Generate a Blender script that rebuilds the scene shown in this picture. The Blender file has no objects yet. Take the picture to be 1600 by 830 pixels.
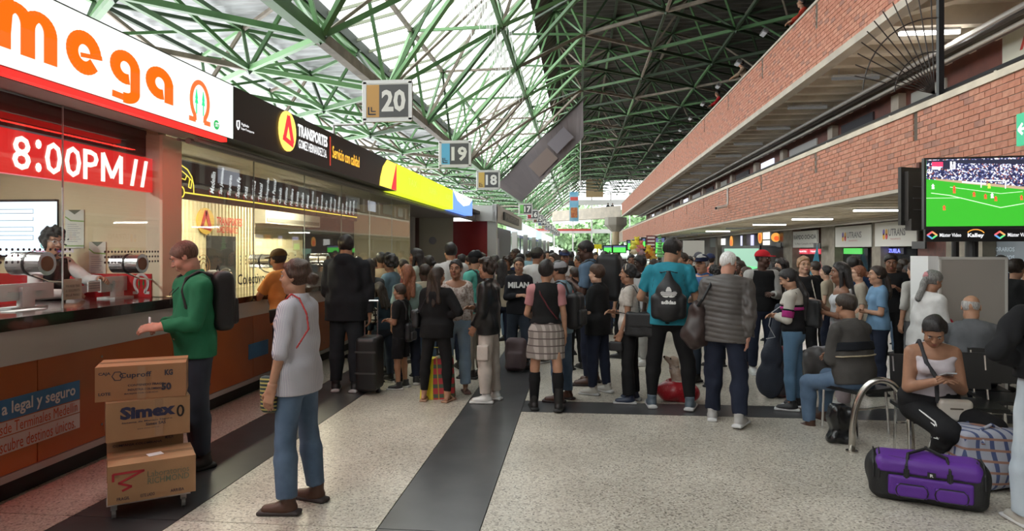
import bpy, math, random
import numpy as np
from mathutils import Vector, Matrix
S = bpy.context.scene
COL = S.collection
rnd = random.Random(7)
# ---------------------------------------------------------------- camera
F = 1040.0; HY = 390.0; CH = 1.72
TH = math.atan(102 / F)
FW = np.array([-math.sin(TH), math.cos(TH), 0.0]); RT = np.array([math.cos(TH), math.sin(TH), 0.0]); UP = np.array([0, 0, 1.0])
cam = bpy.data.cameras.new('camera'); co = bpy.data.objects.new('camera', cam); COL.objects.link(co)
co.location = (0, 0, CH); co.rotation_euler = (math.pi / 2, 0, TH)
cam.sensor_width = 36; cam.lens = F / 1600 * 36; cam.shift_y = -25 / 1600; cam.clip_end = 600
S.camera = co
# ---------------------------------------------------------------- world, exposure
W = bpy.data.worlds.new('world'); S.world = W; W.use_nodes = True
wn = W.node_tree; bg = wn.nodes['Background']
tc = wn.nodes.new('ShaderNodeTexCoord'); nz = wn.nodes.new('ShaderNodeTexNoise'); nz.inputs['Scale'].default_value = 2.5; nz.inputs['Detail'].default_value = 5
cr = wn.nodes.new('ShaderNodeValToRGB'); cr.color_ramp.elements[0].color = (0.80, 0.87, 0.92, 1); cr.color_ramp.elements[1].color = (1.0, 1.0, 0.98, 1)
cr.color_ramp.elements[0].position = .3; cr.color_ramp.elements[1].position = .6
wn.links.new(tc.outputs['Generated'], nz.inputs['Vector']); wn.links.new(nz.outputs['Fac'], cr.inputs['Fac']); wn.links.new(cr.outputs['Color'], bg.inputs['Color'])
bg.inputs['Strength'].default_value = 2.5
S.view_settings.view_transform = 'Standard'; S.view_settings.look = 'None'; S.view_settings.gamma = 1
S.view_settings.use_curve_mapping = False; S.view_settings.exposure = 0.95

def ray(px, py): return FW + RT * ((px - 800) / F) + UP * ((HY - py) / F)
def fl(px, py): return ray(px, py) * (CH * F / (py - HY)) * np.array([1, 1, 0])
def at(px, py, d): return np.array([0, 0, CH]) + ray(px, py) * d
def onx(px, X, py=390):
    r = ray(px, py); return np.array([0, 0, CH]) + r * (X / r[0])
def Yx(px, X): return float(onx(px, X)[1])

# ---------------------------------------------------------------- materials
MT = {}
def M(name, c=(.5, .5, .5), r=.6, metal=0, e=None, es=1.0, c2=None, sc=8, bump=0, bsc=None, spec=.5, stretch=None, det=4, coat=0, fac=None):
    if name in MT: return MT[name]
    m = bpy.data.materials.new(name); m.use_nodes = True; nt = m.node_tree; b = nt.nodes['Principled BSDF']
    b.inputs['Base Color'].default_value = (*c, 1); b.inputs['Roughness'].default_value = r; b.inputs['Metallic'].default_value = metal
    b.inputs['Specular IOR Level'].default_value = spec
    if coat: b.inputs['Coat Weight'].default_value = coat
    if e: b.inputs['Emission Color'].default_value = (*e, 1); b.inputs['Emission Strength'].default_value = es
    if c2 or bump:
        t = nt.nodes.new('ShaderNodeTexCoord'); mp = nt.nodes.new('ShaderNodeMapping'); n = nt.nodes.new('ShaderNodeTexNoise')
        n.inputs['Scale'].default_value = sc; n.inputs['Detail'].default_value = det
        if stretch: mp.inputs['Scale'].default_value = stretch
        nt.links.new(t.outputs['Object'], mp.inputs['Vector']); nt.links.new(mp.outputs['Vector'], n.inputs['Vector'])
        if c2:
            k = nt.nodes.new('ShaderNodeValToRGB'); k.color_ramp.elements[0].color = (*c, 1); k.color_ramp.elements[1].color = (*c2, 1)
            a, z = fac or (.38, .62)
            k.color_ramp.elements[0].position = a; k.color_ramp.elements[1].position = z
            nt.links.new(n.outputs['Fac'], k.inputs['Fac']); nt.links.new(k.outputs['Color'], b.inputs['Base Color'])
        if bump:
            n2 = n
            if bsc:
                n2 = nt.nodes.new('ShaderNodeTexNoise'); n2.inputs['Scale'].default_value = bsc; n2.inputs['Detail'].default_value = 3; nt.links.new(mp.outputs['Vector'], n2.inputs['Vector'])
            bp = nt.nodes.new('ShaderNodeBump'); bp.inputs['Strength'].default_value = bump; bp.inputs['Distance'].default_value = .01
            nt.links.new(n2.outputs['Fac'], bp.inputs['Height']); nt.links.new(bp.outputs['Normal'], b.inputs['Normal'])
    MT[name] = m; return m
def E(name, c=(1, 1, 1), s=1.0): return M(name, (0.02, .02, .02), .5, e=c, es=s)
def stripes(name, c1=None, c2=None, freq=1, axis='X', duty=.5, r=.8, c3=None, freq2=0, axis2='Z', duty2=.5, bump=0):
    """woven or printed bands in object space: c1 ground, c2 band, c3 crossing band"""
    if name in MT: return MT[name]
    m = M(name, c1, r); nt = m.node_tree; b = nt.nodes['Principled BSDF']
    t = nt.nodes.new('ShaderNodeTexCoord'); sp = nt.nodes.new('ShaderNodeSeparateXYZ'); nt.links.new(t.outputs['Object'], sp.inputs[0])
    def band(ax, fr, du):
        a = nt.nodes.new('ShaderNodeMath'); a.operation = 'MULTIPLY'; a.inputs[1].default_value = fr
        if ax == 'XY':
            s = nt.nodes.new('ShaderNodeMath'); s.operation = 'ADD'; nt.links.new(sp.outputs['X'], s.inputs[0]); nt.links.new(sp.outputs['Y'], s.inputs[1]); nt.links.new(s.outputs[0], a.inputs[0])
        else: nt.links.new(sp.outputs[ax], a.inputs[0])
        f = nt.nodes.new('ShaderNodeMath'); f.operation = 'FRACT'; nt.links.new(a.outputs[0], f.inputs[0])
        g = nt.nodes.new('ShaderNodeMath'); g.operation = 'LESS_THAN'; g.inputs[1].default_value = du; nt.links.new(f.outputs[0], g.inputs[0]); return g
    mx = nt.nodes.new('ShaderNodeMix'); mx.data_type = 'RGBA'; mx.inputs[6].default_value = (*c1, 1); mx.inputs[7].default_value = (*c2, 1)
    nt.links.new(band(axis, freq, duty).outputs[0], mx.inputs[0]); last = mx.outputs[2]
    if c3:
        m2 = nt.nodes.new('ShaderNodeMix'); m2.data_type = 'RGBA'; m2.inputs[7].default_value = (*c3, 1); nt.links.new(last, m2.inputs[6])
        nt.links.new(band(axis2, freq2, duty2).outputs[0], m2.inputs[0]); last = m2.outputs[2]
    nt.links.new(last, b.inputs['Base Color']); return m
def glassmat(name, tint=(.93, .96, .95), refl=.05):
    m = bpy.data.materials.new(name); m.use_nodes = True; nt = m.node_tree; nt.nodes.remove(nt.nodes['Principled BSDF']); o = nt.nodes['Material Output']
    tr = nt.nodes.new('ShaderNodeBsdfTransparent'); tr.inputs[0].default_value = (*tint, 1); g = nt.nodes.new('ShaderNodeBsdfGlossy'); g.inputs['Roughness'].default_value = .01
    fr = nt.nodes.new('ShaderNodeLayerWeight'); fr.inputs[0].default_value = .5; mx = nt.nodes.new('ShaderNodeMixShader'); pw = nt.nodes.new('ShaderNodeMath'); pw.operation = 'POWER'; pw.inputs[1].default_value = 4; ad = nt.nodes.new('ShaderNodeMath'); ad.operation = 'MULTIPLY_ADD'; ad.inputs[1].default_value = .7; ad.inputs[2].default_value = refl
    ad.use_clamp = True; nt.links.new(fr.outputs['Facing'], pw.inputs[0])
    nt.links.new(pw.outputs[0], ad.inputs[0]); nt.links.new(ad.outputs[0], mx.inputs[0]); nt.links.new(tr.outputs[0], mx.inputs[1]); nt.links.new(g.outputs[0], mx.inputs[2]); nt.links.new(mx.outputs[0], o.inputs[0]); MT[name] = m; return m
def skylightmat():
    m = bpy.data.materials.new('skylight_sheet'); m.use_nodes = True; nt = m.node_tree; nt.nodes.remove(nt.nodes['Principled BSDF']); o = nt.nodes['Material Output']
    tr = nt.nodes.new('ShaderNodeBsdfTransparent'); tr.inputs[0].default_value = (.93, .95, .94, 1); d = nt.nodes.new('ShaderNodeBsdfTranslucent'); d.inputs[0].default_value = (.9, .92, .9, 1)
    mx = nt.nodes.new('ShaderNodeMixShader'); mx.inputs[0].default_value = .25
    nt.links.new(tr.outputs[0], mx.inputs[1]); nt.links.new(d.outputs[0], mx.inputs[2]); nt.links.new(mx.outputs[0], o.inputs[0]); return m

# ---------------------------------------------------------------- mesh helpers
WL = {}
class MB:
    def __init__(s): s.v = []; s.f = []; s.m = []; s.mi = 0
    def add(s, vs, fs):
        o = len(s.v); s.v += [tuple(map(float, p)) for p in vs]; s.f += [tuple(i + o for i in f) for f in fs]; s.m += [s.mi] * len(fs); return s
    def box(s, x0, x1, y0, y1, z0, z1):
        return s.hexa([(x0, y0, z0), (x1, y0, z0), (x1, y1, z0), (x0, y1, z0), (x0, y0, z1), (x1, y0, z1), (x1, y1, z1), (x0, y1, z1)])
    def hexa(s, p): return s.add(p, [(0, 3, 2, 1), (4, 5, 6, 7), (0, 1, 5, 4), (1, 2, 6, 5), (2, 3, 7, 6), (3, 0, 4, 7)])
    def obox(s, c, half, R=None):
        R = np.eye(3) if R is None else np.array(R); c = np.array(c, float)
        p = [c + R @ (np.array(k) * np.array(half)) for k in [(-1, -1, -1), (1, -1, -1), (1, 1, -1), (-1, 1, -1), (-1, -1, 1), (1, -1, 1), (1, 1, 1), (-1, 1, 1)]]
        return s.hexa(p)
    def bar(s, a, b, w, h=None):
        a = np.array(a, float); b = np.array(b, float); h = h or w; d = b - a; L = np.linalg.norm(d); d /= L
        u = np.cross(d, (0, 0, 1.0)); n = np.linalg.norm(u); u = np.array([1.0, 0, 0]) if n < 1e-4 else u / n; v = np.cross(u, d)
        return s.obox((a + b) / 2, (w / 2, L / 2, h / 2), np.stack([u, d, v], 1))
    def tube(s, pts, r, n=8, cap=True, closed=False):
        pts = [np.array(p, float) for p in pts]; N = len(pts); rs = r if hasattr(r, '__len__') else [r] * N; o = []; t0 = None
        for i in range(N):
            t = pts[(i + 1) % N if closed else min(i + 1, N - 1)] - pts[(i - 1) % N if closed else max(i - 1, 0)]; t /= (np.linalg.norm(t) + 1e-9)
            if t0 is None:
                u = np.cross(t, (0, 0, 1.0)); u = np.array([1.0, 0, 0]) if np.linalg.norm(u) < 1e-3 else u / np.linalg.norm(u)
            else:
                u = u - t * np.dot(u, t); u /= (np.linalg.norm(u) + 1e-9)
            t0 = t; v = np.cross(t, u)
            o += [pts[i] + rs[i] * (u * math.cos(2 * math.pi * k / n) + v * math.sin(2 * math.pi * k / n)) for k in range(n)]
        f = []
        for i in range(N if closed else N - 1):
            j = (i + 1) % N
            f += [(i * n + k, i * n + (k + 1) % n, j * n + (k + 1) % n, j * n + k) for k in range(n)]
        if cap and not closed: f += [tuple(range(n))[::-1], tuple((N - 1) * n + k for k in range(n))]
        return s.add(o, f)
    def prism(s, poly, org, rt, up, dep):
        """2-D outline extruded along rt x up"""
        org = np.array(org, float); rt = np.array(rt, float); up = np.array(up, float); n = np.cross(rt, up)
        a = [org + rt * x + up * y for x, y in poly]; k = len(a); b = [p + n * dep for p in a]
        return s.add(a + b, [tuple(range(k))[::-1], tuple(range(k, 2 * k))] + [(i, (i + 1) % k, k + (i + 1) % k, k + i) for i in range(k)])
    def stroke(s, path, w, org, rt, up, dep):
        for i in range(len(path) - 1):
            a = np.array(path[i], float); b = np.array(path[i + 1], float); d = b - a; L = np.linalg.norm(d)
            if L < 1e-6: continue
            d /= L; nn = np.array([-d[1], d[0]]) * w / 2; e = d * w * .12
            s.prism([a - nn - e, b - nn + e, b + nn + e, a + nn - e], org, rt, up, dep)
        return s
def arc(cx, cy, r, a0, a1, n=16, ry=None):
    ry = ry or r
    return [(cx + r * math.cos(math.radians(a0 + (a1 - a0) * i / n)), cy + ry * math.sin(math.radians(a0 + (a1 - a0) * i / n))) for i in range(n + 1)]
def ob(name, mb, mat, parent=None, smooth=False, origin=None, **k):
    """links one mesh; geometry is given in world space"""
    if isinstance(mb, MB): v = np.array(mb.v, float).reshape(-1, 3); f = mb.f; mi = mb.m
    else: v, f = mb[0], mb[1]; mi = None
    lo, hi = v.min(0), v.max(0); c = (lo + hi) / 2
    if parent is None: c[2] = lo[2]
    if origin is not None: c = np.array(origin, float)
    me = bpy.data.meshes.new(name); me.from_pydata((v - c).tolist(), [], f if isinstance(f, list) else f.tolist())
    for m in (mat if isinstance(mat, (list, tuple)) else [mat]): me.materials.append(m)
    if mi and max(mi) > 0: me.polygons.foreach_set('material_index', mi)
    if smooth: me.polygons.foreach_set('use_smooth', [True] * len(me.polygons))
    me.update()
    o = bpy.data.objects.new(name, me); COL.objects.link(o); WL[o.name] = c
    o.location = c - (WL[parent.name] if parent else 0)
    if parent: o.parent = parent
    return tag(o, **k)
ORD = 'nearest second third fourth fifth sixth seventh eighth ninth tenth eleventh twelfth thirteenth fourteenth fifteenth sixteenth seventeenth eighteenth'.split()
def tag(o, label=None, cat=None, group=None, kind=None):
    if label: o['label'] = label
    if cat: o['category'] = cat
    if group: o['group'] = group
    if kind: o['kind'] = kind
    return o
def thing(name, loc, label, cat, group=None, kind=None):
    o = bpy.data.objects.new(name, None); COL.objects.link(o); o.location = loc; o.empty_display_size = .1
    WL[o.name] = np.array(loc, float); return tag(o, label, cat, group, kind)
def dup(o, c, parent=None):
    d = o.copy(); COL.objects.link(d); c = np.array(c, float); WL[d.name] = c; d.location = c - (WL[parent.name] if parent else 0); d.parent = parent; return d
def text(name, s, org, rt, up, w, h, mat, parent, bold=0, dep=.004, shear=0, label=None, align=None):
    cu = bpy.data.curves.new('t', 'FONT'); cu.body = s; cu.offset = bold; cu.shear = shear; cu.resolution_u = 2
    if align: cu.align_x = align
    t = bpy.data.objects.new('t', cu); COL.objects.link(t)
    dg = bpy.context.evaluated_depsgraph_get(); me = bpy.data.meshes.new_from_object(t.evaluated_get(dg))
    bpy.data.objects.remove(t); bpy.data.curves.remove(cu)
    n = len(me.vertices); v = np.zeros(n * 3); me.vertices.foreach_get('co', v); v = v.reshape(-1, 3); lo, hi = v.min(0), v.max(0)
    x = (v[:, 0] - lo[0]) / (hi[0] - lo[0]) * w; y = (v[:, 1] - lo[1]) / (hi[1] - lo[1] + 1e-9) * h
    org = np.array(org, float); rt = np.array(rt, float); up = np.array(up, float); nn = np.cross(rt, up)
    P = org + x[:, None] * rt + y[:, None] * up + nn * dep
    fs = [tuple(p.vertices) for p in me.polygons]; bpy.data.meshes.remove(me)
    return ob(name, (P, fs), mat, parent, label=label)
YX = ((0, 1, 0), (0, 0, 1))     # reading direction and up on the left wall
XX = ((1, 0, 0), (0, 0, 1))     # on a face turned to the camera
NY = ((0, -1, 0), (0, 0, 1))    # on the right wall
BK = lambda: M('black_plastic', (.015, .015, .017), .4)
CHR = lambda: M('chrome', (.75, .75, .76), .18, 1)
# ================================================================ FLOOR
YB, YE = -28.0, 100.0
floor = ob('floor', MB().box(-9, 13, YB, YE, -.2, -.012), M('grout', (.2, .19, .18), .8), kind='structure')
def terrazzo():
    m = M('terrazzo', (.4, .37, .33), .32, spec=.45); nt = m.node_tree; b = nt.nodes['Principled BSDF']
    t = nt.nodes.new('ShaderNodeTexCoord')
    vo = nt.nodes.new('ShaderNodeTexVoronoi'); vo.inputs['Scale'].default_value = 85; vo.voronoi_dimensions = '3D'
    k = nt.nodes.new('ShaderNodeValToRGB'); k.color_ramp.interpolation = 'CONSTANT'
    cs = [(0, (.57, .53, .465)), (.3, (.48, .445, .39)), (.52, (.63, .60, .535)), (.74, (.35, .32, .28)), (.86, (.68, .655, .60)), (.95, (.19, .17, .145))]
    k.color_ramp.elements[0].color = (*cs[0][1], 1); k.color_ramp.elements[1].position = cs[1][0]; k.color_ramp.elements[1].color = (*cs[1][1], 1)
    for p, c in cs[2:]: e = k.color_ramp.elements.new(p); e.color = (*c, 1)
    sx = nt.nodes.new('ShaderNodeSeparateColor'); nt.links.new(t.outputs['Object'], vo.inputs['Vector']); nt.links.new(vo.outputs['Color'], sx.inputs[0]); nt.links.new(sx.outputs[0], k.inputs['Fac'])
    n = nt.nodes.new('ShaderNodeTexNoise'); n.inputs['Scale'].default_value = 1.3; n.inputs['Detail'].default_value = 6; nt.links.new(t.outputs['Object'], n.inputs['Vector'])
    k2 = nt.nodes.new('ShaderNodeValToRGB'); k2.color_ramp.elements[0].position = .3; k2.color_ramp.elements[1].position = .7; k2.color_ramp.elements[0].color = (.74, .73, .70, 1); k2.color_ramp.elements[1].color = (1, .99, .96, 1); nt.links.new(n.outputs['Fac'], k2.inputs['Fac'])
    mx = nt.nodes.new('ShaderNodeMix'); mx.data_type = 'RGBA'; mx.blend_type = 'MULTIPLY'; mx.inputs[0].default_value = 1; nt.links.new(k.outputs['Color'], mx.inputs[6]); nt.links.new(k2.outputs['Color'], mx.inputs[7]); nt.links.new(mx.outputs[2], b.inputs['Base Color'])
    mr = nt.nodes.new('ShaderNodeMapRange'); mr.inputs[3].default_value = .22; mr.inputs[4].default_value = .42; nt.links.new(n.outputs['Fac'], mr.inputs[0]); nt.links.new(mr.outputs[0], b.inputs['Roughness'])
    return m
TZ = terrazzo()
DK = M('dark_strip_stone', (.042, .043, .046), .3, c2=(.075, .075, .078), sc=3, fac=(.3, .7), spec=.5)
xa = (fl(65, 830)[0] + fl(400, 656)[0]) / 2; xb = (fl(249, 830)[0] + fl(400, 732)[0]) / 2
xc = fl(586.7, 830)[0]; xd = fl(749.4, 830)[0]
yc0 = fl(814, 643.5)[1]; yc1 = fl(818, 626)[1]
G = .004
def slabs(x0, x1, y0, y1, n, mat, nm, m=1):
    for i in range(n):
        for j in range(m):
            a = x0 + (x1 - x0) * j / m; b = x0 + (x1 - x0) * (j + 1) / m
            ob(nm, MB().box(a + G, b - G, y0 + (y1 - y0) * i / n + G, y0 + (y1 - y0) * (i + 1) / n - G, -.06, 0), mat, floor)
slabs(-8.5, xa, YB, YE, 12, TZ, 'terrazzo_slab')
slabs(xb, xc, YB, YE, 12, TZ, 'terrazzo_slab')
slabs(xa, xb, YB, YE, 8, DK, 'dark_strip'); slabs(xc, xd, YB, YE, 8, DK, 'dark_strip')
per = 8.7
slabs(xd, 12.5, YB, yc0, 8, TZ, 'terrazzo_slab', 3)
y = yc0
while y < YE:
    slabs(xd, 12.5, y, y + yc1 - yc0, 1, DK, 'dark_strip'); slabs(xd, 12.5, y + yc1 - yc0, min(y + per, YE), 2, TZ, 'terrazzo_slab', 3); y += per

# ================================================================ LEFT BOOTHS
XC, XG, XS = -3.85, -3.97, -3.4
Y1 = Yx(252, XG)              # pillar between the two booths
Y0 = 1.2
YG = Yx(640, XG)              # end of the glazed booths
OR = M('orange_laminate', (.47, .13, .035), .35, c2=(.40, .105, .03), sc=1.2)
CW = M('counter_white', (.55, .51, .49), .35)
WHT = M('white_paint', (.78, .77, .74), .5, c2=(.72, .71, .68), sc=2)
def counter(y0, y1, zt, zb, label, npan):
    t = thing('service_counter', (XC, (y0 + y1) / 2, 0), label, 'counter', None)
    ob('plinth', MB().box(-4.3, XC - .06, y0, y1, 0, .14), M('plinth_black', (.012, .012, .012), .6), t)
    ob('kick_trim', MB().box(-4.3, XC + .01, y0, y1, .14, .19), M('trim_grey', (.42, .4, .38), .5), t)
    w = (y1 - y0) / npan
    for i in range(npan):
        ob('front_panel', MB().box(-3.99, XC, y0 + w * i + .004, y0 + w * (i + 1) - .004, .195, .93), OR, t)
        for zz in (.3, .85): ob('screw', MB().tube([(XC - .01, y0 + w * i + .4 * w, zz), (XC + .006, y0 + w * i + .4 * w, zz)], .011, 8), CHR(), t)
    ob('upper_band', MB().box(-4.0, XC + .03, y0, y1, .935, zb), CW, t)
    ob('worktop', MB().box(-4.75, XC + .12, y0, y1, zb, zt), M('worktop_dark', (.022, .016, .015), .12, coat=.3), t)
    return t
c1 = counter(Y0, Y1, 1.265, 1.18, 'orange-panelled ticket counter with dark top under the omega lightbox sign', 3)
c2 = counter(Y1, YG, 1.185, 1.12, 'long orange-panelled ticket counter with dark top under the black sign', 6)
# counter print
def ylab(px0, px1, r0, r1):   # pixel columns and ratios (390-y)/(902-px) at the counter face
    return Yx(px0, XC), Yx(px1, XC), CH + r0 * -XC, CH + r1 * -XC
yy0, yy1 = Y0 + 1.0, Yx(124, XC)
def rz(px, py, X=XC): return float(onx(px, X, py)[2])
zt_, z1_, z2_, z3_ = rz(124, 594), rz(124, 623), rz(124, 645), rz(124, 668)
ob('blue_label', MB().box(XC, XC + .004, yy0, yy1, z1_, zt_), M('label_blue', (.06, .2, .42), .5), c1, label='blue printed strip')
ob('white_label', MB().box(XC, XC + .004, yy0, yy1, z2_ + .008, z1_ - .008), M('label_white', (.62, .6, .58), .5), c1, label='white printed strip')
ob('white_label', MB().box(XC, XC + .004, yy0, yy1, z3_, z2_), M('label_white'), c1, label='white printed strip')
TW = M('print_white', (.75, .75, .74), .5); TO = M('print_red', (.5, .09, .03), .5); TK = M('print_black', (.03, .03, .04), .6)
y_0 = Yx(1, XC)
text('lettering', 'a legal y seguro', (XC + .004, y_0, z1_ + .015), *YX, yy1 - .05 - y_0, zt_ - z1_ - .035, TW, c1, bold=.02)
text('lettering', 'Desde Terminales Medellín', (XC + .004, y_0 - .1, z2_ + .02), *YX, yy1 - .03 - y_0 + .1, z1_ - z2_ - .035, TO, c1)
text('lettering', 'Descubre destinos únicos.', (XC + .004, y_0 - .1, z3_ + .012), *YX, yy1 - .05 - y_0 + .1, z2_ - z3_ - .03, TO, c1)
a = Yx(388, XC); ob('sticker', MB().box(XC, XC + .004, a, a + .5, .42, .6), M('label_blue'), c2, label='small blue sticker')
# booth shell
BW = M('booth_wall', (.56, .55, .55), .6, c2=(.52, .51, .5), sc=1)
wl = ob('wall_left', MB().box(-5.75, -5.65, Y0, Y1, 0, 2.9), BW, kind='structure')
ob('wall_left_near_end', MB().box(-5.65, -3.9, Y0 - .1, Y0 - .005, 0, 2.9), BW, kind='structure')
CR = M('cream_paint', (.70, .60, .38), .5)
ob('wall_left_cream', MB().box(-5.75, -5.65, Y1, Yx(562, XG) + 1.4, 0, 2.9), CR, kind='structure')
ob('wall_left_partition', MB().box(-5.65, -4.0, Y1, Y1 + .12, 0, 2.9), CR, kind='structure')
ob('wall_left_partition', MB().box(-5.75, -4.3, Yx(562, -5.6), Yx(562, -5.6) + .1, 0, 2.9), CR, kind='structure')
ob('wall_left_rear', MB().box(-7.2, -7.1, Yx(562, XG), 24, 0, 3), M('grey_brown', (.3, .25, .24), .7), kind='structure')
pil = ob('booth_pillar', MB().box(-4.12, XG + .02, Y1 - .01, Y1 + .3, 1.27, 2.82), M('pillar_cream', (.72, .66, .48), .45), label='cream pillar between the omega booth and the slatted booth', cat='pillar')
nsl = 0
slw = thing('slat_wall', (-5.6, Yx(330, -5.6), 0), 'cream vertical slat cladding behind the counter of the second booth', 'cladding')
y = Y1 + .15
SLM = M('slat_cream', (.78, .68, .45), .45)
slm = None
while y < Yx(398, -5.62):
    if slm is None: slm = ob('slat', MB().box(-5.65, -5.6, y, y + .05, .1, 2.85), SLM, slw); c0 = WL[slm.name]
    else: dup(slm, (c0[0], y + .025, c0[2]), slw)
    y += .1
ob('backing_panel', MB().box(-5.655, -5.65, Y1 + .12, y, .1, 2.85), M('slat_gap', (.38, .3, .17), .7), slw)
# soffit, fascia box, booth roof
SOF = M('soffit', (.36, .34, .32), .55)
ob('ceiling_booths', MB().box(-7.2, XS - .26, Y0, 24, 2.88, 2.95).box(-3.9, XS - .26, Y0, 24, 2.82, 2.88), SOF, kind='structure')
ob('trim_booth_roof', MB().box(-7.5, XS - .1, Y0, 24, 3.0, 3.1), M('roof_grey', (.12, .12, .12), .8), kind='structure')
for i, (yy, r_) in enumerate([(-3.62, .02), (-3.7, .03), (-3.8, .015)]):
    ob('conduit', MB().tube([(yy, Y1, 2.79 - r_), (yy, 24, 2.79 - r_)], r_, 8), M('conduit_grey', (.3, .29, .27), .5), label='%s conduit pipe running under the booth canopy' % ['middle', 'thick', 'innermost thin'][i], cat='pipe')
# glazing
GL = glassmat('booth_glass')
def glazing(y0, y1, z0, n, label):
    t = thing('glass_screen', (XG, (y0 + y1) / 2, z0), label, 'glass screen'); w = (y1 - y0) / n
    for i in range(n): ob('glass_pane', MB().box(XG - .004, XG + .004, y0 + w * i + .003, y0 + w * (i + 1) - .003, z0, 2.86), GL, t)
    for i in range(1, n): ob('joint', MB().box(XG - .006, XG + .006, y0 + w * i - .003, y0 + w * i + .003, z0, 2.86), M('silicone', (.4, .42, .42), .4), t)
    ob('head_channel', MB().box(XG - .02, XG + .02, y0, y1, 2.84, 2.88), M('alu', (.5, .5, .5), .35, .8), t)
    return t
g1 = glazing(Y0, Y1 - .03, 1.265, 4, 'clear glass screen of the omega ticket booth')
g2 = glazing(Y1 + .3, YG, 1.185, 6, 'clear glass screen of the second ticket booth')
# rows of talk holes, printed rings with depth
def holes(px0, px1, n, rows, par):
    ya, yb = Yx(px0, XG), Yx(px1, XG); m = MB()
    for r_ in rows:
        for i in range(n):
            y = ya + (yb - ya) * i / (n - 1); m.tube([(XG + .005, y, r_), (XG + .007, y, r_)], .011, 6)
    return tag(ob('talk_holes', m, M('hole_dark', (.03, .03, .035), .5), par), kind='stuff')
zh = [CH - .02 + .0, CH - .065, CH - .11]
holes(-20, 108, 16, [z + .02 for z in zh], g1); holes(163, 246, 18, zh, g1); holes(290, 420, 16, [z - .06 for z in zh], g2); holes(440, 560, 16, [z - .06 for z in zh], g2)
text('lettering', 'Colectivos', (XG + .006, Yx(370, XG), rz(370, 446, XG)), *YX, Yx(416, XG) - Yx(370, XG), .13, TK, g2, bold=.01)
# intercom drums
def drum(px, py, lab, big=1.0):
    y = Yx(px, XG); z = rz(px, py, XG); t = thing('intercom_drum', (XG + .1, y, z - .08), lab, 'intercom', 'chrome talk-through drums on the booth glass')
    ob('drum', MB().tube([(XG - .1, y, z), (XG + .03, y, z)], .085 * big, 24), CHR(), t)
    ob('drum_front', MB().tube([(XG + .045, y, z), (XG + .16, y, z)], .085 * big, 24), CHR(), t)
    ob('rubber_band', MB().tube([(XG + .028, y, z), (XG + .047, y, z)], .088 * big, 24), BK(), t)
    ob('speaker_grille', MB().tube([(XG + .155, y, z), (XG + .165, y, z)], .055 * big, 20), M('grille_bronze', (.2, .12, .08), .4, .7), t)
    ob('support_arm', MB().tube([(XG - .02, y + .0, z - .07), (XG - .05, y + .25, z - .14), (XG - .1, y + .55, z - .17)], .008, 6), CHR(), t)
drum(42, 412, 'chrome talk-through drum in front of the seated clerk, nearest the left edge')
drum(196, 412, 'chrome talk-through drum beside the man in the green shirt')
drum(405, 408, 'chrome talk-through drum by the man in the orange shirt')
drum(497, 405, 'chrome talk-through drum behind the tall man in black')
# LED ticker
LX = -4.04
la, lb = Y0 + .2, Y1 - .03; lz0, lz1 = CH + .135 * -LX, CH + .214 * -LX
led = ob('led_ticker', MB().box(LX - .06, LX, la, lb, lz0, lz1), M('led_face', (.12, .005, .005), .35, e=(1, .02, .02), es=.4), label='red LED ticker panel reading 8:00PM behind the booth glass', cat='led display')
RE = E('led_lit', (1, .78, .66), 1.2)
def ledtext(s, px0, px1):
    a = Yx(px0, LX); b = Yx(px1, LX); text('lettering', s, (LX + .002, a, lz0 + .035), *YX, b - a, lz1 - lz0 - .07, RE, led, bold=.012)
ledtext('8', 18, 47); ledtext(':', 54, 64); ledtext('0', 69, 96); ledtext('0', 100, 126); ledtext('P', 129, 153)
m = MB(); a = Yx(157, LX); w_ = Yx(192, LX) - a; h_ = lz1 - lz0 - .07; m.stroke([(.1, .03), (.1, .97), (.5, .2), (.9, .97), (.9, .03)], .17, (LX + .002, a, lz0 + .035), (0, w_, 0), (0, 0, h_), .02); ob('lettering', m, RE, led)
for p in (203, 219):
    a = Yx(p, LX) - .0; m = MB(); m.prism([(0, 0), (.045, 0), (.105, lz1 - lz0 - .07), (.06, lz1 - lz0 - .07)], (LX + .002, a, lz0 + .035), *YX, .003); ob('lettering', m, RE, led)
# booth interior: everything hangs on the cross partition that faces the camera
YP = Y1 - .005; XB = -5.64
def ony(px, py, Y=YP): r = ray(px, py); return np.array([0, 0, CH]) + r * (Y / r[1])
def pbox(nm, px0, px1, py0, py1, mat, par=None, th=.02, off=0, **k):
    a = ony(px0, py1, YP - off); b = ony(px1, py0, YP - off); return ob(nm, MB().box(a[0], b[0], YP - off - th, YP - off, a[2], b[2]), mat, par, **k)
def PZ(px, py, X=XB): return float(onx(px, X, py)[2])
q = ony(40, 402); tv = thing('wall_monitor', q, 'wall monitor with a white ticket menu behind the omega booth glass', 'monitor')
pbox('casing', -36, 92, 312, 402, BK(), tv, .05); pbox('screen', -33, 89, 315, 399, E('screen_white', (.72, .84, 1), .95), tv, .004, .05)
UG = M('ui_grey', (.2, .22, .25), .5)
for py in (330, 341, 358, 371):
    a = ony(-25, py + 4, YP - .055); b = ony(52, py - 3, YP - .055); m = MB(); m.stroke([(0, 0), (b[0] - a[0], 0), (b[0] - a[0], b[2] - a[2]), (0, b[2] - a[2]), (0, 0)], .005, a, *XX, .001); ob('menu_field', m, UG, tv)
a = ony(51, 397, YP - .056); text('lettering', 'Omega', a, *XX, .18, .045, M('ui_red', (.7, .03, .1), .5), tv, bold=.03)
a = ony(64, 388, YP - .056); m = MB(); m.stroke(arc(.03, .03, .03, 60, 300, 10), .009, a, *XX, .001); m.stroke(arc(.05, .03, .03, -120, 120, 10), .009, a, *XX, .001); ob('emblem', m, M('ui_green', (.05, .5, .3), .5), tv)
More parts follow.
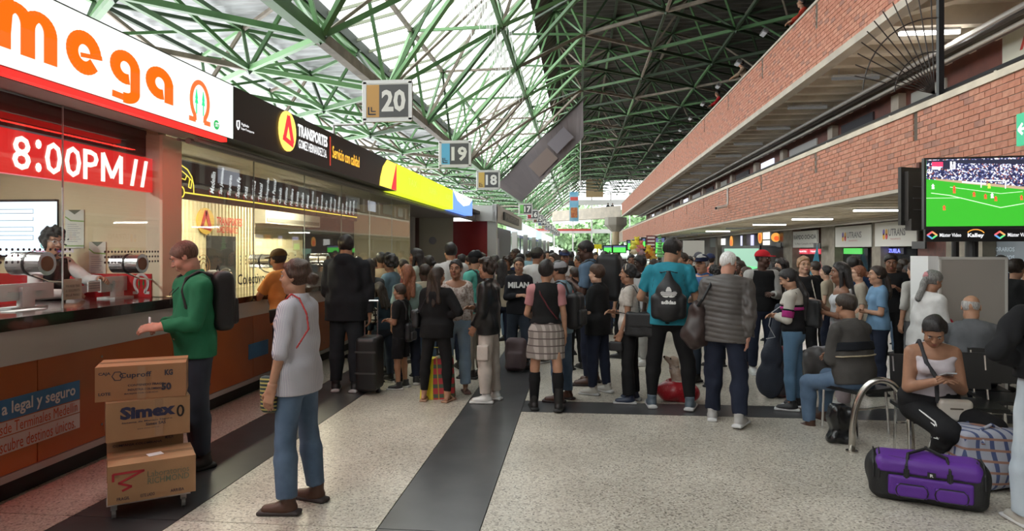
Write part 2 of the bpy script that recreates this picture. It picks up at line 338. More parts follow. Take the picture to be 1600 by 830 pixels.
RD = M('red_panel', (.5, .012, .018), .35)
red = pbox('red_wall_panel', -40, 238, 428, 520, RD, label='red lower wall panel with a white omega emblem', cat='wall panel')
def omega(nm, org, r, w, mat, par, rt=(0, 1, 0), dep=.006):
    m = MB(); m.stroke([(-r * .95, -r * 1.05), (-r * .45, -r * 1.05)] + arc(0, 0, r * .8, 232, -52, 24, r) + [(r * .45, -r * 1.05), (r * .95, -r * 1.05)], w, org, rt, (0, 0, 1), dep); return ob(nm, m, mat, par)
omega('emblem', ony(221, 443, YP - .02), .085, .026, M('emblem_white', (.8, .75, .75), .4), red, (1, 0, 0))
def pine(nm, org, h, mat, par, rt=(0, 1, 0), dep=.006):
    m = MB()
    for k in (-.32, .32):
        for a, b, w in ((.25, .7, .26), (.5, 1.0, .2)): m.prism([(k * h - w * h * .5, a * h), (k * h + w * h * .5, a * h), (k * h, b * h)], org, rt, (0, 0, 1), dep)
        m.prism([(k * h - .025 * h, -.3 * h), (k * h + .025 * h, -.3 * h), (k * h + .025 * h, .3 * h), (k * h - .025 * h, .3 * h)], org, rt, (0, 0, 1), dep)
    return ob(nm, m, mat, par)
pine('pine_trees', ony(221, 448, YP - .02), .07, M('pine_green', (.03, .3, .1), .5), red, (1, 0, 0))
a = ony(84, 445, YP - .02); L_ = ony(140, 445, YP - .02)[0] - a[0]; m = MB(); m.prism([(0, -.35)] + [(L_ * i / 24, .012 * math.sin(i * 1.2)) for i in range(25)] + [(L_, -.06), (.05, -.2)], a, *XX, .003); ob('wave_print', m, M('emblem_white'), red)
def poster(px0, px1, py0, py1, lab, dark):
    a = ony(px0, py1, YP); b = ony(px1, py0, YP); w, h = b[0] - a[0], b[2] - a[2]; t = pbox('wall_poster', px0, px1, py0, py1, M('poster_paper', (.68, .68, .6), .6), None, .008, label=lab, cat='poster'); o_ = a - A_(0, .008, 0)
    m = MB(); m.prism([(.15 * w, h), (.5 * w, .88 * h), (.85 * w, h)][::-1], o_, *XX, .001); ob('top_motif', m, M('poster_dark', dark, .6), t)
    for pts in ([(0, .82 * h), (.3 * w, .72 * h), (w, .7 * h)], [(0, .06 * h), (w, .06 * h)]): m = MB(); m.stroke(pts, .012, o_, *XX, .001); ob('green_band', m, M('poster_green', (.22, .38, .08), .6), t)
    m = MB()
    for i in range(9): m.stroke([(.12 * w, (.62 - i * .055) * h), ((.6 + .3 * ((i * 7) % 5) / 5) * w, (.62 - i * .055) * h)], .004, o_, *XX, .001)
    tag(ob('text_lines', m, UG, t), kind='stuff')
A_ = lambda *v: np.array(v, float)
poster(103, 132, 328, 388, 'tall notice with a green swoosh right of the wall monitor', (.1, .12, .08))
poster(140, 166, 378, 440, 'smaller notice with green swoosh near the pane joint', (.1, .12, .08))
ns = ob('paper_notice', MB().box(XG - .014, XG - .006, Yx(99, XG), Yx(129, XG), rz(114, 468, XG), rz(114, 436, XG)), M('notice_cream', (.62, .62, .5), .7), label='cream paper notice taped to the omega booth glass', cat='notice')
for i, s in enumerate(['POR FAVOR TENER', 'SU DOCUMENTO', 'EN LA MANO']): text('lettering', s, (XG - .005, Yx(103, XG), rz(114, 449 + i * 7, XG)), *YX, Yx(125, XG) - Yx(103, XG), .02, TK, ns)
ns2 = ob('paper_notice', MB().box(XG - .014, XG - .006, Yx(139, XG), Yx(158, XG), rz(148, 456, XG), rz(148, 440, XG)), M('notice_white', (.6, .6, .6), .7), label='small white notice taped to the glass near the pane joint', cat='notice')
m = MB()
for i in range(4): m.stroke([(.01, .03 + i * .02), (.13, .03 + i * .02)], .005, (XG - .006, Yx(139, XG), rz(148, 456, XG)), *YX, .001)
tag(ob('text_lines', m, M('ui_grey'), ns2), kind='stuff')
# two computer monitors seen from behind and desk things
def monitor(px0, px1, py0, py1, X, lab, col=(.55, .55, .55)):
    y0, y1 = Yx(px0, X), Yx(px1, X); pm = (px0 + px1) / 2; z0, z1 = float(onx(pm, X, py1)[2]), float(onx(pm, X, py0)[2]); z0 = max(z0, 1.33)
    t = thing('computer_monitor', (X, (y0 + y1) / 2, 1.265), lab, 'monitor')
    ob('casing', MB().box(X - .03, X, y0, y1, z0, z1), M('monitor_back', col, .4), t); ob('rear_bulge', MB().box(X, X + .03, y0 + .12, y1 - .12, z0 + .07, z1 - .06), M('monitor_back'), t)
    ob('stand', MB().box(X - .02, X + .03, (y0 + y1) / 2 - .06, (y0 + y1) / 2 + .06, 1.28, z0 + .1), M('monitor_back'), t); ob('foot', MB().box(X - .1, X + .08, (y0 + y1) / 2 - .13, (y0 + y1) / 2 + .13, 1.265, 1.28), M('monitor_back'), t)
monitor(-10, 84, 443, 492, -4.25, 'silver monitor seen from behind in front of the clerk')
monitor(158, 205, 432, 484, -4.3, 'tilted grey monitor seen from behind beside the red panel', (.5, .5, .5))
ps = ob('paper_slip', MB().box(-4.15, -3.98 - .05, Yx(10, -4.1), Yx(60, -4.1), 1.266, 1.272), M('paper', (.8, .8, .82), .6), label='white paper slip on the dark worktop near the left edge', cat='paper')
ob('floor_booth_platform', MB().box(-5.64, -4.32, Y0 + .02, Yx(562, -5.6) - .1, .001, .28), M('booth_floor', (.12, .11, .1), .6), kind='structure')
ob('trim_booth_valance', MB().box(-4.2, -4.12, Y0, Y1, lz1 + .03, 2.86), M('valance_brown', (.05, .022, .02), .5), kind='structure')
ob('wall_left_rearward', MB().box(-4.2, -3.9, -28, Y0 - .12, 0, 2.9).box(-5.7, XS, -28, Y0 - .12, 2.9, 3.4), M('rear_booths', (.25, .14, .1), .6), kind='structure')
ob('wall_back', MB().box(-13, 13, -28.3, -28, 0, 12), M('rear_wall', (.3, .28, .25), .7), kind='structure')
# logo and lettering on the slats
XL = -5.59
lg = thing('slat_wall_logo', (XL, Yx(340, XL), PZ(340, 365)), 'raised red and yellow transport logo on the cream slats', 'logo sign')
def tri_logo(yc, zc, ry, rzz, X, par, em=0):
    yl = E('logo_yellow', (1, .62, .12), .9) if em else M('logo_yellow_paint', (.8, .5, .08), .4); rd = E('logo_red', (.85, .03, .04), .8) if em else M('logo_red_paint', (.6, .03, .02), .4)
    m = MB(); m.prism(arc(0, 0, ry, 0, 345, 23, rzz), (X, yc, zc), *YX, .02); ob('logo_disc', m, yl, par)
    m = MB(); k = ry; q = rzz
    m.stroke([(-.5 * k, -.45 * q), (.0 * k, .72 * q)], .3 * k, (X + .02, yc, zc), *YX, .006); m.stroke([(0, .72 * q), (.5 * k, -.5 * q)], .34 * k, (X + .02, yc, zc), *YX, .006); m.stroke([(-.62 * k, -.4 * q), (.55 * k, -.62 * q)], .24 * q, (X + .02, yc, zc), *YX, .006); ob('logo_triangle', m, rd, par)
tri_logo(Yx(320, XL), PZ(320, 346), Yx(333, XL) - Yx(320, XL), .2, XL, lg)
text('lettering', 'TRANSPORTES', (XL, Yx(335, XL), PZ(335, 352)), *YX, Yx(375, XL) - Yx(335, XL), .13, M('logo_red_paint'), lg, bold=.03, dep=.04)
text('lettering', 'GOMEZ HERNANDEZ', (XL, Yx(335, XL), PZ(335, 364)), *YX, Yx(368, XL) - Yx(335, XL), .1, M('logo_red_paint'), lg, bold=.02, dep=.04)
ob('dark_doorway', MB().box(-5.6, -5.57, Yx(322, -5.6), Yx(366, -5.6), 0.1, PZ(345, 369, -5.6)), M('doorway_dark', (.035, .03, .03), .5), label='dark doorway in the cream slat wall', cat='doorway')
ac = thing('air_conditioner', (-5.5, Yx(465, -5.4), PZ(465, 352, -5.4)), 'white wall air conditioner above the second booth counter', 'air conditioner')
a, b = Yx(415, -5.4), Yx(500, -5.4); z0, z1 = PZ(455, 352, -5.4), PZ(455, 352, -5.4) + .3
ob('casing', MB().box(-5.65, -5.4, a, b, z0, z1), M('ac_white', (.62, .6, .52), .4), ac); ob('vent', MB().box(-5.41, -5.39, a + .05, b - .05, z0 + .03, z0 + .1), M('ac_vent', (.25, .24, .2), .5), ac)
# destination board
dbd = thing('destination_board', (XG - .08, Yx(400, XG), 2.25), 'long dark destination board with a yellow bus drawing and place names', 'sign board')
da, db = Yx(270, XG), Yx(563, XG); dz0, dz1 = CH + .131 * 3.97, CH + .23 * 3.97
ob('board', MB().box(XG - .1, XG - .06, da, db, dz0, dz1), M('board_maroon', (.05, .022, .018), .3), dbd)
YLW = E('bus_yellow', (1, .72, .08), .9)
org = (XG - .058, da, dz0)
m = MB(); w_ = .9
m.stroke([(0, .07), (.16, .068)], .012, org, *YX, .004); m.stroke([(.3, .068), (db - da - .02, .07)], .014, org, *YX, .004); m.stroke(arc(.23, .07, .055, 0, 360, 18), .012, org, *YX, .004)
m.stroke([(0, .36), (.2, .352), (.34, .31), (.42, .24), (.45, .16), (.455, .07)], .011, org, *YX, .004); m.stroke([(0, .31), (.2, .3), (.33, .25), (.42, .2)], .009, org, *YX, .004); m.stroke([(0, .22), (.22, .21), (.3, .2), (.33, .25)], .009, org, *YX, .004)
m.stroke([(.1, .215), (.1, .305)], .008, org, *YX, .004); m.stroke([(.2, .21), (.2, .3)], .008, org, *YX, .004); m.stroke([(.36, .13), (.4, .12), (.42, .2), (.38, .22), (.36, .13)], .01, org, *YX, .004)
ob('bus_outline', m, YLW, dbd)
names = 'Medellín|San Jerónimo|Sopetrán|Santa Fe|Anzá|Buriticá|Tabacal|Cañasgordas|San Pascual|Caicedo|Frontino|Nutibara|Uramita|Dabeiba|Mutatá|Chigorodó|Carepa|Apartadó|Turbo|Currulao|Necoclí|Arboletes|Urrao|Betulia|Altamira|Concordia'.split('|')
WT = E('board_white', (.9, .9, .9), .6); px_ = [335 + (560 - 335) * (1 - (1 - i / 25.) ** 1.0) for i in range(26)]
y = da + .75; stp = (db - .1 - y) / 26
for i, s in enumerate(names):
    yy = y + stp * i; L = .05 + .024 * min(len(s), 11)
    a = math.radians(80); rt = (0, math.cos(a), math.sin(a)); up = (0, -math.sin(a), math.cos(a))
    text('place_name', s, (XG - .058, yy + .09, dz0 + .1), rt, up, L, .085, WT, dbd, bold=.012)
    m = MB(); m.prism(arc(0, 0, .022, -20, 200, 8, .03) + [(0, -.055)], (XG - .058, yy + .02, dz0 + .125), *YX, .003); ob('pin_marker', m, M('pin_red', (.6, .04, .05), .5), dbd)
# lights in the booths (tubes)
def tube_lamp(a, b, lab, power, r=.025, col=(1, .98, .93), es=6.0, grp=None, base=.06):
    a = np.array(a, float); b = np.array(b, float); t = thing('tube_lamp', (a + b) / 2, lab, 'lamp', grp)
    ob('housing', MB().bar(a + (0, 0, base / 2 + r), b + (0, 0, base / 2 + r), .12, base), M('lamp_housing', (.6, .6, .6), .4), t)
    for f_ in ((.15, .85) if grp else ()): q_ = a + (b - a) * f_; ob('hanger', MB().bar(q_ + (0, 0, base + r - .01), q_ + (0, 0, base + r + (.40 if q_[2] > 4 else .16)), .02), M('lamp_housing'), t)
    ob('tube', MB().bar(a, b, r * 2, r * 2), E('tube_lit%.1f%.2f' % (es, col[2]), col, es), t)
    if power:
        L = bpy.data.lights.new('lamp_light', 'AREA'); L.shape = 'RECTANGLE'; L.size = float(np.linalg.norm(b - a)); L.size_y = .1; L.energy = power; L.color = col
        o = bpy.data.objects.new('lamp_light', L); COL.objects.link(o); o.location = (a + b) / 2 - (0, 0, r + .01); o.parent = None
        o.rotation_euler = (0, 0, math.atan2(b[1] - a[1], b[0] - a[0]))
    return t
tube_lamp((-5.0, 3.0, 2.75), (-5.0, 4.6, 2.75), 'ceiling tube lamp inside the omega booth', 30, es=5)
tube_lamp((-4.9, Y1 + 1.2, 2.75), (-4.9, Y1 + 2.8, 2.75), 'near ceiling tube lamp inside the slatted booth', 62, col=(1, .9, .66), es=4)
tube_lamp((-4.9, Y1 + 4.6, 2.75), (-4.9, Y1 + 6.2, 2.75), 'far ceiling tube lamp inside the slatted booth', 62, col=(1, .9, .66), es=4)

# ---- signs over the booths
z0s, z1s = 2.82, 3.345
ysA = Yx(365, XS); om = thing('omega_lightbox', (XS, (Y0 + ysA) / 2, z0s), 'white lightbox sign with orange lettering and an omega emblem', 'sign')
ob('casing', MB().box(XS - .25, XS - .01, Y0, ysA, z0s + .001, z1s + .015), M('sign_case', (.08, .08, .08), .5), om)
ob('light_face', MB().box(XS - .01, XS, Y0, ysA - .01, z0s, z1s), E('lightbox_white', (.86, .95, .84), .75), om)
ORG = E('letter_orange', (1, .15, .008), .6)
def glyph(s, px0, px1, zb, zt, asc=0):
    a, b = Yx(px0, XS), Yx(px1, XS); W0, H0 = b - a, zt - zb; org = (XS, a, zb); m = MB(); w = h = 1.0; YX = ((0, W0, 0), (0, 0, H0)); dp_ = .006 / (W0 * H0)
    T = .30
    def ST(p, t): m.stroke(p, t, org, *YX, dp_)
    if s == 'm':
        t = .22
        m.prism([(0, 0), (t, 0), (t, .62 * h), (.0, .62 * h)], org, *YX, dp_)
        for cx in (.0, .375 * w + t * .0):
            ST(arc(cx + t / 2 + .1875 * w, .55 * h, .1875 * w, 180, 0, 14, .31 * h), t)
        ST([(t * .5 + .375 * w, 0), (t * .5 + .375 * w, .56 * h)], t); ST([(t * .5 + .75 * w, 0), (t * .5 + .75 * w, .56 * h)], t); m.prism([(0, .3 * h), (t, .3 * h), (t * 1.2, .98 * h), (.5 * t, h), (0, .8 * h)], org, *YX, dp_)
    elif s == 'e':
        ST(arc(.5 * w, .5 * h, .32 * w, 8, 318, 26, .34 * h), T); ST([(.42 * w, .43 * h), (.98 * w, .52 * h)], .1 * h)
    elif s == 'a':
        ST(arc(.5 * w, .5 * h, .32 * w, 0, 285, 22, .33 * h), T); ST([(.82 * w, 0), (.82 * w, .55 * h)], T)
    elif s == 'g':
        ST(arc(.5 * w, .5 * h, .32 * w, 0, 285, 22, .33 * h), T); ST([(.82 * w, -.18 * h), (.82 * w, .55 * h)], T); ST(arc(.5 * w, -.16 * h, .32 * w, 0, -95, 10, .22 * h), T); ST([(.5 * w, -.38 * h), (.12 * w, -.36 * h)], T * .6)
    return ob('letter', m, ORG, om)
glyph('m', -8, 91, 2.925, 3.235); glyph('e', 101, 159, 2.93, 3.235); glyph('g', 170, 219, 2.965, 3.225); glyph('a', 226, 271, 2.945, 3.215)
# lead-in letter outside the frame
glyph('a', -120, -20, 2.925, 3.235)
yo = Yx(312, XS); omega('omega_emblem', (XS, yo, 3.06), .17, .042, E('emblem_orange', (.8, .12, .03), .9), om)
pine('pine_trees', (XS, yo, 2.99), .17, E('pine_lit', (.02, .55, .2), .9), om)
m = MB(); m.prism(arc(0, 0, .045, 0, 345, 15), (XS, Yx(338, XS), 2.9), *YX, .004); ob('round_mark', m, E('mark_green', (.02, .35, .08), .8), om); text('lettering', 'ST', (XS + .005, Yx(338, XS) - .03, 2.88), *YX, .06, .04, E('mark_white', (1, 1, 1), .8), om, bold=.02)
rs = ob('red_led_strip', MB().box(XS - .05, XS + .012, Y0, ysA - .15, z0s - .055, z0s - .016), E('led_red', (1, .015, .012), 1.3), label='glowing red LED strip under the white lightbox sign', cat='led strip')
RL = bpy.data.lights.new('red_glow', 'AREA'); RL.shape = 'RECTANGLE'; RL.size = .06; RL.size_y = 4.5; RL.energy = 8; RL.color = (1, .03, .02)
ro = bpy.data.objects.new('red_glow', RL); COL.objects.link(ro); ro.location = (XS - .02, (Y0 + ysA) / 2 + .4, z0s - .08)
# black sign
ysB = Yx(619, XS); bs = thing('black_sign', (XS, (ysA + ysB) / 2, z0s), 'long black fascia sign with white and yellow transport lettering', 'sign')
ob('sign_face', MB().box(XS - .25, XS, ysA + .01, ysB - .01, z0s, z1s), M('sign_black', (.012, .011, .012), .35), bs)
tri_logo(Yx(448, XS), 3.11, Yx(460.5, XS) - Yx(448, XS), .235, XS, bs, em=1)
SW = E('sign_white', (1, 1, 1), .85)
text('lettering', 'TRANSPORTES', (XS, Yx(465, XS), 3.11), *YX, Yx(511, XS) - Yx(465, XS), .15, SW, bs, bold=.03, dep=.006)
text('lettering', 'GOMEZ HERNANDEZ S.A.', (XS, Yx(466, XS), 2.965), *YX, Yx(510, XS) - Yx(466, XS), .11, SW, bs, bold=.005, dep=.006)
ob('divider', MB().box(XS, XS + .005, Yx(515, XS), Yx(516.5, XS), 2.88, 3.28), E('divider_red', (.5, .05, .03), .5), bs)
text('lettering', 'Servicio con calidad', (XS, Yx(519, XS), 3.0), *YX, Yx(561, XS) - Yx(519, XS), .17, E('sign_amber', (1, .5, .05), .85), bs, bold=.012, dep=.006)
m = MB(); q = .02; m.stroke([(0, .08), (.05, .09), (.05, .03), (.025, 0), (0, .03), (0, .08)], .012, (XS, Yx(370, XS), 2.93), *YX, .004); ob('shield_mark', m, SW, bs)
text('lettering', 'Vigilado', (XS, Yx(376, XS), 2.975), *YX, .16, .035, SW, bs, dep=.006); text('lettering', 'SuperTransporte', (XS, Yx(376, XS), 2.935), *YX, .27, .03, SW, bs, dep=.006)
# emblem end panel
a, b = Yx(593, XS), ysB - .02; em_ = MB(); em_.prism([(.25, .0), (b - a, 0), (b - a, .5), (.45, .5), (.2, .35), (.05, .15), (0, 0)], (XS, a, 2.83), *YX, .006); ob('yellow_segment', em_, E('logo_yellow2', (1, .75, .08), 1.0), bs)
em_ = MB(); em_.prism([(.7, .0), (b - a, 0), (b - a, .5), (1.05, .5)], (XS + .006, a, 2.83), *YX, .006); ob('red_segment', em_, E('logo_red'), bs)
# yellow and blue lightboxes
ysC = Yx(708, XS); ysD = Yx(738, XS)
yb_ = thing('yellow_lightbox', (XS, (ysB + ysC) / 2, z0s), 'lime yellow lightbox sign beyond the black fascia sign', 'sign')
for i in range(3):
    a = ysB + (ysC - ysB) * i / 3; b = ysB + (ysC - ysB) * (i + 1) / 3
    ob('light_face', MB().box(XS - .25, XS, a + .01, b - .01, z0s, z1s), E('lime%d' % (i % 2), (.66, .82, .03), .7 - .12 * (i == 2)), yb_)
    text('lettering', ['TAX', 'SUPER', 'NORTE'][i], (XS, a + .9, 3.03), *YX, .7, .14, M('lime_text', (.35, .4, .1), .5, e=(.5, .6, .1), es=.6), yb_, dep=.005)
bb_ = thing('blue_lightbox', (XS, (ysC + ysD) / 2, z0s), 'blue and white lightbox sign at the far end of the booth canopy', 'sign')
ob('light_face', MB().box(XS - .25, XS, ysC, ysD, z0s, z1s), E('box_blue', (.12, .25, .85), 1.0), bb_)
m = MB(); L = ysD - ysC; m.prism([(0, .53), (L, .53), (.8 * L, .3), (.5 * L, .2), (.2 * L, .3)], (XS, ysC, z0s), *YX, .006); ob('white_swoosh', m, E('box_white', (.9, .95, 1), 1.0), bb_)
text('lettering', 'VIAJES', (XS + .006, ysC + L * .35, 3.17), *YX, L * .35, .12, E('box_blue'), bb_, bold=.02, dep=.004)
# transverse grey/cream/red wall at the end and kiosk
YK = 24.0; XK = -2.9
def Xy(px, Y=YK): r = ray(px, 390); return float(r[0] * Y / r[1])
ob('wall_cross_cream', MB().box(Xy(655), Xy(708), YK, YK + .1, 0, 3.0), M('cream_metal', (.52, .52, .42), .5), kind='structure')
ob('wall_cross_red', MB().box(Xy(708), Xy(763), YK, YK + .1, 0, 2.75), M('red_wall', (.3, .008, .012), .35), kind='structure')
ob('wall_cross_brown', MB().box(-7.2, Xy(655), YK, YK + .1, 0, 3.0), M('brown_wall', (.2, .13, .12), .6), kind='structure')
ob('kiosk_pillar', MB().box(Xy(762), Xy(776), YK - .1, YK + .3, 0, 2.75), M('alu_panel', (.5, .5, .47), .4), label='pale metal corner pillar right of the red wall', cat='pillar')
ob('kiosk_pillar', MB().box(Xy(640), Xy(655), YK - 1, YK - .6, 0, 2.9), M('alu_panel'), label='grey metal pillar left of the cream door panels', cat='pillar')
m = MB(); m.prism(arc(0, 0, .14, 0, 345, 15), (Xy(676), YK - .01, 2.05), *XX, .01); ob('round_sticker', m, M('sticker_grey', (.3, .32, .36), .5), label='round grey sticker on the cream panels', cat='sticker')
kf = thing('kiosk_fascia', (XK, 29, 2.73), 'grey metal kiosk fascia with raised dark lettering past the red wall', 'sign')
ob('front_face', MB().box(Xy(738), XK, YK - .15, YK + .1, 2.75, 3.32), M('alu_panel2', (.62, .62, .6), .35), kf)
ob('side_face', MB().box(XK - .15, XK, YK - .15, 35, 2.73, 3.36), M('alu_panel2'), kf)
ob('name_plate', MB().box(XK, XK + .06, 26, 32.5, 2.88, 3.2), M('plate_black', (.03, .03, .03), .4), kf)
text('lettering', 'FLOTA', (XK + .06, 26.4, 2.95), *YX, 5.6, .18, M('plate_letters', (.2, .2, .2), .4), kf, bold=.02, dep=.02)
ob('kiosk_hall', MB().box(-5.5, XK - .6, YK + .4, 35, 0, 2.7), M('kiosk_dark', (.05, .05, .07), .5), label='dark kiosk body under the grey fascia', cat='kiosk')
pk = ob('notice_panel', MB().box(XK - .9, XK - .1, YK + 1.5, YK + 1.56, 1.2, 2.15), M('panel_white', (.55, .55, .58), .5), label='white notice board with two round pictograms beside the kiosk pillar', cat='notice')
for k in (.25, .55):
    m = MB(); m.stroke(arc(XK - .9 + k, 1.7, .09, 0, 360, 14), .02, (0, YK + 1.49, 0), *XX, .004); ob('pictogram', m, TK, pk)
# booths further down the hall
cols = [((.5, .5, .52), (.65, .75, .78)), ((.03, .05, .2), (.9, .95, .85)), ((.4, .4, .4), (.5, .7, .75)), ((.02, .04, .22), (.85, .9, .9)), ((.3, .3, .28), (.8, .85, .7)), ((.4, .38, .35), (.75, .8, .9))]
desc = ['grey body and pale blue sign', 'navy body and bright white sign', 'mid grey body and teal sign', 'deep blue body and ice white sign', 'olive grey body and cream sign', 'beige body and lilac sign, furthest down the hall']
y = 37.5
for i, (bc, fc) in enumerate(cols):
    L = [8, 9, 9, 9, 9, 9][i]; t = thing('ticket_kiosk', (-4.0, y + L / 2, 0), 'far ticket kiosk with ' + desc[i], 'kiosk')
    ob('kiosk_body', MB().box(-5.6, -3.95, y, y + L, 0, 2.7), M('kb%d' % i, bc, .5), t); ob('lightbox', MB().box(-4.0, -3.35, y, y + L, 2.72, 3.35), E('kl%d' % i, fc, .75), t)
    ob('counter', MB().box(-3.95, -3.7, y + .1, y + L - .2, 0, 1.15), M('kc', (.3, .12, .05), .5), t); ob('post', MB().box(-3.7, -3.4, y + .05, y + .3, 0, 2.72), M('alu_panel'), t)
    ob('window', MB().box(-3.95, -3.9, y + .5, y + L - .4, 1.2, 2.5), M('kw%d' % i, (.1, .12, .16), .1), t); y += L

# ---- platform number signs
def num_sign(n, Y, pc, lab):
    xl, xr, zc = -2.94, -2.31, 3.79
    t = thing('number_sign', (-2.62, Y, 3.5), lab, 'number sign', None)
    g = M('sign_frame', (.5, .49, .47), .4, .5)
    ob('bracket', MB().tube([(XS, Y, z1s), (XS, Y, 3.47), (xl - .03, Y, 3.47), (xl - .03, Y, 4.06)], .022, 6), g, t)
    m = MB(); m.bar((xl - .03, Y, 4.05), (xr + .03, Y, 4.05), .05).bar((xl - .03, Y, 3.52), (xr + .03, Y, 3.52), .05).bar((xr + .01, Y, 3.52), (xr + .01, Y, 4.05), .05).bar((xl - .01, Y, 3.52), (xl - .01, Y, 4.05), .05); ob('frame', m, g, t)
    ob('panel', MB().box(xl, xr, Y - .02, Y + .02, 3.54, 4.03), M('sign_panel', (.55, .54, .5), .5), t)
    ob('dark_field', MB().box(xl + .2, xr - .02, Y - .025, Y - .02, 3.56, 4.01), M('sign_dark', (.07, .07, .07), .5), t)
    ob('colour_field', MB().box(xl + .02, xl + .2, Y - .025, Y - .02, 3.56, 4.01), M('sf%s' % n, pc, .5), t)
    text('lettering', str(n), (xl + .235, Y - .025, 3.63), *XX, .34, .31, M('sign_num', (.7, .69, .64), .5), t, bold=.035)
    m = MB(); m.stroke([(.0, .1), (0, 0), (.1, 0)], .02, (xl + .05, Y - .025, 3.6), *XX, .003); m.stroke([(.04, .1), (.04, .04), (.1, .04)], .015, (xl + .05, Y - .025, 3.6), *XX, .003); ob('arrow_mark', m, TK, t)
ys_ = 8.9; cl = {20: (.5, .27, .07), 19: (.1, .38, .6), 18: (.55, .36, .08), 17: (.15, .45, .1), 16: (.45, .03, .04), 15: (.2, .08, .05), 14: (.08, .15, .3), 13: (.5, .4, .1), 12: (.3, .1, .3), 11: (.55, .1, .05), 10: (.1, .3, .2), 9: (.4, .2, .1), 8: (.1, .2, .5), 7: (.4, .4, .1)}
cn = {20: 'amber', 19: 'sky blue', 18: 'gold', 17: 'green', 16: 'red', 15: 'brown', 14: 'slate blue', 13: 'mustard', 12: 'purple', 11: 'orange red', 10: 'dark green', 9: 'tan', 8: 'blue', 7: 'olive'}
for n in range(20, 6, -1):
    Y = {20: 9.05, 19: 14.2, 18: 19.6}.get(n, 34.0 + (17 - n) * 5.4); num_sign(n, Y, cl[n], 'hanging platform sign reading %d with a %s field' % (n, cn[n]))

# ================================================================ ROOF SPACE FRAME
BAY = 4.35; NB = 23; YR = 1.2
rows_b = [(-9.6, 5.9, .5), (-7.3, 5.77, 0), (-4.8, 5.7, .5), (-2.12, 8.0, 0), (.25, 9.8, .5), (3.0, 9.8, 0), (5.8, 9.8, .5), (8.6, 9.8, 0), (11.4, 9.8, .5)]
rows_t = [(-11, 7.4, 0), (-8.6, 7.4, .5), (-6.3, 7.4, 0), (-4.7, 7.95, .0), (-2.6, 9.9, .5), (-.9, 11.5, 0), (1.6, 11.8, .5), (4.4, 11.8, 0), (7.2, 11.8, .5), (10.0, 11.8, 0), (12.8, 11.8, .5)]
def nd(row, k): return np.array([row[0], YR + (k + row[2]) * BAY, row[1]])
segs = []
def link(r1, r2, w, diag=True):
    for k in range(-1, NB):
        a = nd(r1, k)
        if r1[2] == r2[2]: segs.append((a, nd(r2, k), w)); segs.append((a, nd(r2, k + 1), w * .8)) if diag else None
        elif r1[2] < r2[2]: segs.append((a, nd(r2, k), w)); segs.append((a, nd(r2, k - 1), w))
        else: segs.append((a, nd(r2, k), w)); segs.append((a, nd(r2, k + 1), w))
def chord(r, w):
    for k in range(-1, NB): segs.append((nd(r, k), nd(r, k + 1), w))
for i, r in enumerate(rows_b): chord(r, .2 if i in (2,) else (.1 if i in (3, 4) else .085))
for r in rows_t: chord(r, .1)
for i in range(len(rows_b) - 1): link(rows_b[i], rows_b[i + 1], .1)
for i in range(len(rows_t) - 1):
    if i not in (2, 3, 4): link(rows_t[i], rows_t[i + 1], .08)
for i, r in enumerate(rows_b):                       # webs: each lower node to the nearest upper nodes
    up = sorted(rows_t, key=lambda t: (t[0] - r[0]) ** 2 + (t[1] - r[1] - 1.8) ** 2)[:3]
    for t in up[:3 if i in (2, 3, 4) else 2]: link(r, t, .075, True)
for X_ in (-2.12, .25): pass
GN = [M('truss_green', (.085, .19, .07), .45, c2=(.055, .125, .05), sc=2, fac=(.45, .7)), M('truss_brown', (.24, .20, .155), .6, c2=(.16, .13, .10), sc=3), M('truss_shade', (.022, .045, .018), .55), M('truss_light', (.17, .34, .15), .45)]
segs = [s for s in segs if (s[0][1] + s[1][1]) / 2 < 99 and (s[0][1] + s[1][1]) / 2 > -2]
cp = np.array([0, 0, CH])
def sz(s):
    m = (s[0] + s[1]) / 2 - cp; d = np.dot(m, FW)
    if d < 1.2: return 0
    x = 800 + F * np.dot(m, RT) / d; yv = HY - F * m[2] / d
    if not (-250 < x < 1250 and -350 < yv < 400): return 0
    return s[2] * np.linalg.norm(s[1] - s[0]) / d ** 2
segs.sort(key=lambda s: -sz(s))
rf = thing('roof_space_frame', (0, 45, 5.6), 'green and brown steel space frame carrying the hall roof', 'roof truss')
far = [MB() for _ in GN]
def gi(s): return rnd.choices([0, 1, 2, 3], [2.2, 1.6, 6, .4] if (s[0][0] + s[1][0]) / 2 > .6 else [5, 2.4, 1.2, 3])[0]  # right-hand struts drawn mostly dark: the shade under that roof is put into their colour
for i, s in enumerate(segs):
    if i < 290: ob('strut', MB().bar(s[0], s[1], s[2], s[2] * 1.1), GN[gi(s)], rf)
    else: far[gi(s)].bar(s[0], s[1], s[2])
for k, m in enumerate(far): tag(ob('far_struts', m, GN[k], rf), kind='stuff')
nodes = {}
for s in segs:
    for p in s[:2]: nodes[tuple(np.round(p, 2))] = p
nl = sorted(nodes.values(), key=lambda p: np.linalg.norm(p - cp)); JM = M('joint_steel', (.06, .09, .06), .4, .4); jf = MB(); j0 = None
def octa(m, p, r):
    p = np.array(p); m.add([p + (r, 0, 0), p + (0, r, 0), p - (r, 0, 0), p - (0, r, 0), p + (0, 0, r), p - (0, 0, r)], [(0, 1, 4), (1, 2, 4), (2, 3, 4), (3, 0, 4), (1, 0, 5), (2, 1, 5), (3, 2, 5), (0, 3, 5)])
for i, p in enumerate(nl):
    if i < 60:
        if j0 is None:
            m = MB(); octa(m, p, .15); j0 = ob('node_joint', m, JM, rf)
        else: dup(j0, p, rf)
    else: octa(jf, p, .14)
tag(ob('far_joints', jf, JM, rf), kind='stuff')
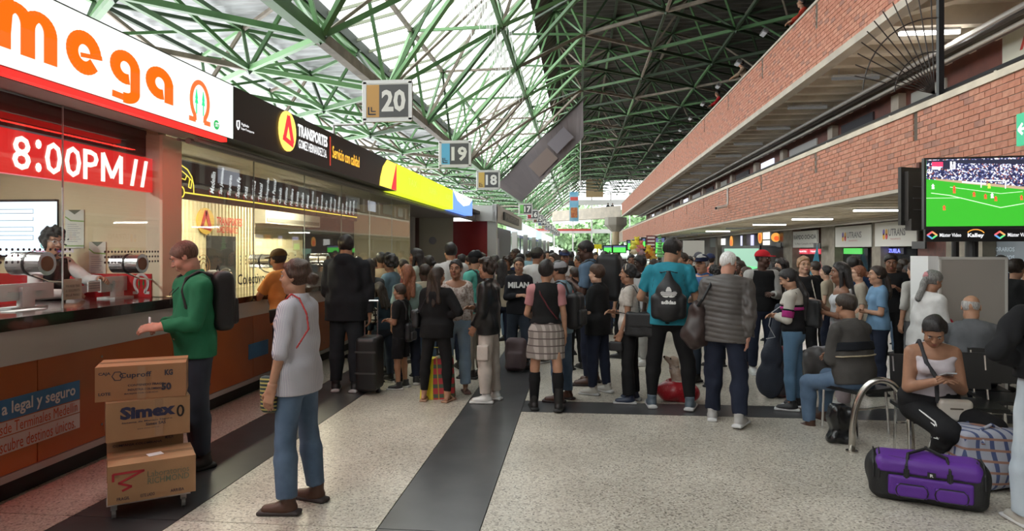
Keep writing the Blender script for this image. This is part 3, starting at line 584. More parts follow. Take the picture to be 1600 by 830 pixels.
# roof sheets
def sheetmat(name, c, c2):
    m = M(name, c, .55); nt = m.node_tree; b = nt.nodes['Principled BSDF']; t = nt.nodes.new('ShaderNodeTexCoord'); n = nt.nodes.new('ShaderNodeTexNoise'); n.inputs['Scale'].default_value = 1.2; mp = nt.nodes.new('ShaderNodeMapping'); mp.inputs['Scale'].default_value = (1, 6, 1)
    nt.links.new(t.outputs['Object'], mp.inputs[0]); nt.links.new(mp.outputs[0], n.inputs['Vector']); k = nt.nodes.new('ShaderNodeValToRGB'); k.color_ramp.elements[0].color = (*c, 1); k.color_ramp.elements[1].color = (*c2, 1); k.color_ramp.elements[0].position = .4; k.color_ramp.elements[1].position = .62
    nt.links.new(n.outputs['Fac'], k.inputs['Fac']); nt.links.new(k.outputs[0], b.inputs['Base Color']); return m
def corrugated(name, prof, mat, y0=-28, y1=99, pitch=.32, amp=.045):
    v = []; f = []; y = y0; i = 0; n = len(prof)
    while y < y1:
        z = amp if (i // 1) % 4 in (1, 2) else -amp
        for (x, zz) in prof: v.append((x, y, zz + z))
        y += pitch / 4 if i % 2 == 0 else pitch / 4; i += 1
    for a in range(i - 1):
        for k in range(n - 1): f.append((a * n + k, a * n + k + 1, (a + 1) * n + k + 1, (a + 1) * n + k))
    return ob(name, (np.array(v, float), f), mat, kind='structure')
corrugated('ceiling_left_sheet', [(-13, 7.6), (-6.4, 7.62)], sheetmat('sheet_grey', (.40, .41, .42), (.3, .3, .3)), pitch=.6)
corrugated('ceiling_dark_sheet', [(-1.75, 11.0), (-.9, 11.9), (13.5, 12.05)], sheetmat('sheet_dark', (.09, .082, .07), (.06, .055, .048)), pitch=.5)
ob('trim_skylight_edge', MB().box(-6.5, -6.2, -3, 99, 7.45, 7.75), M('edge_dark', (.05, .06, .05), .7), kind='structure')
SK = skylightmat()
ob('ceiling_skylight', MB().add([(-6.3, -28, 7.7), (-4.7, -28, 8.1), (-1.75, -28, 11.05), (-6.3, 99, 7.7), (-4.7, 99, 8.1), (-1.75, 99, 11.05)], [(0, 1, 4, 3), (1, 2, 5, 4)]), SK, kind='structure')
# sloping purlins under the skylight
m = MB(); y = 2.0; pn = 0; PUR = M('purlin', (.22, .24, .17), .6)
while y < 98:
    mm = MB().bar((-6.3, y, 7.62), (-4.7, y, 8.0), .05, .08).bar((-4.7, y, 8.0), (-1.8, y, 10.95), .05, .08)
    if pn < 60: ob('purlin', mm, PUR, rf)
    else: m.v, m.f, m.m = m.v, m.f, m.m; m.bar((-6.3, y, 7.62), (-4.7, y, 8.0), .05, .08).bar((-4.7, y, 8.0), (-1.8, y, 10.95), .05, .08)
    y += BAY / 4; pn += 1
tag(ob('far_purlins', m, PUR, rf), kind='stuff')
# white string curtains
def curtain(y0, y1, n, lab, top=lambda t: 9.3, drop=1.6):
    m = MB()
    for i in range(n):
        y = y0 + (y1 - y0) * i / n; ph = ((y - YR) / BAY) % 1; k = rnd.random()
        x = -2.2 - 1.3 * k; zb = 7.6 + 1.3 * k * .9 + rnd.uniform(-.2, .1) - .25 * math.sin(ph * math.pi)
        m.bar((x, y, zb), (x, y, zb + drop + .3 * rnd.random()), .011)
    return tag(ob('string_curtain', m, M('string_white', (.85, .85, .84), .5), label=lab, cat='hanging strings'), kind='stuff')
curtain(8, 30, 520, 'curtain of fine white hanging strings under the near skylight')
curtain(36, 70, 420, 'curtain of fine white hanging strings further down the hall')
# the sloping banner
bn = thing('hanging_banner', (-1.2, 24.5, 5.6), 'large grey-violet fabric banner hanging aslant under the roof', 'banner')
YN = 25.6
p = [at(911, 150, 25), at(912, 213, 25), at(812, 314, 25), at(771, 288, 25)]
P3 = [np.array([q[0], YN, CH + (HY - y_) / F * (YN / math.cos(TH)) * .985]) for q, y_ in zip(p, (150, 213, 314, 288))]
bm_ = M('banner_cloth', (.20, .165, .165), .7, c2=(.145, .125, .13), sc=.7)
m = MB(); nseg = 16
for i in range(nseg + 1):
    t = i / nseg; a = P3[0] * (1 - t) + P3[3] * t; b = P3[1] * (1 - t) + P3[2] * t; dy = .06 * math.sin(t * 9)
    m.v += [tuple(a + (0, dy, 0)), tuple(b + (0, dy * 1.5, 0)), tuple(a + (0, dy + .02, 0)), tuple(b + (0, dy * 1.5 + .02, 0))]
for i in range(nseg):
    o = i * 4; m.f += [(o, o + 4, o + 5, o + 1), (o + 2, o + 3, o + 7, o + 6), (o, o + 2, o + 6, o + 4), (o + 1, o + 5, o + 7, o + 3)]; m.m += [0] * 4
ob('cloth', m, bm_, bn); ob('top_pole', MB().tube([P3[0] + (.1, 0, .02), P3[3] + (-.1, 0, .02)], .04, 6), M('truss_shade'), bn)
dd = (P3[0] - P3[3]); dd /= np.linalg.norm(dd); uu = np.cross(dd, (0, 1, 0)); uu = -uu if uu[2] < 0 else uu
o_ = P3[3] + dd * 1.4 - uu * .95 + np.array([0, -.12, 0])
ob('faded_patch', MB().prism([(0, 0), (.9, 0), (.9, .55), (0, .55)], o_ + dd * 1.1 + uu * .1, dd, uu, .01), M('patch_blue', (.2, .18, .2), .7), bn); ob('faded_patch', MB().prism([(0, 0), (1, 0), (1, .6), (0, .6)], o_ - uu * .05, dd, uu, .01), M('patch_tan', (.215, .165, .145), .7), bn)
# small vertical banner far down the hall
vb = thing('vertical_banner', (at(896, 320, 46)[0], at(896, 320, 46)[1], at(896, 345, 46)[2]), 'narrow vertical advertising banner in blue and orange hanging in mid hall', 'banner')
q0, q1 = at(890, 346, 46), at(904, 300, 46); y = q0[1]
ob('cloth', MB().box(q0[0], q1[0], y, y + .03, q0[2], q1[2]), M('vb_blue', (.15, .42, .62), .6, c2=(.3, .55, .7), sc=1.5), vb)
ob('orange_print', MB().box(q0[0] + .08, q1[0] - .08, y - .01, y, q0[2] + .25, q0[2] + .95), M('vb_orange', (.6, .25, .08), .6, c2=(.4, .1, .05), sc=6), vb); ob('red_title', MB().box(q0[0] + .05, q1[0] - .05, y - .01, y, q1[2] - .6, q1[2] - .35), M('vb_red', (.7, .1, .08), .6), vb)
ob('cord', MB().tube([(q1[0] - .3, y, q1[2]), (q1[0] - .3, y, 9.7)], .012, 5), BK(), vb)
hl = thing('pendant_camera', (at(907, 285, 40)[0], at(907, 285, 40)[1], 5.6), 'white camera hanging on a long thin pole beside the far banner', 'camera')
q = at(907, 284, 40); ob('pole', MB().tube([(q[0], q[1], q[2]), (q[0], q[1], 9.8)], .02, 6), M('pole_white', (.6, .6, .6), .4), hl); ob('camera_body', MB().tube([(q[0], q[1], q[2] - .25), (q[0], q[1], q[2] - .1), (q[0], q[1], q[2])], [.08, .12, .07], 10), M('pole_white'), hl)
# ================================================================ RIGHT GALLERIES
CONC = M('concrete', (.52, .46, .38), .7, c2=(.43, .38, .32), sc=1.6, bump=.15, bsc=30)
CONL = M('concrete_soffit', (.76, .69, .58), .75, c2=(.66, .6, .5), sc=2.2, stretch=(1, .3, 1))
MORT = M('mortar', (.5, .42, .35), .85)
BR = [M('brick_a', (.50, .20, .125), .7, c2=(.43, .165, .10), sc=9, bump=.3, bsc=40), M('brick_b', (.43, .165, .10), .7, c2=(.52, .225, .15), sc=9, bump=.3, bsc=40), M('brick_c', (.31, .14, .10), .7, c2=(.38, .18, .13), sc=7, bump=.3, bsc=40), M('brick_d', (.56, .26, .17), .7, c2=(.46, .19, .12), sc=9, bump=.3, bsc=40)]
BL, BHt = .235, .0
def brickface(X, z0, z1, nc, y0, y1, wall, slots, thick=.02, near=300, slot_h=.42):
    ch = (z1 - z0) / nc; bx = []
    for c in range(nc):
        off = (c % 2) * BL / 2; k = 0; y = y0 - BL + off; zc = z0 + ch * (c + .5)
        while y < y1:
            a, b = y + .006, y + BL - .006; y += BL
            hit = [s for s in slots if a < s + .07 and b > s - .07] if zc > z1 - slot_h * (z1 - z0) else [s for s in slots if a < s + .006 and b > s - .006]
            if hit:
                s = hit[0]; g = .07 if zc > z1 - slot_h * (z1 - z0) else .006
                pr = [(a, min(b, s - g)), (max(a, s + g), b)]
            else: pr = [(a, b)]
            for (p, q) in pr:
                if q - p > .03: bx.append((p, q, z0 + ch * c + .006, z0 + ch * (c + 1) - .006))
    vis = [b for b in bx if b[0] > 7.4]; vis.sort(key=lambda b: b[0]); rest = [b for b in bx if b[0] <= 7.4] + vis[near:]
    proto = {}
    for i, b in enumerate(vis[:near]):
        full = abs(b[1] - b[0] - (BL - .012)) < .002; k = rnd.choices([0, 1, 2, 3], [5, 4, 1.2, 3])[0]; pr = rnd.choice([0, .002, .004])
        if full and k in proto: dup(proto[k], (X - thick / 2 - .0 + pr, (b[0] + b[1]) / 2, (b[2] + b[3]) / 2), wall)
        else:
            o = ob('brick', MB().box(X - thick, X, b[0], b[1], b[2], b[3]), BR[k], wall)
            if full: proto[k] = o
    for k in range(4):
        m = MB()
        for i, b in enumerate(rest):
            if (i * 7 + i // 5 + int(b[0] * 31)) % 8 not in ((0, 3, 6), (1, 4), (2,), (5, 7))[k]: continue
            e = rnd.choice([0, .002, .004]); x0 = X - thick + e
            m.add([(x0, b[0], b[2]), (x0, b[1], b[2]), (x0, b[1], b[3]), (x0, b[0], b[3]), (X, b[0], b[2]), (X, b[1], b[2]), (X, b[1], b[3]), (X, b[0], b[3])], [(0, 3, 2, 1), (0, 1, 5, 4), (3, 7, 6, 2), (0, 4, 7, 3), (1, 2, 6, 5)])
        tag(ob('far_bricks', m, BR[k], wall), kind='stuff')
XR = 5.25; XU = 5.3; ZL0, ZL1 = 2.68, 3.85; ZU0, ZU1 = 5.75, 7.18
s0 = Yx(1432, XR); slotsL = [s0 + BAY * k for k in range(-1, 17)]; slotsU = [Yx(1277, XU) + BAY * k for k in range(-1, 16)]
w1 = ob('wall_right', MB().box(XR, XR + .18, -28, 90, ZL0 + .03, ZL1), MORT, kind='structure')
brickface(XR, ZL0 + .03, ZL1, 13, 5.5, 78, w1, slotsL)
w2 = ob('wall_right_upper', MB().box(XU, XU + .18, -28, 81, ZU0 + .05, ZU1), MORT, kind='structure')
brickface(XU, ZU0 + .05, ZU1, 15, 9.0, 80, w2, slotsU)
SLT = M('slot_dark', (.1, .08, .06), .8)
for X, sl, za, zb, w in ((XR, slotsL, ZL1 - .49, ZL1, w1), (XU, slotsU, ZU1 - .58, ZU1, w2)):
    for s in sl:
        ob('drain_slot', MB().box(X - .006, X - .001, s - .06, s + .06, za, zb), SLT, w)
ob('trim_lower_edge', MB().box(XR - .03, XR + .2, 2, 90, ZL0 - .03, ZL0 + .03), CONC, kind='structure')
ob('trim_upper_edge', MB().box(XU - .04, XU + .2, 2, 81, ZU0 - .1, ZU0 + .05), CONC, kind='structure')
COP = M('coping_beige', (.66, .58, .46), .6, c2=(.55, .48, .38), sc=3)
ob('trim_lower_coping', MB().box(XR - .05, XR + .24, 2, 90, ZL1, ZL1 + .06).box(XR - .02, XR + .2, 2, 90, ZL1 + .06, ZL1 + .11), COP, kind='structure')
ob('trim_upper_coping', MB().box(XU - .05, XU + .24, 2, 81, ZU1, ZU1 + .06), CONC, kind='structure')
rl = thing('hand_rail', (XR + .1, 45, ZL1 + .1), 'black pipe handrail along the top of the lower brick parapet', 'handrail')
ob('rail_pipe', MB().tube([(XR + .1, 2, ZL1 + .19), (XR + .1, 85, ZL1 + .19)], .03, 8), BK(), rl)
for k in range(28):
    y = 6.2 + k * 2.9; ob('rail_bracket', MB().box(XR + .08, XR + .12, y - .025, y + .025, ZL1 + .1, ZL1 + .18), M('bracket_cream', (.5, .46, .38), .5), rl)
# slabs
ob('ceiling_ground', MB().box(XR + .1, 12.5, -28, 90, 2.86, 2.98), CONL, kind='structure')
ob('ceiling_upper', MB().box(XU + .1, 12.5, -28, 81, ZU0 + .38, ZU0 + .5), CONL, kind='structure')
def ribs(y0, y1, st, x0, x1, z0, z1, w, nm):
    t = None; y = y0; c = ob(nm, MB().box(x0, x1, y0 - w / 2, y0 + w / 2, z0, z1), CONL, None, kind='structure'); first = None; i = 0; m = MB()
    y += st
    while y < y1:
        if i < 40:
            if first is None: first = ob('rib', MB().box(x0, x1, y - w / 2, y + w / 2, z0, z1), CONL, c)
            else: dup(first, (WL[first.name][0], y, WL[first.name][2]), c)
        else: m.box(x0, x1, y - w / 2, y + w / 2, z0, z1)
        y += st; i += 1
    tag(ob('far_ribs', m, CONL, c), kind='stuff')
ribs(5.0, 88, .87, XR + .18, 12, ZL0 + .03, 2.88, .16, 'ceiling_ground_rib')
ribs(12.8, 80, .87, XU + .18, 9, ZU0 + .02, ZU0 + .4, .22, 'ceiling_upper_rib')
lat = ob('ceiling_upper_lattice', MB().box(XU + .2, 9, 3.0, 3.2, ZU0 + .02, ZU0 + .4), CONL, kind='structure')
for k in range(9):
    for sgn in (1, -1):
        y = 1.5 + k * 1.75; a = (XU + .2, y if sgn > 0 else y + 3.7, ZU0 + .2); b = (9, y + 3.7 if sgn > 0 else y, ZU0 + .2)
        if max(a[1], b[1]) < 13.2: ob('lattice_rib', MB().bar(a, b, .2, .38), CONL, lat)
# level-2 wall: brick bands, dark openings, windows, shop signs
XW2 = 8.1
ob('wall_right_level_two', MB().box(XW2, XW2 + .2, -28, 80, 2.98, ZU0 + .4), M('wall_maroon', (.16, .05, .035), .6, c2=(.12, .04, .03), sc=3), kind='structure')
ob('ceiling_level_two_floor', MB().box(XR + .18, 8.1, -28, 90, 2.98, 3.02), CONC, kind='structure')
wc = [(.45, .45, .42), (.06, .06, .07), (.5, .5, .5), (.7, .7, .75), (.08, .08, .09)]
y = 15.5; i = 0
while y < 72:
    L = 1.5 + (i * 37 % 5) * .35
    ob('window_%d' % (i + 1), MB().box(XW2 - .05, XW2, y, y + L, 4.7, 5.5), M('w2_%d' % (i % 5), wc[i % 5], .25, e=(.8, .85, 1) if i % 5 == 3 else None, es=.5), kind='structure')
    ob('wall_pier', MB().box(XW2 - .18, XW2, y + L + .35, y + L + .75, 3.0, 5.6), CONC, label='concrete pier on the upper gallery wall, %s from the near end' % ORD[min(i, 17)], cat='pillar', group='concrete piers of the upper gallery wall'); y += L + 2.1; i += 1
nb = thing('shop_sign', (XW2, 13.3, 4.3), 'cream upper-floor shop sign with red script lettering', 'sign')
ob('sign_face', MB().box(XW2 - .12, XW2 - .04, 8.5, 13.4, 5.2, 5.74), M('sign_cream', (.5, .5, .42), .5), nb)
text('lettering', 'Nohelia', (XW2 - .12, 12.9, 5.32), *NY, 2.3, .32, M('script_red', (.45, .03, .02), .5), nb, shear=.3, bold=.01)
# conduits at both ceilings
for k, (X, Z, r_, c) in enumerate([(6.95, 5.55, .05, 'grey'), (7.15, 5.6, .08, 'thick dark'), (7.35, 5.5, .04, 'slim pale'), (7.55, 5.62, .1, 'widest')]):
    ob('conduit', MB().tube([(X, 5, Z), (X, 80, Z)], r_, 8), M('cond%d' % k, [(.3, .28, .26), (.06, .06, .06), (.5, .48, .44), (.12, .11, .1)][k], .4), label=c + ' conduit under the upper gallery ceiling', cat='pipe')
for k, (X, Z, r_, c) in enumerate([(8.6, 2.55, .04, 'slim grey'), (8.8, 2.6, .07, 'thick pale')]):
    ob('conduit', MB().tube([(X, 5, Z), (X, 88, Z)], r_, 8), M('cond%d' % (k * 2)), label=c + ' conduit under the ground floor ceiling', cat='pipe')
# fluorescent fittings
for k in range(12):
    d = 16.7 + 4.6 * k - 4.6; lit = k in (1, 2, 3, 5)
    tube_lamp((6.6, d, 2.65), (7.8, d, 2.65), ('lit' if lit else 'unlit') + ' ceiling tube lamp under the lower gallery, %s of that row from the camera' % ORD[k], 34 if lit else 0, r=.02, es=5 if lit else .05, grp='lit tube lamps under the lower gallery' if lit else 'unlit tube lamps under the lower gallery', base=.04)
for k in range(14):
    d = Yx(1395, 5.95) + 3.25 * k; lit = k == 0
    d = 12.9 + 3.25 * k
    tube_lamp((5.9, d, 5.695), (6.95, d, 5.695), 'bright tube lamp under the upper gallery, beside the fan grille' if lit else 'unlit tube fitting under the upper gallery ceiling, %s of the row from the camera' % ORD[k], 60 if lit else 0, r=.03, es=5 if lit else .08, grp=None if lit else 'unlit tube fittings under the upper gallery', base=.05)
# flood lights along the upper parapet
for k in range(12):
    y = slotsU[1] + .9 + k * 2.9 + 2; t = thing('flood_light', (XU - .35, y, ZU1 + .1), 'grey flood light on a bracket over the upper parapet, %s from the camera' % ORD[k], 'lamp', 'flood lights along the upper parapet')
    a = .5; R_ = np.array([[math.cos(a), 0, math.sin(a)], [0, 1, 0], [-math.sin(a), 0, math.cos(a)]])
    ob('lamp_head', MB().obox((XU - .35, y, ZU1 + .32), (.07, .2, .04), R_), M('flood_grey', (.2, .2, .2), .35, .6), t); ob('lamp_glass', MB().obox((XU - .38, y, ZU1 + .27), (.055, .17, .01), R_), M('flood_glass', (.4, .42, .45), .2), t)
    ob('bracket', MB().bar((XU - .3, y, ZU1 + .3), (XU + .05, y, ZU1 + .06), .03), BK(), t)
# fan grille and post on the lower parapet
yf = Yx(1468, XR + .05); zb_ = ZL1 + .11; fg = thing('fan_grille', (XR + .06, yf, zb_), 'black iron fan-shaped security grille with a tall post on the parapet', 'grille')
RB = M('iron_brown', (.035, .026, .022), .5)
ob('post', MB().bar((XR + .06, yf, zb_), (XR + .06, yf, 5.75), .075), BK(), fg)
base = np.array([XR - .02, yf, zb_ + .05])
for k in range(11):
    a = math.radians(92 + k * 7.4); L = 1.62 - .04 * k
    ob('fan_rod', MB().tube([base + np.array([-.0, 0, 0]), base + np.array([math.cos(a) * L * (.95), 0, math.sin(a) * L])], .009, 5), RB, fg)
for r_ in (.62, 1.12):
    ob('fan_hoop', MB().tube([base + np.array([math.cos(math.radians(a)) * r_ * .9, 0, math.sin(math.radians(a)) * r_]) for a in range(88, 178, 8)], .011, 5), RB, fg)
# cctv camera on the lower parapet
q = onx(1138, XR - .03, 303); cc = thing('wall_camera', q + (0, 0, -.5), 'small white surveillance camera hanging on the lower brick parapet', 'camera')
WP = M('camera_white', (.6, .58, .54), .4)
ob('drop_pipe', MB().tube([(XR - .05, q[1], ZL1 + .05), (XR - .05, q[1], q[2] - .38)], .03, 8), WP, cc); ob('camera_body', MB().tube([(XR - .08, q[1], q[2] - .42), (XR - .45, q[1] - .1, q[2] - .5)], .06, 10), WP, cc); ob('lens', MB().tube([(XR - .45, q[1] - .1, q[2] - .5), (XR - .49, q[1] - .11, q[2] - .51)], .045, 10), BK(), cc)
# green exit sign
q = onx(1596, XR - .1, 228); ex = thing('exit_sign', q, 'green exit sign with a white arrow at the right frame edge', 'sign')
qz0, qz1 = onx(1594, XR - .1, 228)[2], onx(1594, XR - .1, 178)[2]; ya, yb = Yx(1591, XR - .1), Yx(1591, XR - .1) - .75
ob('sign_face', MB().box(XR - .12, XR - .08, yb, ya, qz0, qz1), E('exit_green', (.02, .42, .2), .75), ex)
m = MB(); o_ = (XR - .122, ya - .02, (qz0 + qz1) / 2); m.stroke([(.02, 0), (.16, 0)], .03, o_, *NY, .003); m.stroke([(.09, .06), (.02, 0), (.09, -.06)], .03, o_, *NY, .003); ob('arrow', m, E('exit_white', (1, 1, 1), .8), ex)
m = MB(); o_ = (XR - .122, ya - .22, (qz0 + qz1) / 2 - .1)
m.stroke([(0, 0), (.2, 0), (.2, .22), (0, .22), (0, 0)], .02, o_, *NY, .003); m.stroke([(.05, .0), (.1, .08), (.16, .03)], .03, o_, *NY, .003); m.stroke([(.1, .08), (.12, .16)], .035, o_, *NY, .003); ob('running_figure', m, E('exit_white'), ex)

# ---------------------------------------------------------------- ground floor shops
XP = 9.4
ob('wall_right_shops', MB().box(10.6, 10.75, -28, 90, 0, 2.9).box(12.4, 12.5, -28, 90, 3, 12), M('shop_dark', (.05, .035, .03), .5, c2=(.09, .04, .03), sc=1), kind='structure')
ob('floor_curb', MB().box(XP + .2, 12.5, 2, 88, 0, .02), DK, kind='structure')
PC = M('pillar_concrete', (.25, .23, .19), .7, c2=(.19, .17, .14), sc=3)
def pillar(px0, px1, lab, X=XP):
    y0 = Yx(px1, X); y1 = Yx(px0, X); y1 = max(y1, y0 + .3)
    ob('shop_pillar', MB().box(X, X + .35, y0, y1, 0, 2.7), PC, label=lab, cat='pillar')
pillar(1283, 1304, 'concrete shopfront pillar between the left banner and the middle banner'); pillar(1362, 1376, 'concrete shopfront pillar between the two white logo banners'); pillar(1224, 1238, 'concrete shopfront pillar left of the red-lettered banner')
pillar(1478, 1535, 'broad concrete pillar behind the television post'); pillar(1160, 1166, 'concrete shopfront pillar beyond the lit menus')
for k in range(4): ob('shop_pillar', MB().box(XP, XP + .4, 46 + k * 9, 46.6 + k * 9, 0, 2.7), PC, label='distant concrete shopfront pillar far down the gallery', cat='pillar', group='distant shopfront pillars')
def banner(px0, px1, pyt, pyb, lab, lines, X=XP - .05, col=(.55, .56, .54)):
    ya, yb = Yx(px0, X), Yx(px1, X); pm = (px0 + px1) / 2; z0, z1 = float(onx(pm, X, pyb)[2]), float(onx(pm, X, pyt)[2])
    t = ob('cloth_banner', MB().box(X, X + .03, yb, ya, z0, z1), M('bn_%d' % int(col[0] * 100), col, .6), label=lab, cat='banner'); H_ = z1 - z0; L = ya - yb
    for (s, fx, fy, w, h, c, b) in lines: text('lettering', s, (X, ya - fx * L, z0 + fy * H_), *NY, w * L, h * H_, M('bt_%d_%d' % (int(c[0] * 100), int(c[2] * 100)), c, .5), t, bold=b)
    return t, (X, ya, z0, L, H_)
banner(1239, 1278, 361, 387, 'white banner with bold dark and red lettering, left of the two logo banners', [('RÁPIDO OCHOA', .04, .5, .9, .34, (.05, .05, .05), .03), ('Tu Mejor Compañía de Viaje', .08, .14, .82, .16, (.1, .1, .1), 0)])
for px0, px1, a, b, l in ((1305, 1361, 353, 386, 'middle white banner with dark lettering and a coloured figure emblem'), (1367, 1432, 346, 385, 'right white banner with dark lettering, partly behind the spare television')):
    t, (X, ya, z0, L, H_) = banner(px0, px1, a, b, l, [('UTRANS', .36, .42, .4, .3, (.12, .12, .13), .02), ('TRANSPORTE', .4, .26, .25, .07, (.4, .1, .1), 0)])
    for k, c in enumerate([(.7, .35, .03), (.6, .05, .05), (.15, .1, .4), (.6, .3, .05)]):
        m = MB(); m.prism(arc(0, 0, .07, 0, 315, 7, .1), (X, ya - L * (.24 + .07 * (k % 2)), z0 + H_ * (.42 + .16 * (k // 2))), *NY, .01); ob('emblem_piece', m, M('ut%d' % k, c, .5), t)
# dark shop interiors and fascias
def panel(nm, px0, px1, pyt, pyb, mat, lab, cat, X=XP + .3, th=.08, group=None):
    ya, yb = Yx(px0, X), Yx(px1, X); pm = (px0 + px1) / 2; z0, z1 = float(onx(pm, X, pyb)[2]), float(onx(pm, X, pyt)[2])
    return ob(nm, MB().box(X, X + th, yb, ya, max(z0, 0), z1), mat, label=lab, cat=cat, group=group), (X, ya, z0, ya - yb, z1 - z0)
FB = M('fascia_black', (.02, .02, .022), .4)
panel('shop_fascia', 1166, 1224, 355, 385, FB, 'black shop fascia with round orange logos, left of the pillar', 'sign')
panel('shop_fascia', 1110, 1160, 362, 386, M('fascia_grey', (.05, .055, .055), .4), 'dark grey shop fascia further along the gallery', 'sign')
for px, py, l in ((1188, 370, 'narrow round orange logo sign on the black fascia'), (1217, 371, 'large round orange logo sign next to the pillar'), (1143, 378, 'small round orange logo sign on the grey fascia')):
    o_ = onx(px, XP + .28, py); big = px == 1217; m = MB(); m.prism(arc(0, 0, .22 if big else .36, 0, 345, 20), o_ - A_(.15 * big, 0, 0), *(XX if big else NY), .03); t = ob('round_logo_sign', m, E('rl_orange', (.9, .4, .08), .6), label=l, cat='sign')
    m = MB(); m.prism(arc(.03, -.05, .12 if big else .2, 0, 330, 12), o_ + np.array([-.03 - .12 * big, -.03 * big, 0]), *(XX if big else NY), .01); ob('logo_centre', m, E('rl_red', (.75, .12, .03), .7), t)
for a, b, c, d, col, l in ((1192, 1201, 363, 374, (.95, .92, .8), 'small white illuminated menu next to the narrow round logo'), (1157, 1176, 368, 384, (.62, .62, .95), 'lilac illuminated menu screen on the shop fascia'), (1125, 1132, 373, 383, (.9, .9, .85), 'tiny white illuminated menu at the far end of the fascias'), (1192, 1201, 376, 383, (.9, .85, .7), 'lower white illuminated menu below its twin')):
    panel('menu_screen', a, b, c, d, E('menu%d' % a, col, .7), l, 'screen', X=XP + .24)
tvd, (X, ya, z0, L, H_) = panel('television', 1128, 1187, 384, 440, BK(), 'large black-framed television showing a football match behind the grey-haired man', 'television', X=8.6)
ob('screen', MB().box(X - .01, X, ya - L + .15, ya - .7, z0 + .2, z0 + H_ - .15), M('tv_far', (.02, .02, .02), .3, e=(.25, .5, .35), es=.6, c2=None), tvd)
ob('pitch', MB().box(X - .014, X - .01, ya - L + .15, ya - .9, z0 + .25, z0 + H_ * .45), E('pitch_green2', (.12, .75, .25), .7), tvd)
for a, b, l in ((1246, 1262, 'left small red and white sign below the bold-lettered banner'), (1265, 1281, 'right small red and white sign below the bold-lettered banner')):
    t, (X, ya, z0, L, H_) = panel('red_sign', a, b, 389, 397, E('rs_pink', (.65, .05, .08), .6), l, 'sign'); text('lettering', 'TIQUETES', (X, ya - .1, z0 + H_ * .3), *NY, L - .25, H_ * .35, E('exit_white'), t, bold=.02)
panel('shop_glass', 1305, 1356, 388, 470, M('shop_glass_dark', (.02, .022, .025), .08), 'dark glass shop window under the middle banner', 'window')
panel('shop_television', 1318, 1345, 388, 397, E('stv', (.07, .5, .08), .7), 'green glowing television in the shop window under the middle banner', 'television', X=XP + .25)
panel('shop_glass', 1372, 1432, 386, 470, M('shop_glass_dark'), 'dark glass shop window under the right banner', 'window')
t, (X, ya, z0, L, H_) = panel('led_sign', 1378, 1412, 387, 397, M('led_dark', (.01, .01, .03), .4), 'small blue LED lettering sign in the right shop window', 'sign', X=XP + .25)
text('lettering', 'PLAZUELA', (X - .005, ya - .1, z0 + H_ * .2), *NY, L - .3, H_ * .6, E('led_blue', (.12, .14, 1), 2.2), t, bold=.02)
panel('brick_shopfront', 1434, 1478, 372, 480, M('maroon_brick', (.13, .04, .03), .6, c2=(.08, .03, .025), sc=6), 'dark red brick shopfront strip behind the television base', 'wall panel')
t, (X, ya, z0, L, H_) = panel('poster_board', 1545, 1640, 375, 440, M('pboard', (.2, .24, .28), .4), 'blue-grey poster board with white lettering behind the white display panel', 'poster')
for k in range(3): text('lettering', ['HORARIOS', 'DESTINOS', 'SERVICIOS'][k], (X - .005, ya - .15, z0 + H_ * (.72 - .2 * k)), *NY, .8, .1, M('pb_txt', (.55, .65, .75), .5), t, bold=.02)
# beach flag in blue and pink
fp = onx(1277, 8.9, 400); ff = thing('feather_flag', (fp[0], fp[1], 0), 'pointed blue and pink feather flag outside the shops', 'flag')
for nm, a, b, c in (('blue_cloth', 0, .5, (.08, .4, .65)), ('pink_cloth', .3, .75, (.7, .3, .35))):
    m = MB(); h0, h1 = (1.9, .5) if a == 0 else (1.3, .4); m.prism([(-.35 + a, h1), (.15 + a, h1), (.0 + a * .3, h0)], (fp[0], fp[1] - a * .1, 0), *XX, .01); ob(nm, m, M(nm, c, .6), ff)
ob('pole', MB().tube([(fp[0], fp[1] + .02, 0), (fp[0], fp[1] + .02, 2.0)], .015, 6), CHR(), ff)
# hanging small black signs under ceiling
for px, py, l in ((1277, 384, 'small black hanging sign beside the bold-lettered banner'), (1217, 383, 'small black hanging sign below the large round logo'), (1436, 383, 'small black hanging sign near the spare television')):
    q = onx(px, XP - .3, py); t = ob('hanging_sign', MB().box(q[0] - .02, q[0] + .02, q[1] - .35, q[1] + .35, q[2] - .1, q[2] + .1), BK(), label=l, cat='sign'); ob('hanger', MB().tube([(q[0], q[1], q[2] + .1), (q[0], q[1], 2.68)], .01, 5), BK(), t)

# ---------------------------------------------------------------- big television and display panel
dT = 6.9
def TVp(px, py, d): return at(px, py, d)
a0, a1 = TVp(1444, 357, 7.0), TVp(1640, 360, 6.75); rt_ = a1 - a0; rt_[2] = 0; LT = float(np.linalg.norm(rt_)); rt_ /= LT
zT0, zT1 = at(1440, 357, 7.0)[2], at(1447, 247, 7.0)[2]; HT = zT1 - zT0; upT = np.array([0, 0, 1.0]); nT = np.cross(rt_, upT); o0 = np.array([a0[0], a0[1], zT0])
pcx = at(1518, 400, 7.05)
TVt = thing('television', (pcx[0], pcx[1], zT0 - .35), 'large television on a black post showing a bright green football match', 'television')
def tbox(u0, u1, v0, v1, d0, d1, m=None):
    m = m or MB(); P = lambda u, v, d: o0 + rt_ * u + upT * v + nT * d
    return m.hexa([P(u0, v0, d0), P(u1, v0, d0), P(u1, v0, d1), P(u0, v0, d1), P(u0, v1, d0), P(u1, v1, d0), P(u1, v1, d1), P(u0, v1, d1)])
ob('casing', tbox(0, LT, -.01, HT, -.07, 0), BK(), TVt)
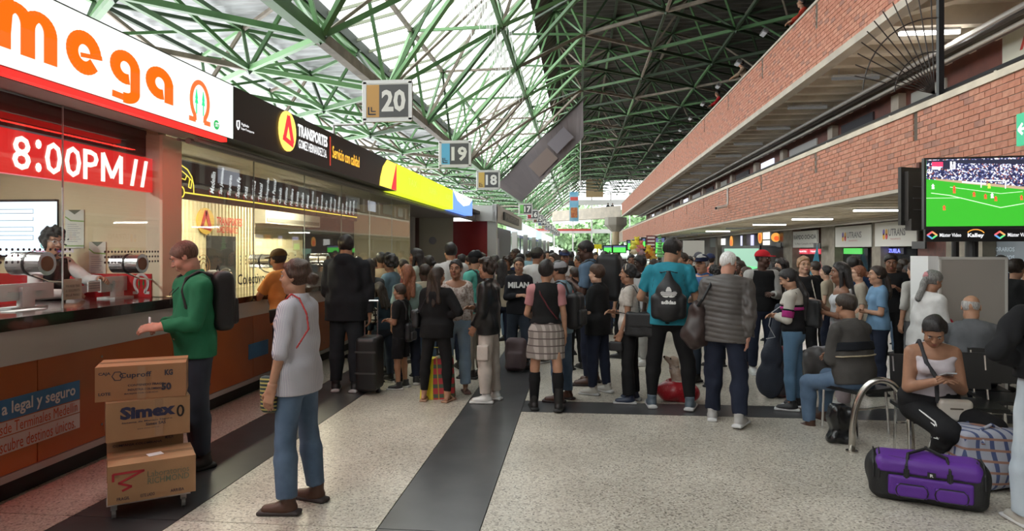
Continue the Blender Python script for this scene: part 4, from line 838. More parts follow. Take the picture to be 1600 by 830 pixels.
def crowdmat():
    m = bpy.data.materials.new('tv_crowd'); m.use_nodes = True; nt = m.node_tree; b = nt.nodes['Principled BSDF']; b.inputs['Base Color'].default_value = (.01, .01, .01, 1)
    t = nt.nodes.new('ShaderNodeTexCoord'); v = nt.nodes.new('ShaderNodeTexVoronoi'); v.inputs['Scale'].default_value = 75; k = nt.nodes.new('ShaderNodeValToRGB'); s = nt.nodes.new('ShaderNodeSeparateColor'); k.color_ramp.interpolation = 'CONSTANT'
    k.color_ramp.elements[0].color = (.01, .012, .05, 1); k.color_ramp.elements[1].position = .35; k.color_ramp.elements[1].color = (.06, .07, .18, 1)
    for p, c in ((.55, (.45, .47, .6)), (.68, (.02, .02, .05)), (.8, (.75, .76, .85)), (.92, (.25, .08, .06))): e = k.color_ramp.elements.new(p); e.color = (*c, 1)
    nt.links.new(t.outputs['Object'], v.inputs['Vector']); nt.links.new(v.outputs['Color'], s.inputs[0]); nt.links.new(s.outputs[0], k.inputs['Fac']); nt.links.new(k.outputs[0], b.inputs['Emission Color']); b.inputs['Emission Strength'].default_value = 1; return m
e_ = .02
ob('screen', tbox(e_, LT - e_, e_, HT - e_, 0, .003), E('pitch_green', (.04, .52, .022), .6), TVt)
sw_, sh_ = LT - 2 * e_, HT - 2 * e_
P2 = lambda u, v: o0 + rt_ * (e_ + u * sw_) + upT * (e_ + v * sh_) + nT * .003
def quad(nm, pts, mat, d=.001):
    q = [P2(*p) + nT * d for p in pts]; return ob(nm, MB().add(q, [tuple(range(len(q)))]), mat, TVt)
quad('stadium_crowd', [(0, .71), (.35, .64), (1, .50), (1, 1), (0, 1)], crowdmat())
quad('stadium_roof', [(0, .95), (1, .89), (1, .97), (0, .99)], E('tv_black', (.01, .012, .03), 1), .002)
quad('advert_board', [(.08, .69), (.33, .63), (1, .49), (1, .53), (.33, .67), (.08, .715)], E('tv_board', (.45, .33, .2), .8), .002)
quad('advert_board', [(.3, .645), (.5, .61), (.5, .635), (.3, .67)], E('tv_board2', (.7, .75, .8), .9), .0025)
WL_ = E('tv_line', (.55, .95, .5), 1)
def tline(pts, w=.007):
    m = MB(); m.stroke([(u * sw_, v * sh_) for u, v in pts], w, P2(0, 0) + nT * .002, rt_, upT, .001); return m
ob('pitch_lines', tline([(.04, .5), (.2, .46), (.62, .27), (1, .38)]), WL_, TVt); ob('pitch_lines', tline([(.2, .585), (.62, .475), (.8, .5)], .005), WL_, TVt); ob('pitch_lines', tline([(0, .425), (.3, .42)], .005), WL_, TVt)
ob('goal_frame', tline([(.46, .57), (.46, .68), (.66, .66), (.66, .55)], .009), E('tv_white', (.9, .9, .95), 1), TVt)
for i, (u, v, c) in enumerate([(.055, .56, 0), (.235, .53, 1), (.235, .49, 1), (.15, .24, 1), (.40, .435, 1), (.495, .40, 1), (.55, .41, 0), (.58, .365, 1), (.79, .375, 1), (.84, .34, 0), (.525, .555, 2)]):
    m = MB(); h = .075
    for (a, b, cc, dd) in ((-.008, .008, .35, .85), (-.01, -.002, 0, .35), (.002, .012, 0, .35), (-.004, .004, .85, 1.0), (-.014, .014, .6, .7)):
        m.prism([(a * sw_, cc * h * sh_), (b * sw_, cc * h * sh_), (b * sw_, dd * h * sh_), (a * sw_, dd * h * sh_)], P2(u, v) + nT * .003, rt_, upT, .001)
    ob('player', m, [E('tv_white'), E('tv_red', (.8, .06, .03), 1), E('tv_yellow', (.8, .9, .1), 1)][c], TVt)
quad('score_box', [(.045, .9), (.14, .89), (.14, .96), (.045, .965)], E('score_red', (.75, .03, .1), 1), .004); quad('score_box', [(.045, .85), (.12, .85), (.12, .89), (.045, .895)], E('tv_white'), .004); quad('score_box', [(.2, .85), (.245, .85), (.245, .96), (.2, .965)], E('tv_white'), .004)
quad('score_box', [(.14, .85), (.2, .85), (.2, .965), (.14, .965)], E('tv_black'), .004)
text('score', '1', P2(.215, .915) + nT * .005, rt_, upT, .012, .035, E('tv_black'), TVt, bold=.02); text('score', '0', P2(.212, .86) + nT * .005, rt_, upT, .02, .035, E('tv_black'), TVt, bold=.02)
# logo bar below
hb = .125
ob('logo_bar', tbox(.01, LT - .0, -hb - .015, -.012, -.05, .0), M('bar_black', (.008, .008, .009), .3), TVt)
PB = lambda u, v: o0 + rt_ * u + upT * (-hb - .015 + v) + nT * .001
TG = E('bar_white', (.8, .8, .82), .7)
text('lettering', 'Kalley', PB(.405, .035), rt_, upT, .15, .052, TG, TVt, bold=.035)
m = MB(); m.stroke(arc(.075, .03, .085, 25, 150, 14, .06), .009, PB(.405, .035), rt_, upT, .001); ob('logo_arc', m, E('arc_orange', (.9, .35, .05), .8), TVt)
for u0 in (.03, .655):
    text('lettering', 'Máster Video', PB(u0 + .115, .05), rt_, upT, .2, .038, TG, TVt, bold=.015)
    for (p0, p1, c, nm) in (((0, 0), (.045, .035), (.75, .1, .12), 'r'), ((.045, .035), (.09, 0), (.75, .3, .1), 'o'), ((.09, 0), (.045, -.035), (.1, .6, .2), 'g'), ((.045, -.035), (0, 0), (.1, .3, .6), 'b')):
        m = MB(); m.stroke([p0, p1], .017, PB(u0, .068), rt_, upT, .001); ob('logo_diamond', m, E('ld_' + nm, c, .8), TVt)
ob('post', MB().tube([(pcx[0], pcx[1], 1.6), (pcx[0], pcx[1], zT0 - .02)], .06, 16), BK(), TVt)
ob('back_mount', tbox(.3, .62, .1, .4, -.14, -.07), BK(), TVt)
# second television seen from behind
t2 = thing('television', at(1430, 357, 7.4), 'second television facing away, showing its dark ribbed back', 'television')
d2 = 7.5; zz0, zz1 = at(1430, 352, d2)[2], at(1430, 261, d2)[2]; x0, x1 = at(1408, 300, d2), at(1500, 300, d2 + .3); r2 = x1 - x0; r2[2] = 0; L2 = np.linalg.norm(r2); r2 /= L2; n2 = np.cross(r2, upT); o2 = np.array([x0[0], x0[1], zz0])
def t2box(u0, u1, v0, v1, d0, d1):
    P = lambda u, v, d: o2 + r2 * u + upT * v + n2 * d
    return MB().hexa([P(u0, v0, d0), P(u1, v0, d0), P(u1, v0, d1), P(u0, v0, d1), P(u0, v1, d0), P(u1, v1, d0), P(u1, v1, d1), P(u0, v1, d1)])
GB = M('tv_back', (.03, .028, .026), .45); ob('casing', t2box(0, L2, 0, zz1 - zz0, -.04, 0), GB, t2); ob('back_shell', t2box(.05, L2, .05, zz1 - zz0 - .05, 0, .05), M('tv_back2', (.045, .04, .037), .5), t2)
for k in range(3): ob('vent_rib', t2box(.12, L2, .17 + .13 * k, .18 + .13 * k, .05, .058), M('vent', (.1, .1, .1), .5), t2)
ob('lower_bulge', t2box(.06, .4, -.06, .07, 0, .08), M('tv_back2'), t2); ob('bracket', t2box(.25, .4, zz1 - zz0, zz1 - zz0 + .06, -.02, .02), M('bracket_brown', (.12, .04, .03), .6), t2)
ob('mount_arm', t2box(L2 - .02, L2 + .3, .25, .33, -.03, .02), GB, t2); ob('post', MB().tube([(x1[0], x1[1] + .1, 0), (x1[0], x1[1] + .1, zz0 + .3)], .04, 10), BK(), t2)
# display panel (white frame)
DP = 6.95; f0 = at(1468, 402, DP); f1 = at(1575, 402, DP + .05); zc0 = f0[2]
dp = thing('display_panel', (f0[0], f0[1], 0), 'grey double-sided display panel with white frame on the television base', 'display panel')
rr = f1 - f0; rr[2] = 0; LD = float(np.linalg.norm(rr)); rr /= LD; nn_ = np.cross(rr, upT); oD = np.array([f0[0], f0[1], .12])
def dbox(u0, u1, v0, v1, d0, d1):
    P = lambda u, v, d: oD + rr * u + upT * v + nn_ * d
    return MB().hexa([P(u0, v0, d0), P(u1, v0, d0), P(u1, v0, d1), P(u0, v0, d1), P(u0, v1, d0), P(u1, v1, d0), P(u1, v1, d1), P(u0, v1, d1)])
HD = zc0 - .12; PF = M('panel_frame', (.55, .53, .5), .4); PG_ = M('panel_grey', (.34, .31, .285), .22)
ob('panel_face', dbox(.02, LD - .02, .02, HD - .02, -.3, -.004), PG_, dp)
ob('frame_strip', dbox(0, LD, HD - .025, HD, -.3, .0), PF, dp); ob('frame_strip', dbox(LD - .03, LD, 0, HD, -.02, .0), PF, dp); ob('frame_strip', dbox(0, .02, 0, HD, -.02, .0), PF, dp); ob('frame_strip', dbox(0, LD, 0, .03, -.3, 0), PF, dp)
ob('white_side', dbox(-.11, 0, 0, HD + .01, -.3, -.02), M('panel_side', (.72, .72, .72), .4), dp); ob('base_plate', dbox(-.1, LD, -.12, 0, -.3, 0), BK(), dp)

# ================================================================ FAR END
YF = 98.0
ob('ground_outside', MB().box(-60, 60, 100, 230, -.3, -.1), M('asphalt', (.2, .2, .19), .9), kind='structure')
gw = ob('wall_far_glazing', MB().box(-9, 13, YF, YF + .1, 8.2, 9.0).box(-9, 13, YF, YF + .1, 4.1, 4.7), M('frame_white', (.7, .7, .7), .5), kind='structure')
for k in range(9): ob('mullion', MB().box(-9 + k * 2.75, -8.8 + k * 2.75, YF, YF + .12, 0, 10), M('frame_white'), gw)
ob('window_far', MB().box(-9, 13, YF + .04, YF + .06, 0, 8.2), GL, kind='structure')
ob('trim_red_band', MB().box(-9, 2, YF - .1, YF, 4.45, 4.75), M('band_red', (.5, .06, .05), .6), kind='structure')
wb = thing('white_building', (0, 135, 0), 'long white building with a flat roof beyond the far glazing', 'building')
ob('wall', MB().box(-30, 14, 135, 145, 5.6, 9.0), M('bld_white', (.8, .8, .8), .6), wb); ob('roof', MB().box(-31, 15, 134, 146, 9.0, 9.5), M('bld_roof', (.6, .6, .6), .6), wb)
for k in range(7): ob('column', MB().box(-28 + k * 6.5, -27 + k * 6.5, 135.5, 137, 0, 5.6), M('bld_white'), wb)
LF = [M('leaf_a', (.26, .42, .18), .6), M('leaf_b', (.40, .58, .30), .6), M('leaf_c', (.18, .30, .13), .6)]
def tree(x, y, h, r, lab):
    t = thing('tree', (x, y, 0), lab, 'tree', None)
    ob('trunk', MB().tube([(x, y, 0), (x + .2, y, h * .35), (x, y, h * .6)], [.35, .25, .12], 8), M('bark', (.15, .11, .08), .9), t)
    for c in range(3):
        m = MB()
        for i in range(420):
            v = np.array([rnd.gauss(0, 1), rnd.gauss(0, 1), rnd.gauss(0, 1)]); v /= np.linalg.norm(v); q = np.array([x, y, h * .62]) + v * np.array([r, r, h * .4]) * rnd.uniform(.55, 1.0) * (1 + .15 * math.sin(v[0] * 7 + v[2] * 5))
            a = np.array([rnd.gauss(0, 1) for _ in range(3)]); a /= np.linalg.norm(a); b = np.cross(a, v + .01); b /= np.linalg.norm(b); s = rnd.uniform(.35, .7); m.add([q - a * s, q + b * s * .6, q + a * s, q - b * s * .6], [(0, 1, 2, 3)])
        tag(ob('foliage', m, LF[c], t), kind='stuff')
for i, (x, y, h, r, l) in enumerate([(-14, 118, 9, 4.5, 'leafy tree outside, leftmost beyond the far glazing'), (-7, 121, 7, 4, 'small leafy tree outside beside the leftmost tree'), (-1, 116, 6, 4, 'low round tree outside in the middle of the far opening'), (5, 119, 8, 4.5, 'leafy tree outside behind the concrete column'), (11, 122, 10, 5, 'tall leafy tree outside right of the column'), (-20, 150, 14, 8, 'big dark tree behind the white building, left'), (0, 155, 13, 8, 'big dark tree behind the white building, centre'), (17, 150, 14, 8, 'big dark tree behind the white building, right')]): tree(x, y, h, r, l)
# cross bridge, its column
bq0 = onx(969, XU, 342); YBR = float(bq0[1])
br = ob('bridge_walkway', MB().hexa([(-3.5, YBR + 10, ZU0 + .0), (XU + .1, YBR, ZU0 - .05), (XU + .1, YBR + 3, ZU0), (-3.5, YBR + 13, ZU0), (-3.5, YBR + 10, ZU1 - .1), (XU + .1, YBR, ZU1), (XU + .1, YBR + 3, ZU1), (-3.5, YBR + 13, ZU1)]), CONC, kind=None, label='pale concrete walkway crossing the far end of the hall', cat='bridge')
colm = thing('concrete_column', (at(962, 390, YBR - 2)[0], at(962, 390, YBR - 2)[1], 0), 'round concrete column with flared octagonal head at the far end', 'column')
cx, cy = WL[colm.name][:2]; CT = M('column_tan', (.45, .36, .23), .6)
ob('shaft', MB().tube([(cx, cy, 0), (cx, cy, 4.6)], .43, 20), CT, colm)
ob('capital', MB().tube([(cx, cy, 3.9), (cx, cy, 4.7), (cx, cy, ZU0 - .1)], [.5, 1.35, 1.35], 8), M('capital', (.3, .28, .24), .7), colm)
ob('wall_gable_tan', MB().box(1.2, 3.6, 93, 93.4, 9.0, 11.5), M('tan_board', (.5, .36, .2), .7), kind='structure')
# mid-hall stalls and televisions
def stv(px0, px1, pyt, pyb, d, lab, g=(.1, .75, .1)):
    a, b = at(px0, pyb, d), at(px1, pyt, d); t = thing('television', (a[0], a[1], 0), lab, 'television')
    ob('casing', MB().box(a[0], b[0], a[1], a[1] + .08, a[2], b[2]), BK(), t); hh = b[2] - a[2]
    ob('screen', MB().box(a[0] + .04, b[0] - .04, a[1] - .01, a[1], a[2] + .04, a[2] + hh * .68), E('stv_g%.2f' % g[0], g, .8), t); ob('screen_top', MB().box(a[0] + .04, b[0] - .04, a[1] - .01, a[1], a[2] + hh * .68, b[2] - .04), E('stv_top', (.08, .1, .2), .8), t)
    ob('post', MB().tube([((a[0] + b[0]) / 2, a[1] + .1, 0), ((a[0] + b[0]) / 2, a[1] + .1, a[2] + .1)], .05, 8), BK(), t)
stv(942, 957, 383, 396, 26, 'leftmost small television with green pitch in the middle distance'); stv(956.5, 979, 382.5, 396, 25, 'wide small television with green pitch beside the concrete column'); stv(979, 992, 375, 392, 22, 'small television left of the yellow soft toys'); stv(1002, 1010, 371, 391, 21, 'narrow television left of the maroon price board'); stv(1022, 1040, 370, 398, 20, 'television half hidden behind the tall man in teal', (.1, .6, .15))
a, b = at(1010, 392, 19), at(1024.5, 368, 19); t = thing('price_board', (a[0], a[1], 1.6), 'maroon price board with white lines over the toy stall', 'sign board')
ob('board', MB().box(a[0], b[0], a[1], a[1] + .05, a[2], b[2]), M('maroon', (.16, .03, .04), .5), t)
for k in range(4): ob('white_line', MB().box(a[0] + .03, b[0] - .03, a[1] - .01, a[1], a[2] + .05 + k * .1, a[2] + .1 + k * .1), M('emblem_white'), t)
ob('post', MB().tube([((a[0] + b[0]) / 2, a[1] + .08, 0), ((a[0] + b[0]) / 2, a[1] + .08, a[2])], .04, 8), BK(), t)
a, b = at(927, 389, 40), at(940, 382, 40); ob('yellow_sign', MB().box(a[0], b[0], a[1], a[1] + .1, a[2], b[2]).tube([((a[0] + b[0]) / 2, a[1] + .05, 0), ((a[0] + b[0]) / 2, a[1] + .05, a[2])], .05, 6), M('yellow_board', (.8, .75, .02), .5), label='bright yellow sign in the far middle of the hall', cat='sign')
def ball(m, c, r, n=8, k=5, sq=1):
    pts = []; c = np.array(c)
    for i in range(1, k): a = math.pi * i / k; pts += [c + (r * math.sin(a) * math.cos(2 * math.pi * j / n), r * math.sin(a) * math.sin(2 * math.pi * j / n), r * math.cos(a) * sq) for j in range(n)]
    o = len(pts); pts += [c + (0, 0, r * sq), c - (0, 0, r * sq)]; f = [(o, j, (j + 1) % n) for j in range(n)] + [(o + 1, (k - 2) * n + (j + 1) % n, (k - 2) * n + j) for j in range(n)]
    for i in range(k - 2): f += [(i * n + j, (i + 1) * n + j, (i + 1) * n + (j + 1) % n, i * n + (j + 1) % n) for j in range(n)]
    return m.add(pts, f)
toys = [(995, 380, (.75, .6, .05), 'yellow'), (990, 386, (.7, .65, .1), 'pale yellow'), (1001, 386, (.7, .2, .15), 'coral'), (996, 391, (.65, .25, .25), 'pink'), (991, 393, (.6, .5, .35), 'beige'), (1001, 394, (.4, .25, .3), 'mauve'), (1013, 393, (.7, .45, .03), 'amber'), (1017, 397, (.65, .25, .03), 'orange'), (1012, 400, (.3, .1, .02), 'brown'), (1020, 402, (.5, .3, .05), 'ochre')]
for px, py, c, n in toys:
    q = at(px, py, 18.5); r = .095; t = MB(); ball(t, q, r); ball(t, q + (0, -.02, .11), .065); ball(t, q + (.05, 0, .16), .028); ball(t, q + (-.05, 0, .16), .028); ball(t, q + (.09, -.03, -.02), .035); ball(t, q + (-.09, -.03, -.02), .035)
    ob('plush_toy', t, M('toy_' + n, c, .8), label='%s plush toy hanging at the distant toy stall' % n, cat='toy', smooth=True)
q = at(1031, 400, 18); m = MB(); [ball(m, q + (0, 0, .07 * k), .1 - .008 * k + .015 * (k % 2), sq=.5) for k in range(9)]; ob('green_garland', m, M('garland', (.2, .5, .2), .7), label='pale green bunched garland beside the price board', cat='garland', smooth=True)
ts = thing('toy_stall', at(1008, 390, 19) * np.array([1, 1, 0]), 'metal rack of the toy stall behind the crowd', 'stall rack'); q = WL[ts.name]
for dx in (-.4, .45): ob('upright', MB().tube([(q[0] + dx, q[1], 0), (q[0] + dx, q[1], 2.0)], .02, 6), CHR(), ts)
for z in (1.4, 1.75): ob('cross_bar', MB().tube([(q[0] - .4, q[1], z), (q[0] + .45, q[1], z)], .015, 6), CHR(), ts)
# white notice column in the crowd and dark stall roofs
a, b = at(1068, 405, 22), at(1100, 376, 22); ob('white_stall_panel', MB().box(a[0], b[0], a[1], a[1] + .1, 0, b[2]), M('stall_white', (.55, .55, .52), .5), label='plain white stall panel behind the man with the navy cap', cat='panel')
# ================================================================ PEOPLE: one implicit surface per body or garment
A = lambda *a: np.array(a, float)
def nrm(v): v = np.array(v, float); return v / (np.linalg.norm(v) + 1e-9)
class SD:
    """signed distance grid; every shape only touches its own neighbourhood"""
    def __init__(s, lo, hi, h):
        s.h = h; s.lo = np.array(lo, float) - 2 * h; n = np.ceil((np.array(hi) - s.lo) / h).astype(int) + 3; s.n = n
        s.ax = [(s.lo[i] + h * np.arange(n[i])).astype(np.float32) for i in range(3)]; s.v = np.full(n, .08, np.float32)
    def win(s, lo, hi):
        sl = []
        for i in range(3):
            a = max(0, int((lo[i] - s.lo[i]) / s.h)); b = min(s.n[i], int((hi[i] - s.lo[i]) / s.h) + 2)
            if b <= a: return None
            sl.append(slice(a, b))
        return tuple(sl), s.ax[0][sl[0]][:, None, None], s.ax[1][sl[1]][None, :, None], s.ax[2][sl[2]][None, None, :]
    def mix(s, sl, d, k, sub=False):
        a = s.v[sl]
        if sub:
            d = -d; h = np.clip(.5 - .5 * (d - a) / k, 0, 1); s.v[sl] = d * (1 - h) + a * h + k * h * (1 - h) if 0 else np.where(True, a * h + d * (1 - h) + k * h * (1 - h), a); return
        if k <= 0: s.v[sl] = np.minimum(a, d); return
        h = np.clip(.5 + .5 * (a - d) / k, 0, 1); s.v[sl] = a * (1 - h) + d * h - k * h * (1 - h)
    def cone(s, a, b, ra, rb, k=.02, w=None, sw=1, flat=False, flata=False, sub=False):
        a = np.array(a, float); b = np.array(b, float); R = max(ra, rb) * max(1, sw) + .05 + k
        g = s.win(np.minimum(a, b) - R, np.maximum(a, b) + R)
        if g is None: return
        sl, X, Y, Z = g; d = b - a; L2 = float(d @ d) + 1e-9; px, py, pz = X - np.float32(a[0]), Y - np.float32(a[1]), Z - np.float32(a[2])
        dot = (px * d[0] + py * d[1] + pz * d[2]) / L2; t = np.clip(dot, 0, 1); qx, qy, qz = px - t * d[0], py - t * d[1], pz - t * d[2]
        if w is not None:
            w = np.array(w, float); c = (qx * w[0] + qy * w[1] + qz * w[2]) * (1 - 1 / sw); qx, qy, qz = qx - c * w[0], qy - c * w[1], qz - c * w[2]
        D = np.sqrt(qx * qx + qy * qy + qz * qz) - (ra + (rb - ra) * t)
        L = math.sqrt(L2)
        if flat: D = np.maximum(D, (dot - 1) * L)
        if flata: D = np.maximum(D, -dot * L)
        s.mix(sl, D, k, sub)
    def ell(s, c, r, R=None, k=.02, sub=False):
        c = np.array(c, float); m = max(r) + .05 + k; g = s.win(c - m, c + m)
        if g is None: return
        sl, X, Y, Z = g; X, Y, Z = X - np.float32(c[0]), Y - np.float32(c[1]), Z - np.float32(c[2])
        if R is None: x, y, z = X, Y, Z
        else: x, y, z = [X * R[0, i] + Y * R[1, i] + Z * R[2, i] for i in range(3)]
        k0 = np.sqrt((x / r[0]) ** 2 + (y / r[1]) ** 2 + (z / r[2]) ** 2); k1 = np.sqrt((x / r[0] ** 2) ** 2 + (y / r[1] ** 2) ** 2 + (z / r[2] ** 2) ** 2) + 1e-6
        s.mix(sl, k0 * (k0 - 1) / k1, k, sub)
    def rbox(s, c, hf, rad, R=None, k=.01):
        c = np.array(c, float); m = float(np.linalg.norm(hf)) + .05; g = s.win(c - m, c + m)
        if g is None: return
        sl, X, Y, Z = g; X, Y, Z = X - np.float32(c[0]), Y - np.float32(c[1]), Z - np.float32(c[2])
        if R is None: q = [X, Y, Z]
        else: q = [X * R[0, i] + Y * R[1, i] + Z * R[2, i] for i in range(3)]
        q = [np.abs(q[i]) - (hf[i] - rad) for i in range(3)]
        D = np.sqrt(sum(np.maximum(t, 0) ** 2 for t in q)) + np.minimum(np.maximum(q[0], np.maximum(q[1], q[2])), 0) - rad; s.mix(sl, D, k)
    def cut(s, p, n):
        p = np.array(p); n = nrm(n); X, Y, Z = s.ax[0][:, None, None], s.ax[1][None, :, None], s.ax[2][None, None, :]
        s.v = np.maximum(s.v, (X - np.float32(p[0])) * n[0] + (Y - np.float32(p[1])) * n[1] + (Z - np.float32(p[2])) * n[2]).astype(np.float32)
    def folds(s, amp, seed=0, fr=38, zs=.45):
        r = np.random.RandomState(seed); X, Y, Z = s.ax[0][:, None, None], s.ax[1][None, :, None], s.ax[2][None, None, :]
        for i in range(4):
            d = r.normal(size=3); d /= np.linalg.norm(d); d[2] *= zs; f = fr * (.6 + .8 * r.rand()); s.v += (amp * .5 * np.sin((X * d[0] + Y * d[1] + Z * d[2]) * f + r.rand() * 6 + 1.5 * np.sin((X * d[1] - Z * d[0]) * f * .45))).astype(np.float32)
    def mesh(s):
        v = s.v; S_ = v < 0; c = np.zeros(np.array(v.shape) - 1, np.int8)
        cs = [(i, j, k) for i in (0, 1) for j in (0, 1) for k in (0, 1)]; sl = lambda a, i: slice(i, a.shape[0] - 1 + i)
        sub = lambda a, i, j, k: a[i:a.shape[0] - 1 + i, j:a.shape[1] - 1 + j, k:a.shape[2] - 1 + k]
        for q in cs: c += sub(S_, *q)
        mk = (c > 0) & (c < 8); I = np.argwhere(mk); n = len(I)
        if n == 0: return np.zeros((0, 3)), np.zeros((0, 4), int)
        idx = np.full(mk.shape, -1, np.int64); idx[mk] = np.arange(n); cv = np.stack([v[I[:, 0] + q[0], I[:, 1] + q[1], I[:, 2] + q[2]] for q in cs], 1)
        acc = np.zeros((n, 3)); cnt = np.zeros(n)
        for a in range(8):
            for b in range(a + 1, 8):
                if sum(abs(cs[a][t] - cs[b][t]) for t in range(3)) != 1: continue
                va, vb = cv[:, a], cv[:, b]; m = (va < 0) != (vb < 0); t = np.where(m, va / (va - vb + 1e-12), 0)
                pa, pb = np.array(cs[a], float), np.array(cs[b], float); acc += np.where(m[:, None], pa + t[:, None] * (pb - pa), 0); cnt += m
        V = s.lo + (I + acc / cnt[:, None]) * s.h; F = []
        for ax in range(3):
            lo = [slice(1, -1)] * 3; lo[ax] = slice(0, -1); hi = list(lo); hi[ax] = slice(1, None); A_, B_ = S_[tuple(lo)], S_[tuple(hi)]; E_ = np.argwhere(A_ != B_)
            if not len(E_): continue
            off = np.array([1, 1, 1]); off[ax] = 0; P = E_ + off; fl_ = A_[tuple(E_.T)]; u, w = [(1, 2), (2, 0), (0, 1)][ax]; q = []
            for du, dw in ((-1, -1), (0, -1), (0, 0), (-1, 0)): Q = P.copy(); Q[:, u] += du; Q[:, w] += dw; q.append(idx[tuple(Q.T)])
            q = np.stack(q, 1); q[~fl_] = q[~fl_][:, ::-1]; F.append(q)
        return V, np.concatenate(F)
def fast(name, V, Fc, mats, mi=None, parent=None, smooth=True, **k):
    lo, hi = V.min(0), V.max(0); c = (lo + hi) / 2
    if parent is None: c[2] = lo[2]
    me = bpy.data.meshes.new(name); me.vertices.add(len(V)); me.vertices.foreach_set('co', (V - c).astype(np.float32).ravel()); n = len(Fc); me.loops.add(n * 4); me.loops.foreach_set('vertex_index', Fc.astype(np.int32).ravel())
    me.polygons.add(n); me.polygons.foreach_set('loop_start', np.arange(0, n * 4, 4, dtype=np.int32))
    for m in (mats if isinstance(mats, (list, tuple)) else [mats]): me.materials.append(m)
    if mi is not None: me.polygons.foreach_set('material_index', mi.astype(np.int32))
    if smooth: me.polygons.foreach_set('use_smooth', np.ones(n, bool))
    me.update(calc_edges=True); o = bpy.data.objects.new(name, me); COL.objects.link(o); WL[o.name] = c; o.location = c - (WL[parent.name] if parent else 0)
    if parent: o.parent = parent
    return tag(o, **k)
def cat(parts):
    V, Fs, mi, o = [], [], [], 0
    for v, f, m in parts:
        if len(v) == 0: continue
        V.append(v); Fs.append(f + o); mi.append(np.full(len(f), m)); o += len(v)
    return np.concatenate(V), np.concatenate(Fs), np.concatenate(mi)
SKIN = {'light': (.62, .37, .26), 'tan': (.46, .25, .16), 'mid': (.36, .185, .115), 'brown': (.24, .115, .07), 'dark': (.085, .042, .03), 'black': (.045, .024, .018), 'red': (.58, .30, .22)}
HAIR = {'black': (.012, .010, .010), 'dark': (.022, .014, .010), 'brown': (.04, .02, .012), 'auburn': (.16, .06, .03), 'grey': (.28, .27, .26), 'white': (.62, .6, .57), 'dgrey': (.13, .125, .12), 'blond': (.25, .14, .07), 'rust': (.09, .045, .03)}
def skinm(n): c = SKIN[n]; return M('skin_' + n, c, .5, c2=tuple(x * .86 for x in c), sc=14, spec=.35, bump=.05, bsc=90)
def hairm(n): c = HAIR[n]; return M('hair_' + n, c, .42, c2=tuple(min(1, x * 1.9 + .008) for x in c), sc=22, stretch=(6, 6, .7), bump=.6, bsc=30, spec=.4)
def cloth(n, c=(.5, .5, .5), rough=.85, v=.8): return M('cloth_' + n, c, rough, c2=tuple(x * v for x in c), sc=6, bump=.15, bsc=60, spec=.2)
LIP = M('lips', (.33, .085, .075), .45); EYW = M('eye_white', (.42, .39, .37), .4); IRI = M('iris', (.015, .01, .008), .15)
ARM = {'down': ((.19, .0, -1), (.06, .14, -1)), 'hold': ((.14, .1, -1), (-.72, .75, .1)), 'phone': ((.14, .15, -1), (-.62, .8, .55)), 'hip': ((.75, -.35, -1), (-.75, .45, -.35)), 'counter': ((.1, .75, -.9), (-.15, 1, .05)),
       'strap': ((.25, .15, -1), (-.35, .75, 1.0)), 'fwd': ((.1, .5, -.9), (0, .9, -.1)), 'back': ((.15, -.3, -1), (-.1, .05, -1)), 'bag': ((.15, .0, -1), (-.02, .35, -.9)), 'cross': ((.15, .3, -1), (-.8, .55, .12)), 'reach': ((.2, 1, -.55), (-.3, 1, .15)), 'lean': ((.25, .75, -.6), (-.65, .8, -.1))}
class Fig: pass
